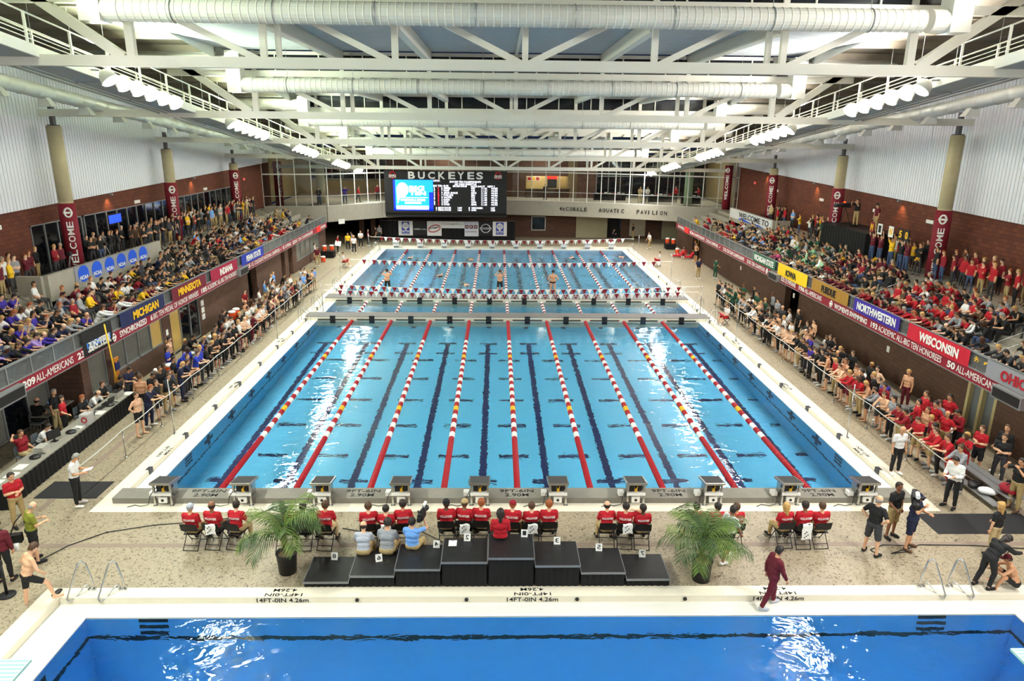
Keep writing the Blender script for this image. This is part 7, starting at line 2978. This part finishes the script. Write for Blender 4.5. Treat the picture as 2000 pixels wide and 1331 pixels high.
def pal_right(Y):
    if Y < 28.2:
        return ['black'] * 14 + ['white', 'grey', 'navy', 'white', 'charcoal']
    if Y < 36.0:
        return ['red'] * 9 + ['crimson'] * 4 + ['white', 'grey', 'black', 'black', 'brown']
    if Y < 42:
        return ['maroon'] * 6 + ['black'] * 8 + ['yellow', 'crimson', 'white']
    if Y < 50:
        return ['green'] * 5 + ['grey'] * 3 + ['white'] * 3 + ['black'] * 6 + ['pale green', 'pale green', 'pink', 'charcoal']
    return ['red'] * 4 + ['black'] * 4 + ['grey', 'black', 'white', 'tan', 'charcoal', 'crimson', 'yellow', 'light blue', 'black']


STAIRS_L, STAIRS_R = (29.9, 44.6, 54.6, 64.0), (26.6, 36.0, 46.6, 55.2)
for s, F, pal, stairs, yend in ((-1, FXL, pal_left, STAIRS_L, 66.5), (1, FXR, pal_right, STAIRS_R, 68.5)):
    for k in range(4):
        y = 15.5 + rp.uniform(0, .3)
        while y < yend:
            dens = .93 if y < 55 else (.75 if y < 61 else .35)
            ok = all(abs(y - q) > .42 for q in stairs) and rp.random() < dens
            if s < 0 and k == 3 and 31.3 < y < 42.9:
                ok = False
            if s > 0 and k == 3 and 55.2 < y < 66.4:
                ok = False
            if ok:
                x = F + s * (.75 + .85 * k + .16 + rp.uniform(-.06, .06))
                z = Z1 + ROWZ * k
                pose = pick(['sitrail', 'sitrail', 'sitchin', 'sitlean'] if k == 0 else ['sitlean', 'sitlean', 'sit', 'sit2', 'sitchin'])
                CAND.append((('front', 'second', 'third', 'fourth')[k] + ' row of the ' + ('left' if s < 0 else 'right') + ' stand', 'seated in', y, (x, y, z), (EAST if s < 0 else WEST) + rp.uniform(-.25, .45) * (1 if s < 0 else -1), pose, pick(pal(y)), pick(['denim', 'charcoal', 'khaki', 'charcoal', 'black', 'black']), 'trousers', None))
            y += rp.uniform(.50, .62)
    for k in range(3):                       # standing and seated on the concourse
        y = 17.5
        while y < (64 if s < 0 else 60):
            ok = rp.random() < ((.92, .8, .6)[k] if y > 24 else .5)
            x = F + s * (4.55 + .55 * k + rp.uniform(-.12, .12))
            if abs(x) > abs(BXL if s < 0 else BXR) - .25:
                ok = False
            if any(abs(y - q) < .6 for q in (25, 37, 49, 61)) and k >= 1:
                ok = False
            if s > 0 and (41.6 < y < 48.8 or (k == 0 and 37.6 < y < 42.3)):
                ok = False
            if s < 0 and 31.3 < y < 43 and k == 0:
                ok = False
            if s > 0 and y > 52:
                ok = ok and rp.random() < .4
            if ok:
                CAND.append((('front', 'middle', 'rear')[k] + ' line on the ' + ('left' if s < 0 else 'right') + ' concourse', 'standing in', y, (x, y, CONC), (EAST if s < 0 else WEST) + rp.uniform(-.4, .4), pick(['stand', 'crossed', 'stand2', 'clap', 'stand']), pick(pal(y)), pick(['denim', 'khaki', 'charcoal', 'black', 'charcoal']), 'trousers', None))
            y += rp.uniform(.55, .85)


def deck_left(Y):
    if Y < 30.5:
        return [('navy', 'navy'), ('black', 'tan'), ('navy', 'denim'), ('black', 'khaki'), ('navy', 'charcoal')]
    if Y < 33.6:
        return [('royal blue', 'khaki'), ('royal blue', 'charcoal'), ('royal blue', 'black'), ('black', 'black')]
    if Y < 36.5:
        return [('black', 'black'), ('black', 'charcoal'), (None, 'black'), ('navy', 'black'), ('black', 'black')]
    if Y < 41:
        return [('white', 'black'), ('black', 'black'), ('maroon', 'maroon'), ('white', 'maroon'), (None, 'black'), ('black', 'khaki')]
    if Y < 47:
        return [('white', 'maroon'), ('maroon', 'khaki'), ('crimson', 'black'), ('grey', 'charcoal'), ('white', 'black'), (None, 'black'), ('black', 'charcoal')]
    return [('light blue', 'khaki'), ('grey', 'charcoal'), ('white', 'khaki'), ('black', 'black'), (None, 'black'), ('silver', 'denim')]


def deck_right(Y):
    if Y < 27:
        return [('red', 'black'), ('crimson', 'khaki'), ('grey', 'black'), (None, 'black'), ('red', 'khaki'), ('crimson', 'black'), ('grey', 'charcoal'), ('red', 'red')]
    if Y < 31.5:
        return [('crimson', 'khaki'), (None, 'black'), ('red', 'khaki'), (None, 'maroon'), ('black', 'maroon'), (None, 'black'), ('black', 'black')]
    if Y < 35.5:
        return [('purple', 'purple'), ('black', 'khaki'), ('black', 'black'), ('purple', 'black'), ('black', 'charcoal'), (None, 'black')]
    if Y < 42.5:
        return [('black', 'black'), ('white', 'black'), ('grey', 'khaki'), ('black', 'khaki'), ('white', 'black'), (None, 'black'), ('charcoal', 'khaki')]
    return [('green', 'black'), ('green', 'khaki'), ('black', 'black'), ('green', 'black'), ('grey', 'black'), ('white', 'black')]


for s, xs, pal, ya, yb in ((-1, (-13.85, -14.5, -15.2, -16.1), deck_left, 28.2, 53.0), (1, (15.55, 16.15, 16.95, 17.8), deck_right, 21.2, 48.5)):
    side = 'left' if s < 0 else 'right'
    for k, X in enumerate(xs):
        y = ya + k * .25 + (2.4 if (s < 0 and k >= 2) else 0)
        while y < yb:
            ok = rp.random() < (.95, .8, .55, .4)[k]
            if s > 0 and k >= 1 and y < 23.9:
                ok = k == 1 and y > 21.6 and rp.random() < .75
            bench = k == 3 or (k == 2 and s < 0)
            if ok:
                tp, bt = pick(pal(y))
                sitting = bench and rp.random() < .5
                pose = pick(['sitlean', 'sit2', 'sitchin']) if sitting else pick([['rope', 'rope', 'crossed', 'paper', 'stand2'], ['crossed', 'stand', 'stand2', 'clap', 'paper'], ['stand', 'crossed', 'stand2', 'akimbo'], ['stand', 'crossed', 'stand2']][k])
                jit = rp.uniform(-.1, .1) if k == 0 else rp.uniform(-.22, .22)
                bty = 'jammers' if tp is None and bt == 'black' else ('shorts' if rp.random() < .22 else 'trousers')
                where = ('left deck rope', 'second line behind the left rope', 'third line behind the left rope', 'left deck back line') if s < 0 else ('right deck rope', 'second line behind the right rope', 'third line behind the right rope', 'right deck back line')
                CAND.append((where[k], 'at' if k == 0 else 'in', y, (X + jit, y, DZ), (EAST if s < 0 else WEST) + rp.uniform(-.5, .5), pose, tp, bt, bty, 'deck'))
            y += rp.uniform(.52, .72) if k < 2 else rp.uniform(.7, 1.1)

beyond = [c for c in CAND if not on_screen(c[3][0], c[3][1], c[3][2] + .9, 5) and on_screen(c[3][0], c[3][1], c[3][2] + .9, 420)]
CAND = [c for c in CAND if on_screen(c[3][0], c[3][1], c[3][2] + .9, 5)]
rows_ = {}
for c in CAND:
    rows_.setdefault(c[0], []).append(c)
flat = []
for key, L in rows_.items():
    L.sort(key=lambda c: c[2])
    for i, c in enumerate(L):
        d = Vector(c[3]) - Vector((0, 0, CAM_H))
        vis = d.length * (1.0 if c[9] else 1.12 if 'front row' in key else 1.25)     # the rows behind others show less
        flat.append((vis, i + 1, c))
flat.sort(key=lambda q: q[0])
budget = 300 - N_PEOPLE[0]
for q, (vis, n, c) in enumerate(flat):
    key, prep, y, loc, rz, pose, tp, bt, bty, dk = c
    sk = rp.choice([0, 0, 1, 1, 2, 3, 3, 4, 5]) if rp.random() < .5 else rp.choice([0, 1, 3])
    hc = rp.choice(['dark', 'dark', 'brown', 'brown', 'blond', 'grey', 'dark', 'red'] if not dk else ['dark', 'dark', 'brown', 'brown', 'blond'])
    sc = rp.uniform(.93, 1.05)
    lg = rp.random() < (.3 if not dk else .06)
    tt = 'long' if rp.random() < .25 else 'tee'
    if q < budget:
        dress = 'in %s %s' % ({'royal blue': 'blue'}.get(tp, tp), 'top' if tt == 'long' else 'shirt') if tp else 'without shirt'
        hs = 'longhair' if lg else ('bald' if rp.random() < .08 else 'hair')
        if key == 'left deck rope':
            n += 3                           # three hand-placed people stand before them
        lab = ('balding' if hs == 'bald' else '%s-haired' % hc) + ' person %s %s %s, %s from near end' % (dress, prep.replace('seated in', 'in').replace('standing in', 'in'), key.replace(' the ', ' '), ordw(n))
        person(loc, rz, pose, tp, bt, lab, hs, hc, sk, rp.choice(['white', 'black', 'grey']) if tp else None, sc, key, tt, bty)
    else:
        _crowd.append((pose, loc, rz, sc, tp, bt, hc, sk, tt if tp else None, bty))
print('PEOPLE individuals', N_PEOPLE[0], 'crowd', len(_crowd))
for c in beyond:                             # the stands go on past the picture edges
    _crowd.append((c[5], c[3], c[4], rp.uniform(.94, 1.05), c[6], c[7], rp.choice(['dark', 'brown', 'blond']), rp.choice([0, 1, 3]), 'tee' if c[6] else None, c[8]))
crowd_object('crowd', _crowd, 'dense crowd of spectators and swimmers filling the rest of both stands and decks')
# ================================================================== small extras
for k, (z, lab) in enumerate(((1.95, 'upper'), (1.55, 'middle'), (1.15, 'lower'))):
    b = MB()
    b.box(LWX, LWX + .01, 39.95, 40.35, z, z + .32)
    tag(obj('notice_sheet', b, M['wht']), '%s white notice on the left wall beside the glass doors' % lab, 'sign')
for X, Y, z, lab in ((LWX + .005, 35.5, 1.5, 'white plate on the left wall pier beside the lit window'), (RWX - .005, 44.6, 1.6, 'white plate on the right brown wall beside the dark doorway'), (RWX - .005, 33.0, 1.5, 'white plate on the right brown wall under the purple banner'), (RWX - .005, 55.0, 1.5, 'small white plate on the right brown wall by the green team')):
    b = MB()
    b.box(X - .008, X + .008, Y - .12, Y + .12, z, z + .3)
    tag(obj('wall_plate', b, M['wht']), lab, 'sign')
t = thing('television', 'blue lit television inside the left window wall', 'television', (BXL - .04, 43.6, 6.5))
obj('case', MB().box(-.05, .05, -.75, .75, -.28, .28), M['black'], t)
obj('screen', MB().box(.05, .056, -.70, .70, -.24, .24), mat('tv_blue', (30, 70, 240), .4, emit=1.2), t)
for k, (x, y, z, lab) in enumerate(((18.35, 25.3, 3.62, 'gold pompom hanging by the scarlet banner end'), (18.35, 24.75, 3.62, 'gold pompom hanging by the grey banner end'), (19.8, 43.6, 4.5, 'gold pompom waved above the yellow banner'), (20.6, 41.4, 4.75, 'gold pompom waved before the black camera platform'), (21.0, 38.6, 5.2, 'gold pompom waved by a maroon fan in the right stand'), (21.9, 36.2, 5.6, 'gold pompom raised high near the letter cards'))):
    t = thing('pompom', lab, 'pompom', (x, y, z))
    rr = random.Random(k)
    b = MB()
    for q in range(26):
        a, h = rr.uniform(0, 2 * pi), rr.uniform(-1, .8)
        d = Vector((cos(a) * sqrt(max(0, 1 - h * h)), sin(a) * sqrt(max(0, 1 - h * h)), h))
        e_ = d * .16 - uz * .03
        w_ = d.orthogonal().normalized() * .014
        b.add([w_ * .5, -w_ * .5, e_ - w_, e_ + w_], [(0, 1, 2, 3)])
    tag(obj('strands', b, GOLD, t), kind='stuff')
    b = MB()
    b.tube([(0, 0, -.02), (0, 0, .10)], .018, 6)
    obj('handle', b, M['yel'], t)
